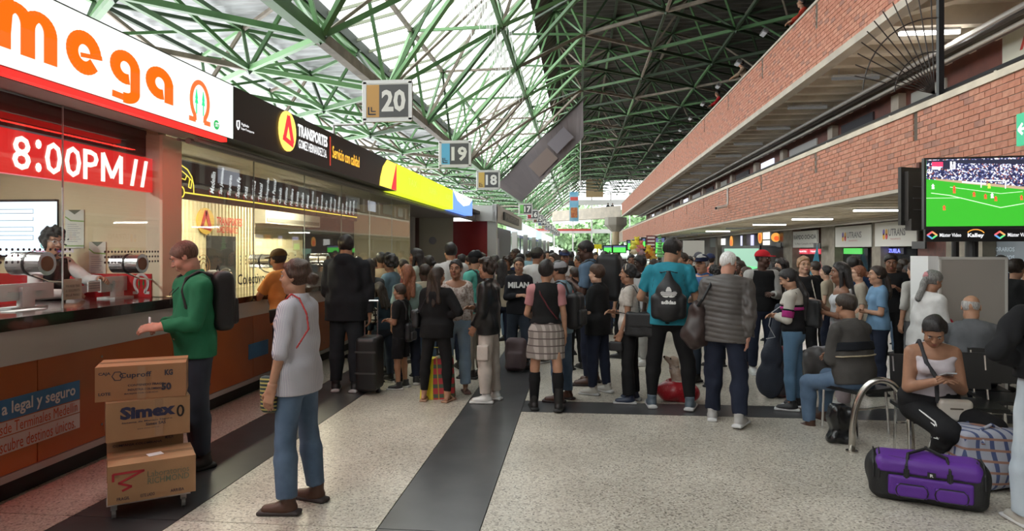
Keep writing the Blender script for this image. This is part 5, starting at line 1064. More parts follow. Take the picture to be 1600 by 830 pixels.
def skel(p):
    g = Fig(); g.p = p; L1, L2, AN = .42, .405, .085; g.fem = p.get('fem', 0)
    lg = p.get('legs', ((2, 3, -3), (-2, 3, -3)))            # per leg: thigh forward, outward, shin forward in degrees
    r = math.radians; dirs = []
    for i, sg in enumerate((-1, 1)):
        a, o, b = lg[i]; dirs.append((A(sg * math.sin(r(o)), math.sin(r(a)), -math.cos(r(a))), A(sg * math.sin(r(o)) * .3, math.sin(r(b)), -math.cos(r(b)))))
    zh = p.get('zh') or AN + max(-(nrm(t)[2] * L1 + nrm(s)[2] * L2) for t, s in dirs)
    g.pel = A(0, 0, zh + .03); lean = p.get('lean', (0, 0)); g.u = nrm((lean[0], lean[1], 1)); tw = r(p.get('twist', 0))
    g.s0 = A(1, 0, 0); g.s1 = A(math.cos(tw), math.sin(tw), 0); g.f1 = A(-math.sin(tw), math.cos(tw), 0); g.f1 = nrm(g.f1 - g.u * (g.f1 @ g.u)); g.s1 = nrm(g.s1 - g.u * (g.s1 @ g.u))
    hw = .085 if not g.fem else .09; g.leg = []
    for i, sg in enumerate((-1, 1)):
        t, s = dirs[i]; hp = g.pel + A(sg * hw, 0, -.03); kn = hp + nrm(t) * L1; an = kn + nrm(s) * L2; g.leg.append((hp, kn, an))
    sh = (.172 if not g.fem else .152) * p.get('sw', 1); g.sc = g.pel + g.u * .46; g.nb = g.pel + g.u * .50 - g.f1 * .005
    arms = p.get('arms', ('down', 'down')); g.arm = []; AL1, AL2 = .285, .245
    for i, sg in enumerate((-1, 1)):
        a = ARM[arms[i]] if isinstance(arms[i], str) else arms[i]
        cv = lambda q: nrm(g.s1 * sg * q[0] + g.f1 * q[1] + A(0, 0, 1) * q[2])
        S0 = g.sc + g.s1 * sg * sh - A(0, 0, .02); E_ = S0 + cv(a[0]) * AL1; W_ = E_ + cv(a[1]) * AL2; g.arm.append((S0, E_, W_, cv(a[1])))
    hy, hp_ = r(p.get('hyaw', 0)), r(p.get('pitch', 0)); yy = tw + hy
    f = A(-math.sin(yy), math.cos(yy), 0); g.hr = A(math.cos(yy), math.sin(yy), 0); g.hf = f * math.cos(hp_) - A(0, 0, 1) * math.sin(hp_); g.hu = np.cross(g.hr, g.hf)
    g.hc = g.nb + nrm(g.u * .7 + A(0, 0, .3)) * .075 + g.hu * .085 + g.hf * .025; g.HR = np.stack([g.hr, g.hf, g.hu], 1); return g
def H(g, x, y, z): return g.hc + g.hr * x + g.hf * y + g.hu * z
def torso(s, g, t=0, k=.035, loose=0):
    b = g.p.get('bw', 1); fat = g.p.get('belly', 0); P, u = g.pel, g.u; q = (.108 if g.fem else .105) * b; t0, t, loose = t, t * .8, loose * .55
    s.cone(P - u * .03, P + u * .05, q * .98 + t, q * .95 + t + loose, k, g.s0, 1.5 if not g.fem else 1.55)
    s.cone(P + u * .07, P + u * .2, q * .88 + t + loose, (q * .8 if g.fem else q * .9) + t + loose, k, g.s0, 1.42 if not g.fem else 1.3)
    s.cone(P + u * .22, P + u * .41, q * .88 + t + loose * .8, (.098 if g.fem else .108) * b + t + loose * .3, k, g.s1, 1.42)
    a0, a1 = g.arm[0][0], g.arm[1][0]; s.cone(a0 * .93 + a1 * .07, a1 * .93 + a0 * .07, .05 + t, .05 + t, .045)
    s.cone(g.nb + g.s1 * -.09 - u * .03, g.nb + g.s1 * .09 - u * .03, .045 + t, .045 + t, .04); s.cone(g.sc - u * .02, g.nb, .065 + t * .6, .055 + t * .6, .04)
    if fat: s.ell(P + u * .1 + g.f1 * .05, (.13 + fat * .4, .09 + fat, .14), None, .05)
    if g.fem:
        bu = g.p.get('bust', .045)
        for sg in (-1, 1): s.ell(P + u * .335 + g.s1 * sg * .072 + g.f1 * (.075 * b), (.055 + t, bu + t, .055 + t), None, .035)
        s.ell(P - u * .06 - g.f1 * .045, (.14 + t, .085 + t, .085 + t), None, .04)
    else: s.ell(P - u * .05 - g.f1 * .04, (.13 + t, .075 + t, .08 + t), None, .04)
def armp(s, g, i, t=0, upto=2.0, k=.03, flat=True):
    S0, E_, W_, d = g.arm[i]; b = .9 if g.fem else 1; b *= g.p.get('aw', 1)
    e = min(1, upto); B = S0 + (E_ - S0) * e; s.cone(S0, B, .05 * b + t, (.05 + (.04 - .05) * e) * b + t, k, flat=flat and upto < 1)
    if upto > 1: e = min(1, upto - 1); B = E_ + (W_ - E_) * e; s.cone(E_, B, .041 * b + t, (.041 - .014 * e) * b + t, .006, flat=flat)
def legp(s, g, i, t=0, upto=2.0, k=.035, w=(0, 0, 0), flat=True, stack=0):
    hp, kn, an = g.leg[i]; b = (1.04 if g.fem else 1) * g.p.get('lw', 1); e = min(1, upto); B = hp + (kn - hp) * e
    s.cone(hp + A(0, 0, .0), B, .083 * b + t + w[0], (.083 + (.056 - .083) * e) * b + t + w[1] * e, k, flat=flat and upto < 1)
    if upto > 1:
        e = min(1, upto - 1); mid = kn + (an - kn) * min(.3, e); B = kn + (an - kn) * e; s.cone(kn, mid, .055 * b + t + w[1], .056 * b + t + w[1] + (w[2] - w[1]) * .3, .02); s.cone(mid, B, .056 * b + t + w[1] + (w[2] - w[1]) * .3, .038 * b + t + w[1] + (w[2] - w[1]) * e, .02, flat=flat)
def bounds(g, pad=.25):
    pts = [g.pel, g.sc, g.nb] + [q for a in g.arm for q in a[:3]] + [q for a in g.leg for q in a]; pts = np.array(pts); return pts.min(0) - pad, pts.max(0) + pad
def headparts(g, q, fem):
    s = SD(np.minimum(g.hc, g.nb) - .17, g.hc + .17, q); s.lo[2] = s.lo[2]
    R = g.HR; s.ell(H(g, 0, -.012, .032), (.074, .094, .086), R, .02); s.ell(H(g, 0, .022, -.035), (.056 if fem else .06, .064, .078), R, .03); s.ell(H(g, 0, .055, -.098), (.022 if fem else .03, .024, .02), R, .03)
    for x in (-1, 1):
        s.ell(H(g, x * .042, .05, -.028), (.024, .03, .028), R, .02); s.ell(H(g, x * .05, .005, -.075), (.016, .035, .025), R, .02)
    s.cone(H(g, -.035, .074, .033), H(g, .035, .074, .033), .011, .011, .018)
    for x in (-1, 1): s.ell(H(g, x * .033, .1, .012), (.02, .021, .013), R, .012, sub=True)
    s.cone(H(g, 0, .082, .02), H(g, 0, .104, -.018), .008, .012, .008)
    for x in (-1, 1): s.ell(H(g, x * .012, .094, -.022), (.009, .010, .008), R, .006)
    s.ell(H(g, 0, .083, -.052), (.026, .013, .009), R, .008); s.ell(H(g, 0, .08, -.066), (.022, .013, .009), R, .008)
    for x in (-1, 1): s.ell(H(g, x * .077, -.008, .0), (.008, .019, .03), R, .006); s.ell(H(g, x * .085, -.003, .004), (.006, .010, .016), R, .004, sub=True)
    s.cone(g.nb - g.u * .02, H(g, 0, -.022, -.06), .056 if not fem else .048, .052 if not fem else .044, .025)
    s.cone(g.nb + g.f1 * .01, H(g, 0, .01, -.075), .04, .04, .03)
    return s
def facebits(g, q, brow=True):
    out = []
    for x in (-1, 1):
        s = SD(H(g, x * .033, .08, .013) - .02, H(g, x * .033, .08, .013) + .02, .0032); s.ell(H(g, x * .033, .0775, .012), (.0125, .0105, (.0066 if g.p.get('pitch', 0) < 15 else .0045)), g.HR, 0); out.append((*s.mesh(), 2))
        s = SD(H(g, x * .033, .086, .013) - .015, H(g, x * .033, .086, .013) + .015, .0028); s.ell(H(g, x * .033, .0845, .0118), (.0068, .0055, (.0062 if g.p.get('pitch', 0) < 15 else .0035)), g.HR, 0); out.append((*s.mesh(), 3))
        s = SD(H(g, x * .034, .088, .037) - .03, H(g, x * .034, .088, .037) + .03, .0035); s.cone(H(g, x * .017, .089, .033), H(g, x * .034, .087, .04), .0035, .0045, 0); s.cone(H(g, x * .034, .087, .04), H(g, x * .05, .074, .034), .0042, .0028, .003); out.append((*s.mesh(), 4))
    s = SD(H(g, 0, .092, -.058) - .035, H(g, 0, .092, -.058) + .035, .0036); s.ell(H(g, 0, .0865, -.053), (.023, .012, .0055), g.HR, .003); s.ell(H(g, 0, .084, -.064), (.019, .012, .0065), g.HR, .001); out.append((*s.mesh(), 1))
    return out
def hand(g, i, q, curl=.6, sc=1.0):
    S0, E_, W_, d = g.arm[i]; sg = (-1, 1)[i]
    n = g.s1 * -sg if abs(d[2]) > .6 else A(0, 0, -1) * .6 - g.s1 * sg * .6      # palm side
    n = nrm(n - d * (n @ d)); sd = nrm(np.cross(d, n)); fw = g.f1 if abs(d[2]) > .6 else A(0, 0, 1)
    if sd @ fw < 0: sd = -sd                            # thumb side points forward or up
    s = SD(W_ + d * .09 - .15, W_ + d * .09 + .15, q); s.cone(W_ - d * .03, W_ + d * .01, .027, .024, .01, sd, 1.25); s.cone(W_ + d * .01, W_ + d * .085, .0165, .0155, .012, sd, 2.3)
    for j in range(4):
        o = (j - 1.5) * .0195; L = (.068, .078, .074, .058)[3 - j]; b = W_ + d * (.088 - abs(o) * .12) + sd * o; a1 = curl * .7; a2 = curl * 1.7
        m = b + (d * math.cos(a1) + n * math.sin(a1)) * L * .55; e = m + (d * math.cos(a2) + n * math.sin(a2)) * L * .5; s.cone(b, m, .0092, .0085, .003); s.cone(m, e, .0084, .0068, .002)
    b = W_ + d * .03 + sd * .026; m = b + nrm(d * .75 + sd * .75 + n * .35) * .042; e = m + nrm(d * .9 + sd * .1 + n * .5) * .034; s.cone(b, m, .0135, .010, .008); s.cone(m, e, .0098, .0078, .002)
    return s.mesh()
def hairsdf(g, st, q, seed=0):
    R = g.HR; inf = {'buzz': .004, 'short': .011, 'curly': .026, 'pixie': .016, 'long': .013, 'pony': .012, 'bun': .012, 'braids': .014, 'afro': .05, 'bald': .003, 'fade': .013}.get(st, .012); long = st in ('long', 'braids', 'pony')
    lo = g.hc - .22; hi = g.hc + .22
    if long: lo = lo - A(.05, .05, .32)
    s = SD(lo, hi, q); s.ell(H(g, 0, -.014, .034), (.075 + inf, .095 + inf, .087 + inf * 1.1), R, 0)
    if st in ('curly', 'short', 'fade', 'pixie'): s.ell(H(g, 0, .02, .07), (.06 + inf * .6, .06 + inf * .6, .05 + inf * .9), R, .02)
    if st in ('curly', 'afro'): s.ell(H(g, 0, -.05, .0), (.075 + inf * .5, .06 + inf * .6, .07), R, .02)
    # face opening and nape
    X, Y, Z = s.ax[0][:, None, None] - g.hc[0], s.ax[1][None, :, None] - g.hc[1], s.ax[2][None, None, :] - g.hc[2]
    yy = X * g.hf[0] + Y * g.hf[1] + Z * g.hf[2]; zz = X * g.hu[0] + Y * g.hu[1] + Z * g.hu[2]; xx = X * g.hr[0] + Y * g.hr[1] + Z * g.hr[2]
    fl_ = {'bald': -.03}.get(st, .012); face = (yy - (fl_ + np.maximum(zz - (.0), 0) * ({'bald': .2, 'bun': .74, 'pony': .74, 'long': .8}.get(st, .95)))) * .72
    s.v = np.maximum(s.v, face.astype(np.float32)); low = {'buzz': -.04, 'short': -.055, 'fade': -.045, 'bald': -.05, 'curly': -.075}.get(st, -.085); s.v = np.maximum(s.v, (low - zz).astype(np.float32))
    if st == 'bald': s.v = np.maximum(s.v, (zz - .055).astype(np.float32))
    if st == 'long':
        for x in (-.055, 0, .055): s.cone(H(g, x, -.07, .0), g.nb + g.s1 * x * 1.3 - g.f1 * .105 - g.u * (.16 if x else .2), .042, .03, .03)
        if not g.p.get('hairback'):
            for x in (-1, 1): s.cone(H(g, x * .078, .0, .0), g.nb + g.s1 * x * .085 + g.f1 * .035 - g.u * .12, .022, .02, .02)
    if st == 'braids':
        rr = random.Random(seed)
        for j in range(15):
            a = -2.6 + 5.2 * j / 14; b = H(g, .08 * math.sin(a), -.08 * math.cos(a), .02); e = g.nb + g.s1 * .13 * math.sin(a) - g.f1 * (.02 + .08 * math.cos(a)) - g.u * rr.uniform(.1, .22); s.cone(b, e, .012, .008, .004)
    if st == 'pony':
        p0 = H(g, 0, -.112, .035); s.ell(p0, (.022, .02, .022), R, .01); p1 = p0 - g.hf * .03 - A(0, 0, .1); p2 = g.nb - g.f1 * .135 - g.u * .05; p3 = p2 - A(0, 0, g.p.get('tail', .22)); s.cone(p0, p1, .022, .034, .01); s.cone(p1, p2, .034, .036, .01); s.cone(p2, p3, .036, .016, .01)
    if st == 'bun': s.ell(H(g, 0, -.125, -.01), (.05, .04, .045), R, .012)
    if st in ('curly', 'afro', 'bun'): s.folds(.012 if st != 'bun' else .004, seed, 95, 1)
    else:
        s.folds(.004, seed, 60, .25)
    return s.mesh()
def xf(g, V):
    V = V * g.k; c, s_ = math.cos(g.rz), math.sin(g.rz); return np.stack([V[:, 0] * c - V[:, 1] * s_, V[:, 0] * s_ + V[:, 1] * c, V[:, 2]], 1) + g.loc
def put(g, name, m, mat, parent, **k):
    V, Fc = m[0], m[1]
    if len(V) == 0: return None
    return fast(name, xf(g, V), Fc, mat, m[2] if len(m) > 2 else None, parent, **k)
def mbx(g, m): m2 = MB(); V = xf(g, np.array(m.v)); m2.v = [tuple(x) for x in V]; m2.f = m.f; m2.m = m.m; return m2
NP = [0]
def person(px, label, fy=None, d=None, top=None, Ht=None, face=0, q=2, grp=None, z0=0, **p):
    """px: column of the feet; fy: row of the feet or d: distance; top: row of the crown; q: 0 near, 1 middle, 2 far"""
    NP[0] += 1; seed = NP[0] * 13
    if d is None: d = CH * F / (fy - HY)
    P = at(px, 390, d); g = skel(p); crown = g.hc[2] + .13 * abs(g.hu[2]) + .01 * 1
    if Ht is None and top is not None: g.k = (CH - (top - HY) * d / F - z0) / (crown + (.02 if p.get('cap') else 0))
    else: g.k = (Ht or 1.68) / 1.75
    g.loc = A(P[0], P[1], z0); g.rz = math.radians(face) ; g.d = d; g.q = q
    hb = (.015, .02, .03)[q] ; hc_ = (.0095, .014, .022)[q]; hh = (.0055, .0075, .0115)[q]; hd = (.0045, .006, .009)[q]
    sk = skinm(p.get('skin', 'tan')); hr = hairm(p.get('hcol', 'black')); lo, hi = bounds(g)
    s = SD(lo, hi, hb); torso(s, g, -.009); hidden = p.get('nolegs')
    for i in (0, 1): armp(s, g, i, 0, 2, flat=False)
    if not hidden:
        for i in (0, 1):
            legp(s, g, i, -.004, 2, flat=False); an = g.leg[i][2]; s.cone(an + A(0, -.03, -.04), an + A(0, .11, -.06), .03, .02, .02)
    parts = [(*s.mesh(), 0)]; hs = headparts(g, hh, g.fem); parts.append((*hs.mesh(), 0))
    if q < 2 or not (p.get('back')): parts += facebits(g, hh)
    cu = p.get('curl', (.55, .55))
    for i in (0, 1): parts.append((*hand(g, i, hd, cu[i]), 0))
    V, Fc, mi = cat(parts); body = fast('person', xf(g, V), Fc, [sk, LIP, EYW, IRI, hr], mi, None, label=label, cat='person', group=grp); g.o = body
    st = p.get('hair', 'short')
    if st: g.hairV = hairsdf(g, st, hh * 1.15, seed); put(g, 'hair', g.hairV, hr, body)
    # top garment
    T = p.get('top_', {}); c = T.get('c'); tt = T.get('t', .012); lo_ = T.get('loose', .01)
    def topmesh(sl, sleeves=(0, 1), tor=True):
        s = SD(lo - .05, hi + .05, hc_)
        if tor:
            torso(s, g, tt, loose=lo_ + .01); s.folds(T.get('fold', .006), seed)
            hm_ = T.get('hem', -.06)
            if hm_ < -.03: q_ = (.108 if g.fem else .105) * g.p.get('bw', 1); s.cone(g.pel, g.pel + g.u * (hm_ - .06), q_ + .012 + tt * .8, q_ + .017 + tt * .8, .03, g.s0, 1.52)
            if T.get('quilt'):
                Z = s.ax[2][None, None, :]; s.v -= (.009 * np.abs(np.sin(np.pi * (Z + .12 * s.ax[0][:, None, None]) / .05)) ** .6 - .004).astype(np.float32)
            s.cut(g.pel + g.u * T.get('hem', -.06), -g.u); s.cut(g.nb + g.u * T.get('neck', .02), nrm(g.u + g.f1 * T.get('vneck', .35)))
            if T.get('tank'):
                for sg in (-1, 1): s.cone(g.arm[(sg + 1) // 2][0] + g.s1 * sg * .03, g.arm[(sg + 1) // 2][0] + g.s1 * sg * .09 - A(0, 0, .05), .07, .08, .01, sub=True)
            if T.get('hood'): s.ell(g.nb - g.f1 * .09 + g.u * .01, (.115, .06, .07), None, .03)
            if T.get('collar'): s.cone(g.nb - g.u * .0, g.nb + g.u * .05, .072, .066, .015, flat=True)
        if sl > 0:
            s2 = SD(lo - .05, hi + .05, hc_)
            for i in sleeves: armp(s2, g, i, tt + T.get('sll', .004), sl, k=.01)
            if not T.get('quilt'): s2.folds(T.get('fold', .006) * .8, seed + 1, 55)
            else:
                for i in (0, 1):
                    pass
                s2.folds(.007, seed + 1, 90, 1)
            a = s.v; b = s2.v; kk = .02; h = np.clip(.5 + .5 * (a - b) / kk, 0, 1); s.v = a * (1 - h) + b * h - kk * h * (1 - h)
        return s.mesh()
    if c is not None:
        if T.get('slc') is not None:
            g.topV = topmesh(0); put(g, 'shirt', g.topV, c, body); 
            for i in (0, 1):
                s = SD(lo - .05, hi + .05, hc_); 
                T2 = T.get('sl', .6); a0 = g.arm[i][0]; s.cone(g.nb - g.u * .02 + (a0 - g.nb) * .35, a0, .05 + tt, .062 + tt, .02); armp(s, g, i, tt + .008, T2, k=.02); s.cut(g.nb + g.u * .02, nrm(g.u + g.f1 * .35)) if T2 < 1 else None; put(g, 'sleeve', s.mesh(), T['slc'], body)
        else: g.topV = topmesh(T.get('sl', .55)); put(g, T.get('name', 'shirt'), g.topV, c, body)
    B = p.get('bot', {}); c = B.get('c')
    if c is not None and not hidden:
        kd = B.get('kind', 'pants'); s = SD(lo - .05, hi + .05, hc_); q_ = .112 if g.fem else .107; t = B.get('t', .009)
        if kd == 'skirt':
            s.cone(g.pel + g.u * .1, g.pel - g.u * .03, q_ * .9 + t, q_ + .02 + t, .02, g.s0, 1.4); s.cone(g.pel - g.u * .03, g.pel - A(0, 0, B.get('len', .36)), q_ + .02 + t, q_ + .045, .02, g.s0, 1.42, flat=True); s.folds(.004, seed + 5)
            s.cut(g.pel + g.u * .12, g.u); g.botV = s.mesh(); put(g, 'skirt', g.botV, c, body)
        else:
            b = g.p.get('bw', 1); s.cone(g.pel - g.u * .03, g.pel + g.u * .05, q_ * b * .98 + t, q_ * b * .95 + t, .03, g.s0, 1.5); s.ell(g.pel - g.u * .055 - g.f1 * .045, (.14 + t, .083 + t, .085 + t), None, .04); s.cone(g.pel + g.u * .03, g.pel + g.u * .14, q_ * b * .92 + t, q_ * b * .85 + t, .03, g.s0, 1.42)
            w = [x * .75 for x in B.get('w', (.004, .006, .012))]
            for i in (0, 1): legp(s, g, i, t, B.get('len', 1.93), w=w)
            if B.get('cargo'):
                for i, sg in ((0, -1), (1, 1)): s.rbox(g.leg[i][1] + A(sg * .085, 0, .12), (.02, .07, .09), .012)
            s.folds(B.get('fold', .005) * .8, seed + 5, 34, .5)
            s.cut(g.pel + g.u * (.13 if p.get('zh') else min(.13, p.get('top_', {}).get('hem', -.06) + .04)), g.u); g.botV = s.mesh(); put(g, 'shorts' if B.get('len', 2) < 1.3 else 'trousers', g.botV, c, body)
            if B.get('cut'): pass
    sh = p.get('shoe', ('black', (.02, .02, .022), (.02, .02, .02)))
    if not hidden and sh:
        for i in (0, 1):
            hp, kn, an = g.leg[i]; fd = nrm((nrm(an - kn) * A(1, 1, 0)) * 0 + A((-1, 1)[i] * .18, 1, 0)); sdv = A(fd[1], -fd[0], 0); up = A(0, 0, 1); tip = p.get('tip', (0, 0))[i]
            if tip: fd = nrm(fd + A(0, 0, -tip)); up = nrm(np.cross(sdv, fd))
            R = np.stack([sdv, fd, up], 1); a0 = an - up * .085
            s = SD(a0 - .25, a0 + .25, (.008, .011, .014)[q])
            if sh[0] == 'sandal': s.rbox(a0 + fd * .045 + up * .012, (.046, .135, .012), .01, R); s.cone(a0 + fd * .12 + up * .02 - sdv * .04, a0 + fd * .1 + up * .055, .012, .012, .01); s.cone(a0 + fd * .12 + up * .02 + sdv * .04, a0 + fd * .1 + up * .055, .012, .012, .01); put(g, 'sandal', s.mesh(), M('shoe_%.2f%.2f' % (sh[1][0], sh[1][2]), sh[1], .5), body); continue
            hi_ = {'boot': .2, 'high': .1}.get(sh[0], .05); s.cone(a0 - fd * .035 + up * .045, a0 + fd * .03 + up * .05, .04, .043, .02, sdv, .95); s.cone(a0 + fd * .03 + up * .045, a0 + fd * .14 + up * .032, .042, .033, .02, sdv, 1.25); s.cone(a0 + up * .04 - fd * .01, a0 + up * (.085 + hi_) - fd * .015, .045, .047, .02, flat=True); s.cut(a0 + up * .012, -up)
            so = put(g, 'shoe', s.mesh(), M('shoe_%.2f%.2f' % (sh[1][0], sh[1][2]), sh[1], .5), body); s = SD(a0 - .25, a0 + .25, (.008, .011, .014)[q]); s.rbox(a0 + fd * .05 + up * .014, (.049, .145, .016), .014, R)
            for e in (-1,): s.cone(a0 - fd * .06 + up * .014, a0 + fd * .0 + up * .014, .03, .035, .02)
            s.cut(a0, -up); put(g, 'sole', s.mesh(), M('sole_%.2f' % sh[2][0], sh[2], .6), so) if so else None
    if p.get('cap'):
        cm = p['cap']; s = SD(g.hc - .25, g.hc + .25, hh * 1.2); s.ell(H(g, 0, -.012, .045), (.09, .11, .09), g.HR, 0); s.cut(H(g, 0, 0, .035), -g.hu)
        bb = -1 if p.get('capback') else 1; s.ell(H(g, 0, .12 * bb, .042), (.068, .07, .008), g.HR, .008); g.capV = s.mesh(); g.capo = put(g, 'cap', g.capV, cm, body)
    if p.get('glasses'):
        m = MB()
        for x in (-1, 1):
            m.tube([H(g, x * .034 + .021 * math.cos(a), .099, .012 + .017 * math.sin(a)) for a in np.linspace(0, 2 * math.pi, 11)[:-1]], .0022, 5, closed=True); m.tube([H(g, x * .055, .098, .016), H(g, x * .08, .0, .014)], .002, 5)
        m.tube([H(g, -.013, .1, .014), H(g, .013, .1, .014)], .002, 5); ob('glasses', mbx(g, m), p['glasses'] if not isinstance(p['glasses'], int) else BK(), body)
    return g
# ---- things carried
def bagthing(g, s_list, label, catg, nm, grp=None):
    """s_list: (part name, mesh, material); the first gives the base"""
    V = xf(g, s_list[0][1][0]); b = (V.min(0) + V.max(0)) / 2; b[2] = V[:, 2].min(); t = thing(nm, b, label, catg, grp)
    for pn, m, mt in s_list:
        if len(m[0]): put(g, pn, m, mt, t)
    return t
def strapmesh(g, pts, r=.014, h=.009, flat=2.0):
    pts = [np.array(x) for x in pts]; P = np.array(pts); s = SD(P.min(0) - .05, P.max(0) + .05, h)
    for a, b in zip(pts[:-1], pts[1:]): s.cone(a, b, r * .6, r * .6, .004)
    return s.mesh()
def shoulder_over(g, sg, low=True, t=.03):
    a = g.nb + g.s1 * sg * .1; f, u = g.f1, g.u; r = .125
    return [a - f * .13 - u * .28, a - f * .14 - u * .12, a - f * .09 + u * .005, a + u * .035, a + f * .085 - u * .01, a + f * .115 - u * .1, a + g.s1 * sg * .03 + f * .1 - u * .22, a + g.s1 * sg * .07 + f * .02 - u * .3]
def backpack(g, label, mat, size=(.15, .085, .21), mat2=None, grp=None, dz=0, name='backpack'):
    c = g.pel + g.u * (.3 + dz) - g.f1 * (.10 + size[1]); R = np.stack([g.s1, g.f1, g.u], 1); hq = (.012, .015, .02)[g.q]
    s = SD(c - .35, c + .35, hq); s.rbox(c, size, .06, R); s.folds(.005, 3); a = s.mesh(); s = SD(c - .35, c + .35, hq); s.rbox(c - g.f1 * (size[1] + .01) - g.u * size[2] * .35, (size[0] * .72, .03, size[2] * .45), .025, R); b = s.mesh()
    L = [('bag_body', a, mat), ('front_pocket', b, mat2 or mat)] + [('strap', strapmesh(g, shoulder_over(g, sg), .022, (.01, .012, .016)[g.q]), mat2 or mat) for sg in (-1, 1)]
    h = SD(c + g.u * size[2] - .08, c + g.u * size[2] + .08, .009); h.cone(c + g.u * size[2] - g.s1 * .04, c + g.u * (size[2] + .04), .008, .008, .003); h.cone(c + g.u * (size[2] + .04), c + g.u * size[2] + g.s1 * .04, .008, .008, .003); L.append(('carry_loop', h.mesh(), mat))
    return bagthing(g, L, label, 'backpack', name, grp)
def handbag(g, label, mat, sg=1, size=(.05, .15, .13), z=-.02, cross=False, fwd=0, out=.24, grp=None, strap=True, name='shoulder_bag', catg='bag'):
    c = g.pel + g.s0 * sg * out + g.u * z + g.f1 * fwd; R = np.stack([g.s0, g.f1, g.u], 1); hq = (.011, .014, .018)[g.q]; s = SD(c - .3, c + .3, hq); s.rbox(c, size, .04, R); s.folds(.006, 9); L = [('bag_body', s.mesh(), mat)]
    f = SD(c - .3, c + .3, hq); f.rbox(c + g.s0 * sg * (size[0] * .55) + g.u * size[2] * .35, (size[0] * .6, size[1] * .92, size[2] * .6), .02, R); L.append(('flap', f.mesh(), mat))
    if strap:
        so = -sg if cross else sg; top = g.nb + g.s1 * so * .1 + g.u * .035
        for fr in (1, -1): L.append(('strap', strapmesh(g, [c + g.f1 * fr * size[1] * .7 + g.u * size[2] * .8, g.pel + g.s0 * sg * (.12 if cross else .19) + g.f1 * fr * .14 + g.u * .2, g.nb + g.s1 * so * .085 + g.f1 * fr * .115 - g.u * .09, g.nb + g.s1 * so * .095 + g.f1 * fr * .05 + g.u * .015, top], .014, .01), mat))
    return bagthing(g, L, label, catg, name, grp)
def decal(g, Vs, s, cen, rt, up, w, h, mat, parent, off=.006, bold=.03, name='lettering', polys=None, push=None):
    """flat lettering laid on the nearest part of a garment"""
    n = np.cross(rt, up); W_ = xf(g, Vs)
    c, s_ = math.cos(g.rz), math.sin(g.rz); rot = lambda v: A(v[0] * c - v[1] * s_, v[0] * s_ + v[1] * c, v[2]); rt, up = rot(rt), rot(up); n = np.cross(rt, up); C0 = xf(g, np.array([cen]))[0]
    if s is not None:
        o = text(name, s, C0 - rt * w / 2 - up * h / 2, rt, up, w, h, mat, parent, bold=bold, dep=0)
    else:
        m = MB()
        for pl in polys: m.prism(pl, C0, rt, up, .001)
        o = ob(name, m, mat, parent)
    me = o.data; base = WL[o.name]; a = (W_ - C0) @ rt; b = (W_ - C0) @ up; e = (W_ - C0) @ n; k = e > -.02; k = (e > np.percentile(e, 50)) if k.sum() < 10 else k
    a, b, e = a[k], b[k], e[k]
    for v in me.vertices:
        p = np.array(v.co) + base - C0; x, y, z = p @ rt, p @ up, p @ n; dd = (a - x) ** 2 + (b - y) ** 2; near = dd < .0007
        if near.any(): ee = e[near].max()
        else: ee = e[np.argmin(dd)]
        q = C0 + rt * x + up * y + n * (ee + off + z) - base; v.co = q
    return o
# ================================================================ THE CROWD
C = cloth
JEAN = M('denim_blue', (.10, .16, .25), .8, c2=(.065, .11, .18), sc=5, bump=.1, bsc=90); JEANL = M('denim_light', (.26, .36, .47), .8, c2=(.2, .28, .38), sc=5, bump=.1, bsc=90); JEAND = M('denim_dark', (.022, .032, .05), .8, c2=(.03, .042, .065), sc=5); BLKT = C('black', (.014, .014, .015)); NAVY = C('navy', (.02, .025, .045))
BLKL = M('black_leather', (.012, .012, .013), .32, bump=.25, bsc=25); WHTC = C('white', (.62, .61, .6)); BAGB = M('bag_black', (.013, .013, .015), .5, bump=.2, bsc=120)
WS = ('sneaker', (.6, .6, .58), (.6, .6, .6)); BS = ('sneaker', (.02, .02, .022), (.45, .45, .45)); BR_ = ('shoe', (.07, .03, .018), (.03, .02, .02)); BK_ = ('shoe', (.014, .013, .013), (.012, .012, .012))
R3 = lambda c: c
# -- 1 man in green
g = person(305, 'man in a green long-sleeved shirt holding a slip of paper at the left counter', d=5.3, top=377, face=138, q=0, skin='red', hair='buzz', hcol='rust', belly=.025, bw=1.08, sw=1.05, pitch=28, hyaw=-25, arms=(((.12, .2, -1), (-.5, .9, -.05)), ((.16, .05, -1), (-.7, .8, -.05))), lean=(-.02, .03),
    top_=dict(c=C('green', (.028, .19, .095)), sl=1.88, t=.014, loose=.018, hem=-.1, collar=1, fold=.008), bot=dict(c=JEAND, w=(.008, .012, .018)), shoe=BK_, legs=((2, 4, -4), (-3, 4, -5)))
backpack(g, 'dark backpack worn by the man in green', BAGB, (.15, .08, .23))
h = (g.arm[0][2] + g.arm[1][2]) / 2 + g.f1 * .07; m = MB(); m.obox(h + A(0, .0, .02), (.025, .003, .05)); ob('receipt', mbx(g, m), M('paper'), label='crumpled white slip in the hands of the man in green', cat='paper')
m = MB(); m.tube([g.nb + g.s1 * -.06 + g.f1 * .05, g.pel + g.u * .38 + g.f1 * .16 + g.s1 * -.03, g.pel + g.u * .3 + g.f1 * .165, g.pel + g.u * .38 + g.f1 * .16 + g.s1 * .03, g.nb + g.s1 * .06 + g.f1 * .05], .003, 5); ob('neck_cord', mbx(g, m), BK(), label='thin dark cord round the neck of the man in green', cat='cord')
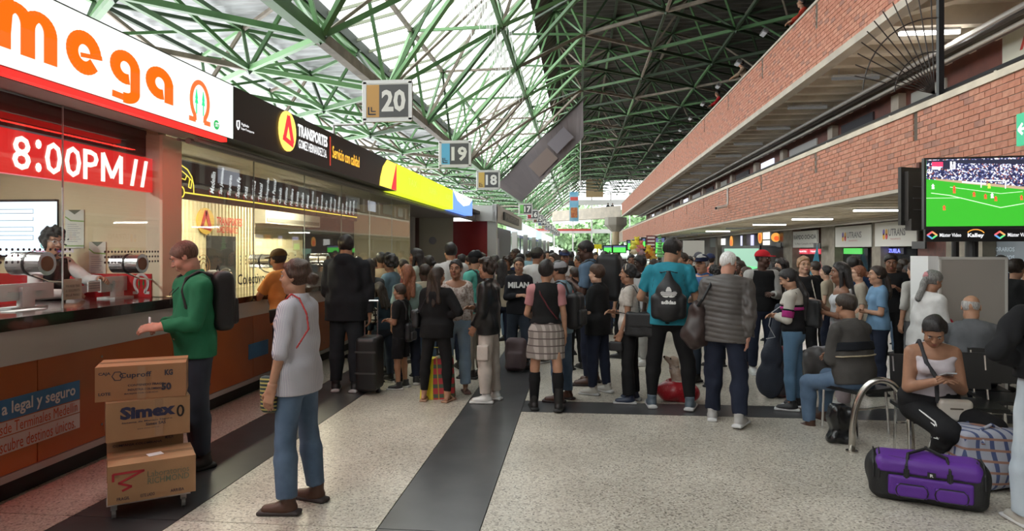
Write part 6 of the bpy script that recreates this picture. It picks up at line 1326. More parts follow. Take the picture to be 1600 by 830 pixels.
# -- 2 woman in striped shirt
g = person(466, 'woman in a white striped shirt and blue jeans looking left at the counters', d=4.45, top=402, face=84, q=0, fem=1, skin='tan', hair='bun', hcol='brown', bw=1.07, arms=(((.26, .02, -1), (.08, .22, -1)), 'down'), legs=((4, 5, -3), (-2, 4, -7)), hyaw=6,
    top_=dict(c=stripes('shirt_stripe', (.58, .56, .59), (.30, .32, .42), 85, 'XY', .35), sl=1.05, t=.014, loose=.02, hem=-.13, collar=1, fold=.006), bot=dict(c=JEAN, w=(.0, .004, .028)), shoe=BR_)
handbag(g, 'small woven bag on the hip of the woman in the striped shirt', stripes('woven', (.03, .05, .05), (.45, .4, .12), 40, 'Z', .4), sg=-1, size=(.03, .06, .13), z=-.12, fwd=.12, out=.17, strap=False)
m = strapmesh(g, [g.pel - g.s0 * .2 - g.f1 * .1 + g.u * .2, g.pel + g.u * .32 - g.f1 * .155 - g.s1 * .14, g.nb - g.s1 * .12 - g.f1 * .125 - g.u * .08, g.nb - g.s1 * .1 - g.f1 * .06 + g.u * .02, g.nb - g.s1 * .1 + g.u * .05, g.nb - g.s1 * .08 + g.f1 * .12 - g.u * .05], .012, .008); put(g, 'bag_strap', m, C('red_strap', (.45, .06, .06)), None, label='thin red bag strap over the striped shirt', cat='strap')
# -- 3 man in orange at the counter
g = person(447, 'man in an orange shirt and brown cap leaning on the counter', d=7.9, top=385, face=72, q=0, skin='mid', hair='short', cap=C('brown_cap', (.12, .075, .03)), bw=1.15, arms=('counter', 'counter'), lean=(0, .16), pitch=8, top_=dict(c=C('orange', (.62, .27, .08)), sl=.7, hem=-.1, loose=.02), bot=dict(c=NAVY), shoe=('shoe', (.4, .35, .25), (.5, .5, .5)))
handbag(g, 'black waist bag on the man in orange', BAGB, sg=-1, size=(.04, .11, .09), z=.0, fwd=-.05, cross=True, out=.18)
# -- 4 tall man in black
g = person(541, 'tall man in a black hooded jacket seen from behind by the counter', fy=611, top=365, face=5, q=0, skin='tan', bw=1.18, sw=1.1, hyaw=14, pitch=5, arms=('hold', ((.2, .0, -1), (.03, .1, -1))), top_=dict(c=C('black_jacket', (.018, .02, .024)), sl=1.9, t=.02, loose=.035, hem=-.16, hood=1, fold=.009), bot=dict(c=C('charcoal', (.025, .03, .036)), w=(.012, .02, .024)), shoe=BS)
# suitcase
q = at(578, 390, 8.0); st_ = thing('suitcase', (q[0], q[1], 0), 'black upright suitcase with extended handle beside the tall man in black', 'suitcase')
s = SD(A(-.3, -.25, 0), A(.3, .25, .9), .014); s.rbox((0, 0, .36), (.13, .18, .32), .05); V, Fc = s.mesh(); fast('shell', V + A(q[0], q[1], 0), Fc, M('case_black', (.015, .015, .016), .45), None, st_)
m = MB(); [m.tube([(q[0] + x, q[1] + .05, .66), (q[0] + x, q[1] + .05, 1.1)], .009, 6) for x in (-.08, .08)]; m.tube([(q[0] - .09, q[1] + .05, 1.1), (q[0] + .09, q[1] + .05, 1.1)], .014, 6); ob('pull_handle', m, CHR(), st_)
for x in (-.1, .1): ob('wheel', MB().tube([(q[0] + x - .02, q[1], .03), (q[0] + x + .02, q[1], .03)], .03, 10), BK(), st_)
for z in (.25, .5): ob('band', MB().box(q[0] - .125, q[0] + .125, q[1] - .188, q[1] - .175, z, z + .02), M('band_grey', (.06, .06, .06), .5), st_)
# -- 5 boy
g = person(626, 'boy in black T-shirt and shorts facing the counter', fy=607, top=443, face=82, q=0, skin='mid', hair='fade', hcol='dark', bw=.95, sw=.9, arms=('hold', 'hold'), top_=dict(c=BLKT, sl=.75, hem=-.12, loose=.025), bot=dict(c=C('black_short', (.012, .012, .014)), len=.95, w=(.02, .035, 0)), shoe=BS)
backpack(g, 'dark backpack hanging low behind the boy', BAGB, (.12, .06, .16), dz=-.3)
# counter queue
person(577, 'woman in a grey top with hair tied low, standing behind the tall man in black', d=8.9, top=403, face=8, q=1, fem=1, back=1, skin='mid', hair='long', hairback=1, hcol='dark', top_=dict(c=C('grey_top', (.085, .09, .09)), sl=1.6, hem=-.1), bot=dict(c=JEAND), shoe=BK_)
g = person(596, 'man in a beige shirt near the glass, seen from behind', d=10.4, top=393, face=20, q=2, back=1, skin='brown', hair='short', top_=dict(c=C('beige', (.42, .33, .22)), sl=.7), bot=dict(c=NAVY), shoe=BK_)
g = person(611, 'woman in a dusty blue blouse with dark curls facing left', d=9.3, top=396, face=75, q=1, fem=1, skin='mid', hair='curly', hcol='black', top_=dict(c=C('dusty_blue', (.14, .22, .28)), sl=1.8), bot=dict(c=JEAND), shoe=BK_, arms=('hold', 'hold'))
g = person(600, 'woman with a blue bag and patterned cloth bending beside the boy', d=8.7, top=440, face=60, q=1, fem=1, skin='mid', hair='long', hcol='dark', lean=(0, .2), top_=dict(c=C('dark_teal', (.03, .05, .07)), sl=1.8), bot=dict(c=JEAND), shoe=BK_)
handbag(g, 'bag with a black and white geometric print beside the boy', stripes('geo', (.55, .52, .46), (.02, .02, .02), 14, 'XY', .45, c3=(.02, .02, .02), freq2=16, duty2=.35), sg=-1, size=(.05, .12, .13), z=.22, out=.2, fwd=.05, strap=False)
g = person(637, 'woman with reddish straight hair and pale green shirt behind the boy', d=8.5, top=412, face=20, q=1, fem=1, skin='tan', hair='long', hcol='auburn', hairback=1, back=1, hyaw=30, top_=dict(c=C('sage', (.24, .33, .31)), sl=.8), bot=dict(c=NAVY), shoe=BS)
g = person(652, 'woman with long black hair in a pale striped blouse looking left', d=10.2, top=387, face=80, q=1, fem=1, skin='mid', hair='long', hcol='black', top_=dict(c=stripes('pale_stripe', (.5, .53, .45), (.3, .35, .3), 30, 'XY', .4), sl=1.4), bot=dict(c=NAVY), shoe=BK_)
# -- woman in black jacket, woman in lace, teen in leather
g = person(682, 'woman in a black jacket and leggings, hand on her hip, seen from behind', fy=627, top=415, face=-8, q=0, fem=1, back=1, skin='tan', hair='long', hcol='dark', hairback=1, hyaw=-25, bw=1.05, arms=('bag', 'hip'), top_=dict(c=C('black_parka', (.013, .013, .014)), sl=1.85, t=.02, loose=.03, hem=-.12, fold=.009), bot=dict(c=BLKT, w=(-.002, 0, 0), len=1.88), shoe=('sandal', (.38, .22, .14), (.1, .1, .1)), legs=((0, 8, -2), (2, 6, -3)))
handbag(g, 'black shoulder bag under the left arm of the woman in black', BAGB, sg=-1, size=(.05, .13, .12), z=.12, out=.25)
g = person(713, 'woman in a white lace blouse and light jeans facing the camera', fy=613, top=404, face=190, q=0, fem=1, skin='mid', hair='bun', hcol='black', hyaw=-14, arms=('back', 'down'), top_=dict(c=M('lace', (.52, .46, .42), .8, c2=(.30, .22, .19), sc=45, fac=(.5, .58), bump=.3), sl=1.3, loose=.015, hem=.0, neck=0, vneck=.8), bot=dict(c=JEANL, w=(.0, .008, .028)), shoe=('sandal', (.12, .06, .05), (.1, .1, .1)))
g = person(763, 'teenager in a black leather jacket and cream cargo trousers facing left', fy=627, top=402, face=82, q=0, skin='mid', hair='curly', hcol='dark', sw=1.02, pitch=-2, arms=(((.1, .05, -1), (-.3, .5, -.8)), 'hold'), top_=dict(c=BLKL, sl=1.95, t=.022, loose=.035, hem=-.12, collar=1, fold=.011), bot=dict(c=C('cream', (.56, .5, .45)), w=(.012, .025, .03), cargo=1, fold=.005), shoe=('sneaker', (.68, .68, .66), (.65, .65, .63)), legs=((2, 3, -2), (-3, 3, -4)))
g = person(741, 'man in a turquoise polo shirt with a white-lettered black cap', fy=590, top=388, face=70, q=1, skin='tan', hair='short', cap=C('cap_black', (.014, .014, .016)), hyaw=-110, arms=('hold', 'hold'), top_=dict(c=C('turq', (.13, .50, .42)), sl=.85, loose=.02), bot=dict(c=C('stone', (.3, .28, .24))), shoe=BK_)
backpack(g, 'black backpack on the man in the turquoise polo', BAGB, (.14, .08, .2))
decal(g, g.capV[0], 'NY', H(g, 0, .1, .09), nrm(-g.hr), A(0, 0, 1), .05, .04, M('print_white'), g.capo, off=.004, name='cap_letters')
g = person(705, 'broad man in a white shirt looking away towards the red wall', d=9.6, top=378, face=35, q=1, back=1, skin='tan', hair='fade', hcol='black', bw=1.15, sw=1.1, top_=dict(c=WHTC, sl=1.2, collar=1, loose=.02), bot=dict(c=NAVY), shoe=BK_)
# shopping bag
q = at(680, 390, 7.75); sb = thing('shopping_bag', (q[0], q[1], 0), 'yellow shopping bag with colourful printed side standing behind the woman in black', 'shopping bag')
ob('yellow_side', MB().hexa([(q[0] - .16, q[1] - .1, 0), (q[0] + .0, q[1] - .14, 0), (q[0] + .0, q[1] + .1, 0), (q[0] - .12, q[1] + .1, 0), (q[0] - .13, q[1] - .07, .46), (q[0] + .0, q[1] - .09, .46), (q[0], q[1] + .08, .46), (q[0] - .1, q[1] + .08, .46)]), M('bag_yellow', (.7, .6, .03), .5), sb)
ob('printed_side', MB().hexa([(q[0], q[1] - .14, 0), (q[0] + .24, q[1] - .06, 0), (q[0] + .22, q[1] + .12, 0), (q[0], q[1] + .1, 0), (q[0], q[1] - .09, .46), (q[0] + .22, q[1] - .03, .48), (q[0] + .2, q[1] + .08, .48), (q[0], q[1] + .08, .46)]), stripes('bag_print', (.5, .05, .06), (.08, .12, .08), 9, 'Z', .4, c3=(.45, .3, .06), freq2=12, axis2='XY', duty2=.2), sb)
ob('carry_handle', MB().tube([(q[0] - .05, q[1], .46), (q[0] - .02, q[1], .58), (q[0] + .1, q[1], .58), (q[0] + .14, q[1], .46)], .006, 5), M('bag_yellow'), sb)
# middle group
g = person(811, 'smiling girl in a black sweatshirt with white capital letters', d=9.7, top=401, face=182, q=1, fem=1, skin='tan', hair='bun', hcol='dark', pitch=4, arms=('down', 'cross'), top_=dict(c=C('black_sweat', (.02, .02, .024)), sl=1.9, loose=.025, hem=-.1, vneck=.3), bot=dict(c=JEAND, w=(.01, .02, .02)), shoe=BK_)
decal(g, g.topV[0], 'MILAN', g.pel + g.u * .36 + g.f1 * .15, -g.s1, g.u, .3, .085, M('print_white'), g.o, bold=.05)
g = person(838, 'man in a white T-shirt and grey-green cap with his back to the camera', fy=566, top=383, face=-25, q=1, back=1, skin='mid', hair='short', cap=C('cap_olive', (.09, .09, .075)), sw=1.05, hyaw=-20, top_=dict(c=WHTC, sl=.75, loose=.025), bot=dict(c=JEANL, w=(.01, .02, .02)), shoe=BS)
q = at(806, 390, 9.4); s = SD(A(-.25, -.2, 0), A(.25, .2, .6), .014); s.rbox((0, 0, .24), (.15, .1, .23), .07); s.rbox((0, -.11, .17), (.11, .03, .12), .03); s.folds(.006, 4); V, Fc = s.mesh(); fast('backpack', V + A(q[0], q[1], 0), Fc, M('mauve_bag', (.10, .07, .075), .7), None, None, label='dusky mauve backpack hanging by the legs of the girl in the lettered sweatshirt', cat='backpack')
PLAID = stripes('plaid', (.24, .21, .19), (.40, .35, .32), 13, 'XY', .38, c3=(.10, .075, .07), freq2=13, duty2=.16)
g = person(853, 'girl with pink raglan sleeves, plaid mini skirt and black knee socks, seen from behind', fy=640, top=405, face=2, q=0, fem=1, back=1, skin='tan', hair='pixie', hcol='black', hyaw=-12, arms=(((.25, .1, -1), (-.3, .9, -.3)), 'down'), legs=((-2, 5, 3), (-12, 6, -2)), top_=dict(c=C('black_tee', (.016, .016, .017)), slc=C('pink', (.52, .24, .25)), sl=.62, hem=.06, loose=.002), bot=dict(c=PLAID, kind='skirt', len=.34), shoe=('boot', (.012, .012, .012), (.012, .012, .012)))
for i in (0, 1):
    s = SD(g.leg[i][2] - .3, g.leg[i][1] + .2, .011); kn, an = g.leg[i][1], g.leg[i][2]; a = kn + (an - kn) * .12; mid = kn + (an - kn) * .35; s.cone(a, mid, .062, .066, .01, flata=True); s.cone(mid, an, .066, .048, .01); put(g, 'knee_sock', s.mesh(), BLKT, g.o)
m = strapmesh(g, [g.nb - g.s1 * .1 + g.u * .03, g.nb - g.s1 * .06 - g.f1 * .12 - g.u * .1, g.pel + g.u * .25 - g.f1 * .135 + g.s1 * .03, g.pel + g.u * .12 - g.f1 * .1 + g.s1 * .13], .016, .009); put(g, 'bag_strap', m, C('wine', (.12, .03, .035)), None, label='wine red strap slanting over the back of the girl in pink sleeves', cat='strap')
g = person(877, 'man in a pale blue denim shirt and light grey cap facing left', fy=626, top=404, face=68, q=0, skin='mid', hair='short', cap=C('cap_grey', (.33, .33, .35)), bw=1.05, arms=(((.1, .05, -1), (.0, .15, -1)), 'hold'), pitch=8, top_=dict(c=C('chambray', (.27, .42, .52)), sl=1.9, collar=1, loose=.025, hem=-.1), bot=dict(c=JEAN, w=(.008, .014, .018)), shoe=BR_)
backpack(g, 'black backpack hanging from the man in the denim shirt', BAGB, (.14, .085, .22), dz=-.12)
g = person(921, 'very tall man in a slate blue polo shirt looking down left', fy=600, top=374, face=80, q=1, skin='dark', hair='buzz', bw=1.1, belly=.04, pitch=18, arms=('phone', 'phone'), top_=dict(c=C('slate', (.10, .16, .24)), sl=.8, collar=1, loose=.02), bot=dict(c=NAVY), shoe=BR_)
backpack(g, 'large black travel backpack on the tall man in slate blue', BAGB, (.17, .14, .27), dz=.03)
g = person(934, 'woman in a black button shirt with short hair facing left', fy=615, top=412, face=62, q=0, fem=1, skin='light', hair='pixie', hcol='brown', bw=1.22, arms=('hold', 'cross'), lw=1.05, top_=dict(c=C('black_shirt', (.015, .015, .016)), sl=.95, collar=1, loose=.03, hem=-.14, vneck=.7), bot=dict(c=NAVY, w=(.004, .006, .006)), shoe=('sneaker', (.42, .4, .36), (.5, .5, .5)), legs=((3, 4, -2), (-4, 5, -6)))
m = MB(); W_ = g.arm[0][2]; dd = g.arm[0][3]; m.tube([W_ - dd * .02, W_ + dd * .015], .034, 12, cap=False); ob('wrist_watch', mbx(g, m), M('watch_silver', (.6, .6, .55), .2, .8), label='silver wrist watch of the woman in the black shirt', cat='watch')
g = person(984, 'woman in a cream lace blouse and flared black trousers facing left', fy=628, top=411, face=78, q=0, fem=1, skin='mid', hair='bun', hcol='black', bw=1.05, arms=('bag', 'hold'), top_=dict(c=M('lace_cream', (.55, .5, .45), .8, c2=(.45, .4, .36), sc=40, bump=.4), sl=.6, loose=.025, hem=-.04), bot=dict(c=BLKT, w=(.0, .006, .04)), shoe=('shoe', (.02, .03, .06), (.4, .4, .4)))
handbag(g, 'large black shoulder bag on the woman in the cream blouse', BAGB, sg=-1, size=(.06, .18, .15), z=.06, fwd=-.16, out=.22)
c0_ = g.arm[0][2] + g.arm[0][3] * .1; s = SD(c0_ - .25, c0_ + .25, .01); s.rbox(c0_ + A(0, .02, -.06), (.025, .085, .06), .02); bagthing(g, [('pouch_body', s.mesh(), BAGB)], 'small black clutch hanging from the hand of the woman in the cream blouse', 'purse', 'clutch_purse')
m = MB(); m.tube([H(g, .086 * math.cos(a), .03 - .01, .033 + .094 * math.sin(a)) for a in np.linspace(.2, math.pi - .2, 14)], .006, 6); ob('hair_band', mbx(g, m), M('band_cream', (.6, .5, .38), .5), g.o)
g = person(1003, 'man with very dark skin and white shirt standing behind the woman in the cream blouse', fy=570, top=398, face=100, q=1, skin='black', hair='fade', pitch=8, top_=dict(c=C('white2', (.5, .5, .52)), sl=.8), bot=dict(c=C('lightgrey', (.4, .4, .38))), shoe=WS)
# -- teal man with drawstring bag
g = person(1045, 'tall young man in a teal T-shirt and black trousers seen from behind', fy=638, top=372, face=-8, q=0, back=1, skin='tan', hair='fade', hcol='black', sw=1.08, bw=1.08, hyaw=-42, pitch=22, glasses=1, arms=(((.35, .1, -1), (-.3, .9, -.2)), ((.3, .1, -1), (-.35, .9, -.1))), legs=((2, 9, 0), (-2, 13, -3)), top_=dict(c=C('teal', (.035, .27, .36)), sl=.72, loose=.03, hem=-.09, fold=.008), bot=dict(c=BLKT, w=(.006, .012, .006)), shoe=('sneaker', (.09, .12, .15), (.5, .5, .5)))
c = g.pel + g.u * .2 - g.f1 * .2 + g.s1 * .0; s = SD(c - .35, c + .35, .01)
s.cone(c - g.u * .1, c + g.u * .04, .15, .12, .03, g.f1, .5); s.rbox(c - g.u * .1, (.17, .05, .12), .05); s.cone(c + g.u * .02, c + g.u * .23, .12, .03, .03, g.f1, .5); s.folds(.005, 8, 30); bm = s.mesh()
db_ = bagthing(g, [('bag_body', bm, M('gym_sack', (.014, .014, .016), .5))], 'black drawstring sack with a white three-leaf emblem worn by the man in teal', 'bag', 'drawstring_bag')
for sg in (-1, 1): put(g, 'cord', strapmesh(g, [c - g.u * .2 + g.s1 * sg * .15, c + g.s1 * sg * .17 + g.f1 * .07, g.nb + g.s1 * sg * .14 - g.f1 * .1 - g.u * .1, g.nb + g.s1 * sg * .12 + g.u * .03], .006, .007), BK(), db_); put(g, 'cord', strapmesh(g, [c + g.u * .25, g.nb + g.s1 * sg * .08 - g.f1 * .12 - g.u * .07, g.nb + g.s1 * sg * .12 + g.u * .03], .01, .007), BK(), db_)
WP2 = M('print_white')
leaf = lambda ang, L, w: [(math.cos(math.radians(ang)) * t * L - math.sin(math.radians(ang)) * s_ * w * math.sin(math.pi * min(1, t * .93)) ** .7, math.sin(math.radians(ang)) * t * L + math.cos(math.radians(ang)) * s_ * w * math.sin(math.pi * min(1, t * .93)) ** .7 - .0) for s_, ts in ((1, np.linspace(.05, 1, 8)), (-1, np.linspace(1, .05, 8))) for t in ts]
decal(g, bm[0], None, c - g.f1 * .08 + g.u * .0, g.s1, g.u, .1, .1, WP2, db_, polys=[leaf(90, .105, .03), leaf(32, .095, .028), leaf(148, .095, .028)], off=.003, name='leaf_emblem')
for k in range(3): decal(g, bm[0], None, c - g.f1 * .08 + g.u * (.012 + .017 * k), g.s1, g.u, .1, .1, M('gym_sack'), db_, polys=[[(-.09, 0), (.09, 0), (.09, .006), (-.09, .006)]], off=.0055, name='emblem_gap')
decal(g, bm[0], 'adidas', c - g.f1 * .08 - g.u * .05, g.s1, g.u, .15, .042, WP2, db_, off=.003, bold=.05)
# -- navy cap man, puffer man
g = person(1098, 'man in a navy cap, glasses and blue jacket facing left towards the camera', fy=600, top=394, face=140, q=1, skin='tan', hair='short', hcol='grey', cap=C('cap_navy', (.012, .016, .045)), glasses=1, bw=1.15, belly=.03, arms=('hold', 'hold'), top_=dict(c=C('blue_jkt', (.06, .13, .30)), sl=1.9, collar=1, loose=.025), bot=dict(c=JEAND), shoe=BK_)
g = person(1133, 'white-haired man in a grey quilted jacket walking away', fy=660, top=391, face=-22, q=0, back=1, skin='red', hair='buzz', hcol='white', sw=1.12, bw=1.12, lean=(.02, .08), hyaw=-5, pitch=12, arms=('bag', 'back'), legs=((8, 5, -3), (-6, 8, -16)), top_=dict(c=M('puffer', (.095, .085, .08), .5, c2=(.075, .066, .063), sc=4), sl=1.9, t=.022, loose=.03, hem=-.13, quilt=1, fold=.003, collar=1), bot=dict(c=NAVY, w=(.016, .026, .03), fold=.009), shoe=('sneaker', (.42, .41, .4), (.6, .6, .58)))
c = g.pel - g.s0 * .27 - g.f1 * .02 + g.u * .06; s = SD(c - .4, c + .4, .013); s.cone(c + g.u * .1, c - g.u * .16, .10, .12, .03, g.f1, 1.3); s.ell(c - g.u * .14 - g.s0 * .03, (.12, .16, .1), None, .05); s.folds(.016, 12, 34)
bagthing(g, [('cloth_bundle', s.mesh(), M('brown_cloth', (.05, .032, .03), .45, c2=(.035, .022, .02), sc=6)), ('strap', strapmesh(g, [c + g.u * .15 + g.f1 * .1, g.sc - g.s1 * .17 + g.f1 * .13 - g.u * .1, g.nb - g.s1 * .12 + g.u * .035, g.nb - g.s1 * .14 - g.f1 * .12 - g.u * .08, g.pel + g.u * .28 - g.f1 * .16 - g.s1 * .2, c + g.u * .14 - g.f1 * .08], .026, .012), BAGB)], 'dark brown bag with folded jacket over the left shoulder of the white-haired man', 'bag', 'slouch_bag')
# dog in red bag
q = at(1056, 390, 7.55); D0 = A(q[0], q[1], 0)
s = SD(A(-.3, -.2, 0), A(.32, .2, .4), .012); s.ell((0, 0, .12), (.24, .15, .13), None, .02); s.ell((.14, 0, .08), (.13, .12, .09), None, .04); s.ell((.02, 0, .27), (.12, .08, .08), None, .02, sub=True); s.folds(.01, 2, 30); V, Fc = s.mesh(); t = thing('carrier_bag', D0, 'red glittery soft carrier bag with a white dog inside, on the floor', 'bag'); fast('bag_body', V + D0, Fc, M('red_glitter', (.35, .012, .02), .35, c2=(.55, .1, .1), sc=70, fac=(.6, .7)), None, t)
ob('zip_edge', MB().tube([D0 + A(math.cos(a) * .11 + .02, math.sin(a) * .08, .225 + .01 * math.sin(a * 3)) for a in np.linspace(0, 6.1, 16)], .007, 5, closed=True), M('zip_white', (.5, .45, .42), .5), t)
s = SD(A(-.2, -.15, .0), A(.2, .18, .6), .008); s.cone((.04, .02, .14), (-.01, .0, .33), .075, .05, .03); s.cone((-.01, 0, .33), (-.02, -.01, .42), .058, .055, .02); s.ell((-.03, -.015, .46), (.062, .055, .055), None, .015); s.cone((-.07, -.03, .47), (-.118, -.045, .495), .034, .024, .012); s.ell((.0, .045, .45), (.03, .014, .05), None, .006); s.ell((.0, -.07, .445), (.032, .013, .052), None, .006); s.cone((-.03, -.05, .2), (-.05, -.06, .09), .024, .02, .015); s.cone((.02, -.06, .2), (.01, -.07, .09), .024, .02, .015); s.folds(.003, 5, 90, 1); V, Fc = s.mesh()
dg_ = fast('dog', V + D0, Fc, M('dog_fur', (.55, .45, .38), .9, c2=(.4, .28, .2), sc=9, bump=.6, bsc=80), None, None, label='small white and tan dog sitting upright in the red bag, nose up', cat='dog')
m = MB(); ball(m, D0 + A(-.135, -.05, .508), .014); ball(m, D0 + A(-.068, -.068, .492), .009); ob('nose_and_eye', m, IRI, dg_, smooth=True); ob('collar', MB().tube([D0 + A(-.022 + .05 * math.cos(a), -.004 + .05 * math.sin(a), .375) for a in np.linspace(0, 2 * math.pi, 13)[:-1]], .007, 5, closed=True), M('collar_grey', (.2, .2, .25), .5), dg_)
# right-hand middle
g = person(1167, 'woman with long blond-tipped braids and a black vest facing left', fy=574, top=416, face=75, q=1, fem=1, skin='brown', hair='braids', hcol='brown', top_=dict(c=BLKT, sl=1.7, tank=0), bot=dict(c=NAVY), shoe=BR_)
g = person(1190, 'man in a red cap and black and white padded vest looking right', d=9.2, top=387, face=190, q=1, skin='dark', hair='buzz', cap=C('cap_red', (.55, .02, .03)), hyaw=40, sw=1.05, arms=('hold', 'down'), top_=dict(c=BLKT, slc=C('vest_white', (.45, .44, .42)), sl=1.8, loose=.02), bot=dict(c=NAVY), shoe=WS)
g = person(1222, 'woman with curly black hair and white cap brim facing left', d=9.9, top=404, face=100, q=1, fem=1, skin='light', hair='curly', hcol='black', top_=dict(c=C('white_coat', (.5, .5, .52)), sl=1.5), bot=dict(c=BLKT), shoe=BK_)
g = person(1255, 'young woman with glasses and pulled-back light brown hair in a black coat', d=8.9, top=399, face=175, q=1, fem=1, skin='light', hair='bun', hcol='blond', glasses=M('gold_frame', (.5, .3, .1), .3, .8), hyaw=8, arms=('hold', 'hold'), top_=dict(c=BLKT, sl=1.9, loose=.02), bot=dict(c=BLKT), shoe=BK_)
put(g, 'bag_strap', strapmesh(g, [g.pel + g.u * .2 + g.f1 * .15 - g.s1 * .13, g.nb - g.s1 * .09 + g.f1 * .12 - g.u * .08, g.nb - g.s1 * .1 + g.u * .03], .016, .011), C('cream_strap', (.55, .5, .42)), None, label='cream bag strap of the young woman with glasses', cat='strap')
g = person(1239, 'woman with a long black ponytail, white and magenta sweater and skinny jeans, looking down', fy=639, top=420, face=62, q=0, fem=1, skin='tan', hair='pony', hcol='black', tail=.3, pitch=26, arms=('hold', 'hold'), lw=1.04, top_=dict(c=C('black_knit', (.016, .016, .018)), sl=1.8, loose=.02, hem=-.02, slc=C('white_knit', (.6, .56, .5))), bot=dict(c=M('denim_mid', (.10, .19, .30), .8, c2=(.075, .15, .24), sc=5), w=(-.002, -.002, 0), len=1.9), shoe=('sneaker', (.02, .02, .02), (.6, .6, .6)))
for i in (0, 1):
    S0, E_, W_, dd = g.arm[i]
    for a, b, mm in ((.0, .1, 'black'), (.1, .5, 'magenta')):
        s = SD(np.minimum(S0, W_) - .1, np.maximum(S0, W_) + .1, .011); p0, p1 = S0 + (E_ - S0) * (.55 + a * .6), S0 + (E_ - S0) * (.55 + b * .6 + .06); s.cone(p0, p1, .072, .068, 0, flat=True, flata=True); put(g, 'sleeve_band', s.mesh(), C(mm, (.015, .015, .016) if mm == 'black' else (.45, .04, .22)), g.o)
s = SD(g.pel - .4, g.nb + .3, .013); torso(s, g, .022, loose=.035); s.cut(g.pel + g.u * .33, -g.u); s.cut(g.nb + g.u * .015, nrm(g.u + g.f1 * .35)); put(g, 'sweater_yoke', s.mesh(), C('white_knit'), g.o)
s = SD(g.pel - .4, g.nb + .3, .013); torso(s, g, .028, loose=.035); s.cut(g.pel + g.u * .27, -g.u); s.cut(g.pel + g.u * .31, g.u); put(g, 'magenta_band', s.mesh(), C('magenta'), g.o)
g2 = g
handbag(g, 'black backpack hanging at the back of the woman with the magenta-banded sweater', BAGB, sg=1, size=(.09, .12, .17), z=.22, fwd=-.17, out=.17, name='backpack', catg='backpack')
# guitar case
q = at(1204, 390, 7.7); s = SD(A(-.25, -.15, 0), A(.3, .15, 1.2), .013); s.ell((0, 0, .22), (.16, .085, .22), None, .03); s.ell((.02, 0, .5), (.13, .08, .16), None, .05); s.cone((.03, 0, .6), (.1, 0, 1.05), .075, .05, .05, (0, 1, 0), .8); s.folds(.004, 6, 30); V, Fc = s.mesh()
t = thing('instrument_case', (q[0], q[1], 0), 'navy soft instrument case standing left of the woman in skinny jeans', 'case'); fast('case_body', V + A(q[0], q[1], 0), Fc, M('case_navy', (.022, .028, .045), .7, bump=.3, bsc=60), None, t); ob('grey_cord', MB().tube([A(q[0], q[1] - .09, 0) + p_ for p_ in (A(.1, 0, 1.08), A(-.02, -.02, 1.0), A(-.05, -.02, .85), A(.02, -.02, .72), A(-.08, -.02, .7))], .006, 5), M('cord_grey', (.4, .4, .42), .5), t)
q = at(1226, 390, 7.75); s = SD(A(-.2, -.15, 0), A(.2, .15, .8), .014); s.rbox((0, 0, .3), (.13, .1, .29), .07); s.folds(.012, 7, 30); V, Fc = s.mesh(); fast('duffel_bag', V + A(q[0], q[1], 0), Fc, M('duffel_dark', (.03, .022, .025), .6, c2=(.25, .02, .03), sc=4, fac=(.55, .6)), None, None, label='black and red bag standing between the instrument case and the jeans', cat='bag')
for px, dd, c_, nm, lb in ((1275, 8.2, (.05, .045, .045), 'black', 'dark bundle of luggage right of the woman in skinny jeans'), (1290, 8.5, (.15, .15, .16), 'grey', 'grey wrapped bundle next to the pink trousers')):
    q = at(px, 390, dd); s = SD(A(-.25, -.2, 0), A(.25, .2, .7), .015); s.rbox((0, 0, .25), (.17, .14, .24), .09); s.folds(.02, 17 + px, 26, 1); V, Fc = s.mesh(); fast('luggage_bundle', V + A(q[0], q[1], 0), Fc, M('bundle_' + nm, c_, .55, c2=tuple(x * 1.8 for x in c_), sc=5), None, None, label=lb, cat='luggage')
# pink trousers woman etc
g = person(1315, 'woman with very long black hair, white tank top and pale pink trousers', d=7.15, top=408, face=82, q=0, fem=1, skin='brown', hair='long', hcol='black', arms=('cross', 'phone'), top_=dict(c=C('tank', (.55, .55, .57)), sl=0, tank=1, t=.008, loose=.004, hem=.06, neck=-.05, vneck=.5), bot=dict(c=C('pale_pink', (.60, .50, .52)), w=(.014, .03, .035), fold=.008), shoe=WS)
g = person(1372, 'young woman in a sky blue T-shirt with hair tied back, in profile facing left', d=7.9, top=414, face=85, q=0, fem=1, skin='tan', hair='pony', hcol='dark', tail=.1, arms=('hold', 'hold'), top_=dict(c=C('sky', (.17, .30, .46)), sl=.7, loose=.02), bot=dict(c=NAVY), shoe=BK_)
g = person(1392, 'man in black with a fade haircut looking down behind the woman in sky blue', d=9.2, top=395, face=160, q=1, skin='brown', hair='fade', pitch=15, arms=('phone', 'phone'), top_=dict(c=BLKT, sl=1.9, loose=.03), bot=dict(c=BLKT), shoe=BK_)
g = person(1350, 'woman with dark red hair and sunglasses in a beige top facing left', d=9.0, top=414, face=75, q=1, fem=1, skin='light', hair='bun', hcol='auburn', glasses=1, lean=(0, .12), top_=dict(c=C('beige2', (.42, .37, .3)), sl=.9), bot=dict(c=JEAN), shoe=BK_)
g = person(1333, 'man in a grey-blue jacket right behind the woman in the tank top', d=9.6, top=399, face=-5, q=2, back=1, skin='tan', hair='short', top_=dict(c=C('blueblack', (.03, .06, .14)), sl=1.8), bot=dict(c=NAVY), shoe=BK_)
g = person(1431, 'man with brown hair in a light striped shirt behind the grey-haired woman', d=8.6, top=408, face=25, q=1, back=1, skin='tan', hair='short', hcol='brown', top_=dict(c=C('offwhite', (.48, .46, .43)), sl=1.2, loose=.02), bot=dict(c=C('grey_trs', (.2, .2, .21))), shoe=WS)
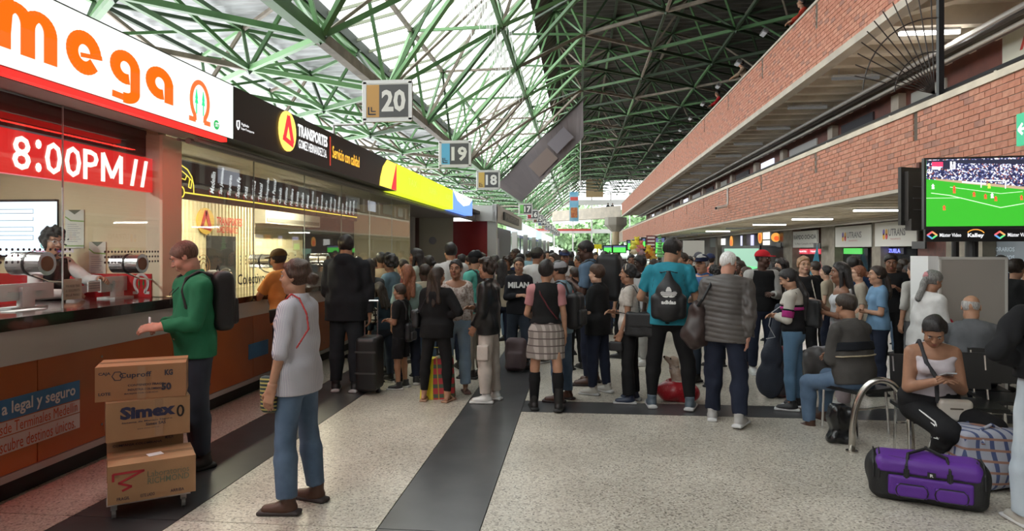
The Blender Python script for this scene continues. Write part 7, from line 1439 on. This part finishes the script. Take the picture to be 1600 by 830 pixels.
g = person(1446, 'grey-haired woman with a pink hair tie and white T-shirt looking down right', d=6.6, top=422, face=-70, q=0, fem=1, skin='mid', hair='pony', hcol='dgrey', tail=.0, pitch=20, bw=1.12, lean=(0, .1), arms=('hold', 'hold'), top_=dict(c=WHTC, sl=.9, loose=.03, hem=-.1), bot=dict(c=C('grey_trs')), shoe=WS)
s = SD(H(g, 0, -.11, .035) - .07, H(g, 0, -.11, .035) + .07, .008); s.ell(H(g, 0, -.118, .036), (.036, .018, .036), g.HR, 0); s.folds(.005, 3, 120, 1); put(g, 'hair_tie', s.mesh(), C('scrunchie', (.6, .28, .3)), g.o)
c = (g.arm[0][2] + g.arm[1][2]) / 2 + g.f1 * .12; s = SD(c - .25, c + .25, .012); s.rbox(c - A(0, 0, .1), (.1, .12, .09), .05); s.cone(c - A(0, 0, .03), c + A(0, -.03, .06), .03, .015, .03); s.folds(.012, 5, 40, 1); bagthing(g, [('bag_body', s.mesh(), C('redbag', (.45, .02, .04)))], 'crumpled red plastic bag in the hands of the grey-haired woman', 'bag', 'plastic_bag')
person(1586, 'young man in a black T-shirt standing right of the display panel, facing right', d=7.9, top=403, face=-70, q=1, skin='tan', hair='pixie', hcol='dark', top_=dict(c=BLKT, sl=.8, loose=.02), bot=dict(c=NAVY), shoe=BK_)
person(1604, 'man with a moustache at the right frame edge behind the young man in black', d=8.8, top=410, face=170, q=1, skin='tan', hair='short', top_=dict(c=C('taupe', (.2, .18, .17)), sl=.8), bot=dict(c=NAVY), shoe=BK_)
person(1565, 'person with black hair whose head shows over the display panel', d=9.4, top=398, face=0, q=2, back=1, skin='mid', hair='short', top_=dict(c=NAVY, sl=1.8), bot=dict(c=NAVY), shoe=BK_)

# ---------------------------------------------------------------- seats and seated people
def chair(px, d, rz, lab, col=(.012, .012, .013), bk=1):
    q = at(px, 390, d); t = thing('waiting_chair', (q[0], q[1], 0), lab, 'chair'); c, s_ = math.cos(math.radians(rz)), math.sin(math.radians(rz)); R = np.array([[c, -s_, 0], [s_, c, 0], [0, 0, 1]]); P = lambda x, y, z: A(q[0], q[1], 0) + R @ A(x, y, z); m_ = M('chair_shell', col, .35)
    ob('seat', MB().obox(P(0, 0, .42), (.23, .22, .015), R), m_, t); bk and ob('backrest', MB().hexa([P(-.23, -.2, .52), P(.23, -.2, .52), P(.23, -.18, .52), P(-.23, -.18, .52), P(-.22, -.27, .82), P(.22, -.27, .82), P(.22, -.25, .82), P(-.22, -.25, .82)]), m_, t)
    for x in (-.2, .2):
        for y, y2 in ((.18, .2), (-.16, -.2)): ob('leg', MB().tube([P(x, y, .41), P(x, y2, .0)], .012, 6), CHR(), t)
        bk and ob('back_upright', MB().tube([P(x, -.16, .41), P(x, -.2, .54), P(x, -.25, .8)], .011, 6), CHR(), t)
    ob('cross_bar', MB().tube([P(-.2, -.17, .25), P(.2, -.17, .25)], .01, 6), CHR(), t); return t
SEAT = dict(zh=.50)
g = person(1336, 'seated man in a dark grey sweater with a cream stripe, seen from behind', d=6.25, Ht=1.74, face=28, q=0, back=1, skin='mid', hair='short', hcol='dark', bw=1.15, sw=1.05, zh=.50, lean=(0, .12), legs=((78, 10, -4), (84, 4, 8)), arms=('hold', 'fwd'), pitch=10, top_=dict(c=C('grey_wool', (.075, .07, .066)), sl=1.9, loose=.03, hem=-.06, collar=1, fold=.007), bot=dict(c=JEAN, w=(.008, .012, .014)), shoe=BR_)
for a, b, mm in ((.25, .33, (.015, .017, .022)), (.19, .205, (.5, .42, .3))):
    s = SD(g.pel - .45, g.nb + .35, .013); torso(s, g, .03, loose=.055); s.cut(g.pel + g.u * a, -g.u); s.cut(g.pel + g.u * b, g.u); put(g, 'sweater_band', s.mesh(), C('band%.2f' % mm[0], mm), g.o)
chair(1336, 6.3, 28, 'black stool under the man in the striped sweater', bk=0)
q = at(1312, 390, 5.95); s = SD(A(-.2, -.15, 0), A(.2, .15, .5), .013); s.rbox((0, 0, .17), (.1, .09, .17), .05); s.folds(.016, 21, 40, 1); V, Fc = s.mesh(); fast('plastic_bag', V + A(q[0], q[1], 0), Fc, M('plastic_black', (.012, .012, .013), .25), None, None, label='shiny black plastic bag on the floor beside the brown shoes of the seated man', cat='bag')
g = person(1450, 'seated woman in a white sleeveless top and black sports trousers looking at her phone', d=5.25, Ht=1.68, face=172, q=0, fem=1, skin='mid', hair='pony', tail=.05, hcol='black', bw=1.15, aw=1.25, lw=1.2, zh=.50, lean=(0, .22), hyaw=-15, pitch=42, legs=((80, 42, -25), (76, -14, -48)), tip=(.1, .35), arms=('phone', 'phone'), bust=.06, top_=dict(c=C('lilac_white', (.62, .56, .6)), sl=0, tank=1, t=.01, loose=.01, hem=.05, neck=-.02, vneck=.6), bot=dict(c=C('sport_black', (.016, .016, .018)), w=(.01, .015, .01)), shoe=('sneaker', (.4, .4, .4), (.55, .55, .55)))
s = SD(g.pel - .4, g.pel + .4, .013); torso(s, g, .022, loose=.025); s.cut(g.pel + g.u * .12, g.u); s.cut(g.pel - g.u * .1, -g.u); put(g, 'waistband', s.mesh(), C('sport_black'), g.o)
for j in range(3):
    hp, kn, an = g.leg[1]; ax_ = nrm(kn - hp); side = nrm(np.cross(ax_, A(0, 0, 1))); side = side if side[0] > 0 else -side; off = side * .085 + A(0, 0, .028 * (1 - j) + .03)
    hp2, kn2, an2 = g.leg[1]; P_ = [hp2 + (kn2 - hp2) * t + off for t in (.45, .7, .92)] + [kn2 + ax_ * (.03 - .02 * j) + side * .075 + A(0, 0, -.02 - .02 * j), kn2 + (an2 - kn2) * .3 + side * .083 + ax_ * (.03 - .03 * j), kn2 + (an2 - kn2) * .7 + side * .075 + ax_ * (.03 - .03 * j)]
    put(g, 'white_stripe', strapmesh(g, P_, .011, .006), M('print_white'), g.o)
hm = (g.arm[0][2] + g.arm[1][2]) / 2 + nrm(g.arm[0][3] + g.arm[1][3]) * .1; m = MB(); R_ = np.stack([g.s1, nrm(g.f1 + A(0, 0, .5)), nrm(np.cross(g.s1, nrm(g.f1 + A(0, 0, .5))))], 1); m.obox(hm + A(0, 0, .03), (.036, .075, .005), R_); ob('mobile_phone', mbx(g, m), M('phone_silver', (.5, .52, .55), .2, .3), label='silver phone in the hands of the seated woman', cat='phone')
c = g.pel + g.u * .04 + g.f1 * .2 + g.s1 * -.12; s = SD(c - .25, c + .25, .009); s.rbox(c, (.12, .045, .085), .03); a = s.mesh(); s = SD(c - .25, c + .25, .008); s.cone(c + g.s1 * .14 + g.f1 * .0 + A(0, -.03, -.03), c + g.s1 * .14 + A(0, .04, -.03), .05, .05, .004, flat=True, flata=True); b = s.mesh(); CRM = M('bag_cream', (.55, .50, .44), .4)
s = SD(c - .25, c + .25, .008); s.rbox(c + g.f1 * .045 + A(-.0, 0, .03), (.05, .006, .008), .005)
wb_ = bagthing(g, [('bag_body', a, CRM), ('coin_pouch', b, CRM), ('metal_label', s.mesh(), M('label_dark', (.1, .08, .06), .4)), ('strap', strapmesh(g, [c + g.s1 * .12 + A(0, 0, .06), g.pel + g.u * .3 + g.f1 * .17 + g.s1 * .02, g.nb - g.u * .1 + g.f1 * .125 + g.s1 * .08, g.nb + g.s1 * .1 + g.u * .035, g.nb + g.s1 * .1 - g.f1 * .1 - g.u * .08], .028, .012), C('grey_strap', (.05, .05, .055)))], 'cream crossbody bag with a round coin pouch on the lap of the seated woman', 'bag', 'crossbody_bag')
chair(1452, 5.45, 172, 'black chair under the woman with the phone'); chair(1512, 5.6, 168, 'empty-looking black chair right of the woman with the phone'); chair(1575, 5.8, 170, 'black chair at the right frame edge behind the pale jeans')
g = person(1520, 'seated grey-haired man in a slate grey shirt in front of the display panel', d=6.3, Ht=1.72, face=-12, q=0, back=1, skin='tan', hair='bald', hcol='grey', bw=1.2, sw=1.1, zh=.50, lean=(0, .1), hyaw=-20, pitch=10, legs=((80, 8, -4), (80, 8, -4)), arms=('fwd', 'fwd'), top_=dict(c=C('slate_grey', (.12, .125, .135)), sl=1.2, loose=.03, hem=-.06, collar=1), bot=dict(c=NAVY), shoe=BK_)
chair(1520, 6.3, -12, 'black stool under the seated grey-haired man', bk=0)
g = person(1642, 'person at the right frame edge in a black jacket and pale wide jeans', d=4.1, Ht=1.66, face=-5, q=0, back=1, skin='tan', hair='short', hcol='black', sw=1.05, bw=1.05, arms=('hip', 'down'), legs=((2, 6, -2), (0, 5, -2)), top_=dict(c=C('black_shell', (.016, .016, .018)), sl=1.8, t=.022, loose=.035, hem=.04, fold=.01), bot=dict(c=M('denim_pale', (.50, .55, .60), .85, c2=(.4, .46, .52), sc=3, bump=.1, bsc=90), w=(.015, .03, .05), fold=.005, len=2.0), shoe=('sneaker', (.5, .47, .42), (.6, .55, .45)))
# chrome arch
q0, q1 = fl(1331, 706), fl(1424, 712); m = MB(); pts = [q0 + (q1 - q0) * (.5 - .5 * math.cos(a)) + A(0, 0, .62 * math.sin(a) ** .7) for a in np.linspace(0, math.pi, 22)]
t = thing('steel_arch', (q0 + q1) / 2, 'brushed steel hoop rail standing on the floor before the seats', 'rail'); ob('hoop', MB().tube(pts, .027, 14), M('brushed_steel', (.55, .52, .48), .25, 1), t, smooth=True)
for q in (q0, q1): ob('floor_flange', MB().tube([q, q + A(0, 0, .012)], .05, 14), M('brushed_steel'), t)
# purple duffel
c0_, c1_ = at(1357, 790, 4.62), at(1548, 796, 4.3); ax_ = c1_ - c0_; ax_[2] = 0; LB = np.linalg.norm(ax_); ax_ = nrm(ax_); nb_ = A(ax_[1], -ax_[0], 0); O = (c0_ + c1_) / 2 * A(1, 1, 0) + nb_ * -.12; RB_ = np.stack([ax_, -nb_, A(0, 0, 1)], 1)
def loc3(V): return V @ RB_.T + O
hB = .325; t = thing('duffel_bag', O, 'large purple and black sports duffel bag on the terrazzo floor', 'bag')
def dsd(fn, h=.009):
    s = SD(A(-LB / 2 - .05, -.25, -.02), A(LB / 2 + .05, .25, .45), h); fn(s); V, Fc = s.mesh(); return loc3(V), Fc
BP = M('duffel_black', (.013, .013, .014), .6, bump=.2, bsc=150); PP = M('duffel_purple', (.105, .022, .27), .55, bump=.15, bsc=150)
def f(s): s.rbox((0, 0, .15), (LB / 2, .15, .15), .07); s.cone((-LB / 2 + .1, 0, .19), (LB / 2 - .1, 0, .19), .12, .12, .04); s.folds(.005, 2, 25)
V, Fc = dsd(f); fast('bag_body', V, Fc, BP, None, t)
def f(s): s.rbox((0, -.02, .235), (LB / 2 - .03, .14, .075), .06); s.cone((-LB / 2 + .12, -.01, .2), (LB / 2 - .12, -.01, .2), .125, .125, .03); s.folds(.004, 2, 25); s.cut((0, 0, .205), (0, 0, -1))
V, Fc = dsd(f); fast('purple_top', V, Fc, PP, None, t)
for x0, x1, z0_, z1_ in ((-.30, .33, .06, .17),):
    k_ = LB / .9
    def f(s): s.rbox(((x0 + x1) / 2 * k_, -.152, (z0_ + z1_) / 2 + .01), ((x1 - x0) / 2 * k_, .016, (z1_ - z0_) / 2 + .012), .014)
    V, Fc = dsd(f); fast('front_pocket', V, Fc, PP, None, t)
for x in (-.12, .17):
    def f(s): s.rbox((x * k_, -.168, .10), (.12 * k_, .015, .045), .014)
    V, Fc = dsd(f, .008); fast('small_pocket', V, Fc, PP, None, t)
    m = MB(); m.tube([loc3(A(x * k_ + .12 * k_ * math.cos(a), -.178, .10 + .048 * max(-.9, min(.9, math.sin(a) * 1.3)))) for a in np.linspace(0, 2 * math.pi, 17)[:-1]], .005, 5, closed=True); ob('piping', m, BP, t)
for x in (-.16, .16):
    m = MB(); m.tube([loc3(A(x * k_, -.16, .18)), loc3(A(x * k_, -.155, .26)), loc3(A(x * .9 * k_, -.1, .33)), loc3(A(0, -.02, .36)), loc3(A(-x * .0, .0, .362))], .011, 6); ob('carry_strap', m, BP, t)
    m = MB(); m.obox(loc3(A(x * k_, -.158, .14)), (.017, .006, .10), RB_); ob('webbing', m, BP, t)
for x in (-1, 1):
    for e in (.03, .065): m = MB(); m.tube([loc3(A(x * (LB / 2 - e), -.155, .16)), loc3(A(x * (LB / 2 - e), -.145, .25)), loc3(A(x * (LB / 2 - e), -.07, .312)), loc3(A(x * (LB / 2 - e), .05, .31))], .006, 5); ob('zip_line', m, BP, t)
m = MB(); m.tube([loc3(A(-LB / 2 + .12, -.10, .30)), loc3(A(-.1, -.13, .295)), loc3(A(.1, -.13, .295)), loc3(A(LB / 2 - .12, -.10, .30))], .006, 5); ob('zip_line', m, BP, t)
lb_ = MB(); lb_.obox(loc3(A(.02, -.166, .222)), (.024, .004, .016), RB_); ob('badge', lb_, BK(), t); text('badge_letter', 'R', loc3(A(.01, -.1725, .212)), ax_, (0, 0, 1), .02, .02, M('print_white'), t, bold=.03)
# checked bag
q = at(1540, 390, 4.85); t = thing('checked_bag', (q[0], q[1], 0), 'blue and orange checked woven tote bag right of the purple duffel', 'bag')
s = SD(A(-.3, -.25, 0), A(.3, .25, .55), .012); s.rbox((0, 0, .22), (.24, .16, .215), .06); s.folds(.014, 31, 22, 1); V, Fc = s.mesh()
fast('bag_body', V + A(q[0], q[1], 0), Fc, stripes('checked', (.34, .35, .42), (.06, .08, .18), 14, 'XY', .3, c3=(.30, .16, .12), freq2=13, duty2=.22), None, t)
for y in (-.1, .08): ob('carry_handle', MB().tube([A(q[0], q[1], 0) + p_ for p_ in (A(-.1, y - .05, .34), A(-.09, y, .43), A(-.02, y, .47), A(.05, y, .43), A(.09, y - .05, .34))], .012, 6), M('checked'), t)
# ---------------------------------------------------------------- boxes on a dolly
dq = at(232, 390, 4.5); dolly = thing('platform_dolly', (dq[0], dq[1], 0), 'low white platform dolly on castors carrying four cartons', 'dolly'); az = math.radians(36); cA, sA = math.cos(az), math.sin(az)
def BXP(x, y, z, a=az, o=(0, 0)): return A(dq[0] + o[0] + x * math.cos(a) - y * math.sin(a), dq[1] + o[1] + x * math.sin(a) + y * math.cos(a), z)
Rz_ = lambda a: np.array([[math.cos(a), -math.sin(a), 0], [math.sin(a), math.cos(a), 0], [0, 0, 1]])
ob('platform', MB().obox(BXP(0, 0, .105), (.24, .2, .015), Rz_(az)), M('dolly_white', (.5, .48, .44), .5), dolly)
for x in (-.2, .2):
    for y in (-.16, .16):
        cs_ = ob('castor', MB().tube([BXP(x - .012, y, .035), BXP(x + .012, y, .035)], .035, 12), M('castor_grey', (.2, .2, .2), .5), dolly); ob('castor_fork', MB().obox(BXP(x, y, .075), (.018, .018, .02), Rz_(az)), M('steel_grey', (.35, .35, .35), .4, .8), cs_)
CB = [M('carton_%d' % i, c_, .75, c2=tuple(x * .88 for x in c_), sc=3, bump=.08, bsc=60) for i, c_ in enumerate([(.42, .24, .12), (.36, .21, .11), (.40, .235, .12), (.38, .20, .095)])]
PK = M('carton_print', (.035, .035, .055), .7); TP = M('packing_tape', (.34, .21, .12), .2)
def carton(hw, hd, z0, z1, a, o, mat, lab, tapes, prints):
    P = lambda x, y, z: BXP(x, y, z, a, o); R_ = Rz_(a); t = thing('cardboard_box', P(0, 0, z0), lab, 'box'); hh_ = (z1 - z0) / 2
    ob('carton_wall', MB().obox(P(0, 0, z0 + hh_), (hw, hd, hh_), R_), mat, t)
    for (x, w) in (((-1, 1),) if 0 else ()): pass
    ob('flap', MB().obox(P(0, -hd / 2 - .001, z1 + .0025), (hw, hd / 2 - .002, .0025), R_), mat, t); ob('flap', MB().obox(P(0, hd / 2 + .001, z1 + .0025), (hw, hd / 2 - .002, .0025), R_), mat, t)
    ob('tape', MB().obox(P(0, 0, z1 + .0055), (hw + .001, .028, .0012), R_), TP, t)
    for x in tapes: ob('tape', MB().obox(P(x, -hd - .001, z0 + hh_), (.025, .0012, hh_), R_), TP, t)
    ax = R_ @ A(1, 0, 0)
    for (s_, x, z, w, h_, b, mt) in prints: text('print', s_, P(x, -hd - .0025, z), ax, (0, 0, 1), w, h_, mt, t, bold=b, dep=.0)
    return t, P, ax
RDP = M('print_richred', (.45, .03, .04), .6); GRP = M('print_greygreen', (.16, .17, .11), .7)
def fo(px, d, hd, a):       # offset that puts the front face centre at a pixel column and distance
    f = at(px, 390, d); return (f[0] - dq[0] - hd * math.sin(a), f[1] - dq[1] + hd * math.cos(a))
z = .12; a_ = math.radians(37)
t, P, ax = carton(.25, .17, z, z + .235, a_, fo(239, 4.28, .17, a_), CB[0], 'bottom cardboard box with a red angular logo and grey green lettering', (), [('Laboratorios', -.03, z + .14, .24, .04, 0, GRP), ('RICHMOND', -.03, z + .095, .24, .04, .01, GRP), ('FRAGIL', -.2, z + .02, .07, .02, .02, PK), ('ESTE LADO', -.07, z + .02, .08, .02, .01, PK), ('ARRIBA', .1, z + .02, .08, .02, .01, PK)])
m = MB(); m.stroke([(.0, .085), (.0, .13), (.17, .13), (.03, .07), (.1, .04), (.05, .02)], .014, P(-.22, -.1725, z + .06), ax, (0, 0, 1), .001); ob('angular_logo', m, RDP, t)
ob('white_sticker', MB().obox(P(.02, -.02, z + .2425), (.045, .035, .001), Rz_(math.radians(50))), M('paper'), t)
a_ = math.radians(34); t, P, ax = carton(.235, .13, z, z + .32, a_, fo(228, 4.66, .13, a_), CB[1], 'cardboard box half hidden behind the bottom box with a line of small print', (.04,), [('COMPANIA COLOMBIANA', -.2, z + .24, .3, .016, .02, PK), ('MEDELLIN', .12, z + .26, .05, .02, .02, PK)])
z2 = z + .327; a_ = math.radians(38); t, P, ax = carton(.25, .18, z2, z2 + .255, a_, fo(233, 4.5, .18, a_), CB[2], 'cardboard box with big dark blue lettering under the topmost carton', (.06,), [('Simex', -.17, z2 + .14, .33, .085, .05, M('print_navy', (.02, .025, .07), .7)), ('Sistema de Manejo Seguro', -.16, z2 + .11, .3, .014, .02, PK), ('Simex SAS', -.02, z2 + .085, .12, .02, .03, PK), ('www.simex.com.co', -.07, z2 + .065, .13, .01, 0, PK)])
m = MB(); m.stroke(arc(0, 0, .018, 0, 360, 12, .035), .012, P(.19, -.1825, z2 + .16), ax, (0, 0, 1), .001); ob('hand_hole', m, BK(), t)
z3 = z2 + .262; a_ = math.radians(29); t, P, ax = carton(.27, .17, z3, z3 + .225, a_, fo(221, 4.5, .17, a_), CB[3], 'topmost cardboard box with dark all-over print and brown tape', (.0,), [('Cuproff', -.13, z3 + .14, .19, .045, .02, PK), ('CONTENIDO FRAGIL', -.08, z3 + .09, .22, .015, .02, PK), ('INDUSTRIA COLOMBIANA', -.08, z3 + .06, .22, .015, .02, PK), ('MANEJESE CON CUIDADO', -.1, z3 + .035, .2, .012, .02, PK), ('CAJA', -.25, z3 + .17, .07, .025, .03, PK), ('LOTE', -.25, z3 + .04, .07, .02, .03, PK), ('50', .12, z3 + .05, .06, .05, .05, PK), ('KG', .14, z3 + .15, .05, .04, .05, PK)])
for y_ in (-.1, .0, .1): text('print', 'FRAGIL', P(.2715, y_, z3 + .05), Rz_(a_) @ A(0, 1, 0), (0, 0, 1), .06, .1, PK, t, bold=.02, dep=0)
m = MB(); m.stroke(arc(0, 0, .032, 0, 360, 6), .005, P(-.14, -.1725, z3 + .165), ax, (0, 0, 1), .001); ob('hexagon_mark', m, PK, t)
# ---------------------------------------------------------------- people behind the counter and in booth 2
q = onx(71, -4.85); dd = float((q - cp) @ FW)
g = person(73, 'clerk with glasses and curly dark hair seated behind the glass of the omega booth', d=dd, Ht=1.66, z0=.28, face=-100, q=0, fem=1, skin='tan', hair='curly', hcol='black', glasses=M('clear_frame', (.6, .6, .62), .2), bot=dict(c=BLKT), hyaw=-15, pitch=8, arms=('reach', 'hold'), lean=(0, .12), top_=dict(c=C('vest_dark', (.02, .02, .022)), slc=WHTC, sl=1.9, loose=.01, hem=-.1))
for px, X_, lb, sk_, hc_ in ((352, -5.2, 'clerk in a grey top behind the glass of the slatted booth', 'tan', 'dark'), (290, -5.0, 'clerk with brown hair sitting low in the slatted booth', 'light', 'brown')):
    q = onx(px, X_); dd = float((q - cp) @ FW); person(px, lb, d=dd, Ht=1.6, z0=.28, zh=.45, legs=((82, 6, -4), (82, 6, -4)), bot=dict(c=BLKT), face=-80, q=2, fem=1, skin=sk_, hair='long', hcol=hc_, top_=dict(c=C('staff', (.25, .26, .28)), sl=.9))
q = onx(318, -4.9); t = thing('desk_fan', (q[0], q[1], 1.185), 'round cane-coloured desk fan behind the booth glass', 'fan'); m = MB(); [m.tube([A(q[0], q[1], 1.5) + A(.0, math.cos(a) * r_, math.sin(a) * r_) for a in np.linspace(0, 6.283, 21)[:-1]], .006, 4, closed=True) for r_ in (.05, .1, .15)]; ob('cage', m, M('fan_tan', (.5, .3, .15), .5), t); ob('stand', MB().tube([(q[0], q[1], 1.185), (q[0], q[1], 1.36)], .02, 8), M('fan_tan'), t)
# ---------------------------------------------------------------- background crowd
sk = ['tan', 'mid', 'brown', 'light', 'mid', 'dark', 'tan']; hs = ['short', 'long', 'fade', 'bun', 'curly', 'short', 'pony']; hsn = {'short': 'short hair', 'long': 'long hair', 'fade': 'cropped hair', 'bun': 'pinned-up hair', 'curly': 'curly hair', 'pony': 'a ponytail', 'buzz': 'shaved head'}
cl_ = [('white', (.62, .61, .6)), ('black', (.014, .014, .015)), ('maroon', (.14, .03, .04)), ('grey', (.2, .2, .21)), ('light blue', (.25, .4, .5)), ('beige', (.42, .36, .27)), ('navy blue', (.03, .05, .14)), ('olive', (.1, .11, .05)), ('coral', (.6, .2, .17)), ('mustard', (.45, .28, .05))]
BG = [ # column, distance, head row, facing, hair, colour, place, cap
    (560, 10.6, 398, 60, 'long', 1, 'behind the tall man in black, near the glass'), (585, 11.5, 400, 10, 'short', 3, 'left of the man in beige by the glass'), (630, 11, 402, 80, 'pony', 8, 'behind the woman in the dusty blue blouse'), (671, 10.8, 396, 60, 'bun', 1, 'right of the woman in the pale striped blouse'),
    (664, 9.0, 409, 40, 'short', 5, 'just left of the woman in the black jacket'), (668, 11.9, 399, 75, 'curly', 3, 'in front of the cream door panels'), (722, 11.6, 394, 80, 'pony', 2, 'in front of the red wall, left one'), (736, 11.2, 396, 70, 'short', 0, 'in front of the red wall, right one'), (752, 10.6, 391, 20, 'buzz', 0, 'behind the man with the lettered cap'),
    (784, 10.8, 402, 10, 'long', 5, 'right behind the teenager in the leather jacket'), (794, 12.5, 398, 150, 'curly', 1, 'between the leather jacket and the lettered sweatshirt'), (806, 14.5, 385, 120, 'buzz', 0, 'beside the notice board with pictograms'), (813, 12.5, 393, 175, 'short', 6, 'above the lettered sweatshirt'),
    (826, 17, 390, 0, 'short', 4, 'deep in the hall left of centre'), (848, 16, 392, 0, 'short', 6, 'far away right of the grey-green cap'), (855, 19, 390, 180, 'fade', 0, 'far in the centre of the hall'), (866, 11.5, 392, 130, 'long', 5, 'left of the light grey cap'), (882, 11.0, 387, 190, 'short', 0, 'facing the camera above the light grey cap'),
    (893, 18, 391, 0, 'short', 1, 'far away left of the tall man in slate blue'), (906, 13, 396, 90, 'fade', 8, 'left of the slate blue polo'), (899, 9.6, 415, 40, 'short', 8, 'with a coral sleeve behind the light grey cap'), (945, 13.5, 390, 20, 'fade', 3, 'right of the slate blue polo'), (960, 15, 394, 90, 'short', 1, 'behind the large travel backpack'),
    (972, 10.6, 402, 60, 'curly', 1, 'between the travel backpack and the cream blouse'), (987, 12.5, 395, 170, 'bun', 0, 'below the plush toys'), (1022, 13, 402, 100, 'long', 3, 'left of the man in the teal T-shirt'), (1068, 12.5, 392, 100, 'short', 6, 'right behind the head of the man in teal'), (1078, 14, 398, 150, 'short', 1, 'just left of the navy cap'),
    (1092, 12.8, 391, 20, 'short', 1, 'above the navy cap'), (1110, 12.0, 393, 0, 'short', 8, 'right of the navy cap'), (1118, 9.8, 412, 30, 'curly', 1, 'left of the white-haired man, behind the navy cap'), (1150, 13, 398, 70, 'short', 1, 'behind the white-haired man'), (1157, 11.5, 404, 120, 'long', 3, 'right of the white-haired man'), (1207, 12.5, 408, 30, 'long', 1, 'right of the man in the red cap'), (1213, 9.4, 424, 80, 'long', 1, 'behind the ponytailed woman, lower'),
    (1275, 11, 405, 20, 'short', 1, 'right of the young woman with glasses'), (1292, 10.5, 412, 60, 'bun', 5, 'left of the woman in the tank top'), (1341, 11.5, 402, 0, 'short', 4, 'between the tank top and the beige top'), (1412, 12, 402, 30, 'short', 0, 'left of the brown-haired man in stripes'), (1420, 10.6, 414, 60, 'long', 1, 'behind and right of the man in black'), (1404, 10.8, 407, 40, 'bun', 3, 'behind the man in black'),
    (648, 14, 393, 90, 'short', 6, 'far behind the long-haired woman'), (774, 14.5, 396, 60, 'long', 2, 'in front of the kiosk pillar'), (800, 20, 391, 0, 'short', 7, 'distant, next to the kiosk'), (838, 24, 390, 180, 'short', 3, 'small in the distance, left of centre'), (862, 26, 389, 0, 'short', 1, 'small in the distance, centre'), (875, 30, 389, 180, 'short', 0, 'tiny in the distance, centre'), (885, 24, 391, 0, 'long', 6, 'small in the distance, right of centre'), (915, 26, 390, 0, 'short', 2, 'small in the distance behind the slate blue polo'), (930, 17, 392, 200, 'fade', 4, 'distant, behind the slate blue polo'), (1005, 16, 396, 180, 'short', 9, 'distant, below the toy stall'), (1052, 17, 394, 0, 'long', 1, 'distant, right of the toy stall')]
for i, (px, dd, tp, fc, hr_, ci, wh) in enumerate(BG):
    cn_, cc_ = cl_[ci]; fe = hr_ in ('long', 'bun', 'pony', 'curly') and i % 4 != 3; cap = C('bgcap%d' % (i % 3), [(.02, .02, .025), (.1, .1, .12), (.03, .04, .1)][i % 3]) if i in (12, 17, 28, 29, 13) else None
    hgt = 1.72 - (tp - 390) * dd / F; hgt = max(1.5, min(1.85, hgt))
    person(px, '%s in %s with %s%s, %s' % ('woman' if fe else 'man', cn_, hsn[hr_], ' and cap' if cap else '', wh), d=dd, Ht=hgt * 1.75 / 1.765, face=fc, q=2, fem=int(fe), skin=sk[(i * 3) % 7], hair=hr_, hcol='dark' if i % 3 else 'black', cap=cap, back=1 if abs(((fc + 180) % 360) - 180) < 70 else 0, arms=[('down', 'down'), ('hold', 'hold'), ('down', 'phone')][i % 3],
           top_=dict(c=C('bg_' + cn_, cc_), sl=[.7, 1.9, 1.3][i % 3]), bot=dict(c=[NAVY, JEAN, BLKT][i % 3]), shoe=BK_)
# people on the upper gallery
for px, tp, sk_, cc_, lb in ((1166, 99, 'tan', ('tanshirt', (.35, .25, .18)), 'person in a tan top with a dark hat leaning on the upper parapet'), (1128, 146, 'mid', ('redtop', (.5, .02, .03)), 'person in red leaning over the upper parapet'), (1263, 4, 'tan', ('redtop2', (.45, .05, .03)), 'person leaning on the nearest stretch of the upper parapet, at the top frame edge')):
    q = onx(px, XU + .42); dd = float((q - cp) @ FW); zz = CH + (HY - tp) * dd / F
    person(px, lb, d=dd, Ht=1.66, z0=zz - 1.5, face=88, q=1, fem=1, skin=sk_, hair='short', hcol='black', lean=(0, .3), arms=('lean', 'lean'), top_=dict(c=C(*cc_), sl=1.7), bot=dict(c=NAVY), shoe=BK_)
for px, tp, wh in ((950, 317, 'leftmost'), (957, 318, 'middle'), (976, 314, 'rightmost')):
    dd = YBR + 3; q = at(px, 390, dd); person(px, wh + ' tiny figure standing on the far concrete walkway', d=dd, Ht=1.7, z0=ZU1 - 1.1, face=180, q=2, grp='figures on the far walkway', skin='mid', top_=dict(c=NAVY, sl=1.8), bot=dict(c=NAVY), shoe=BK_)
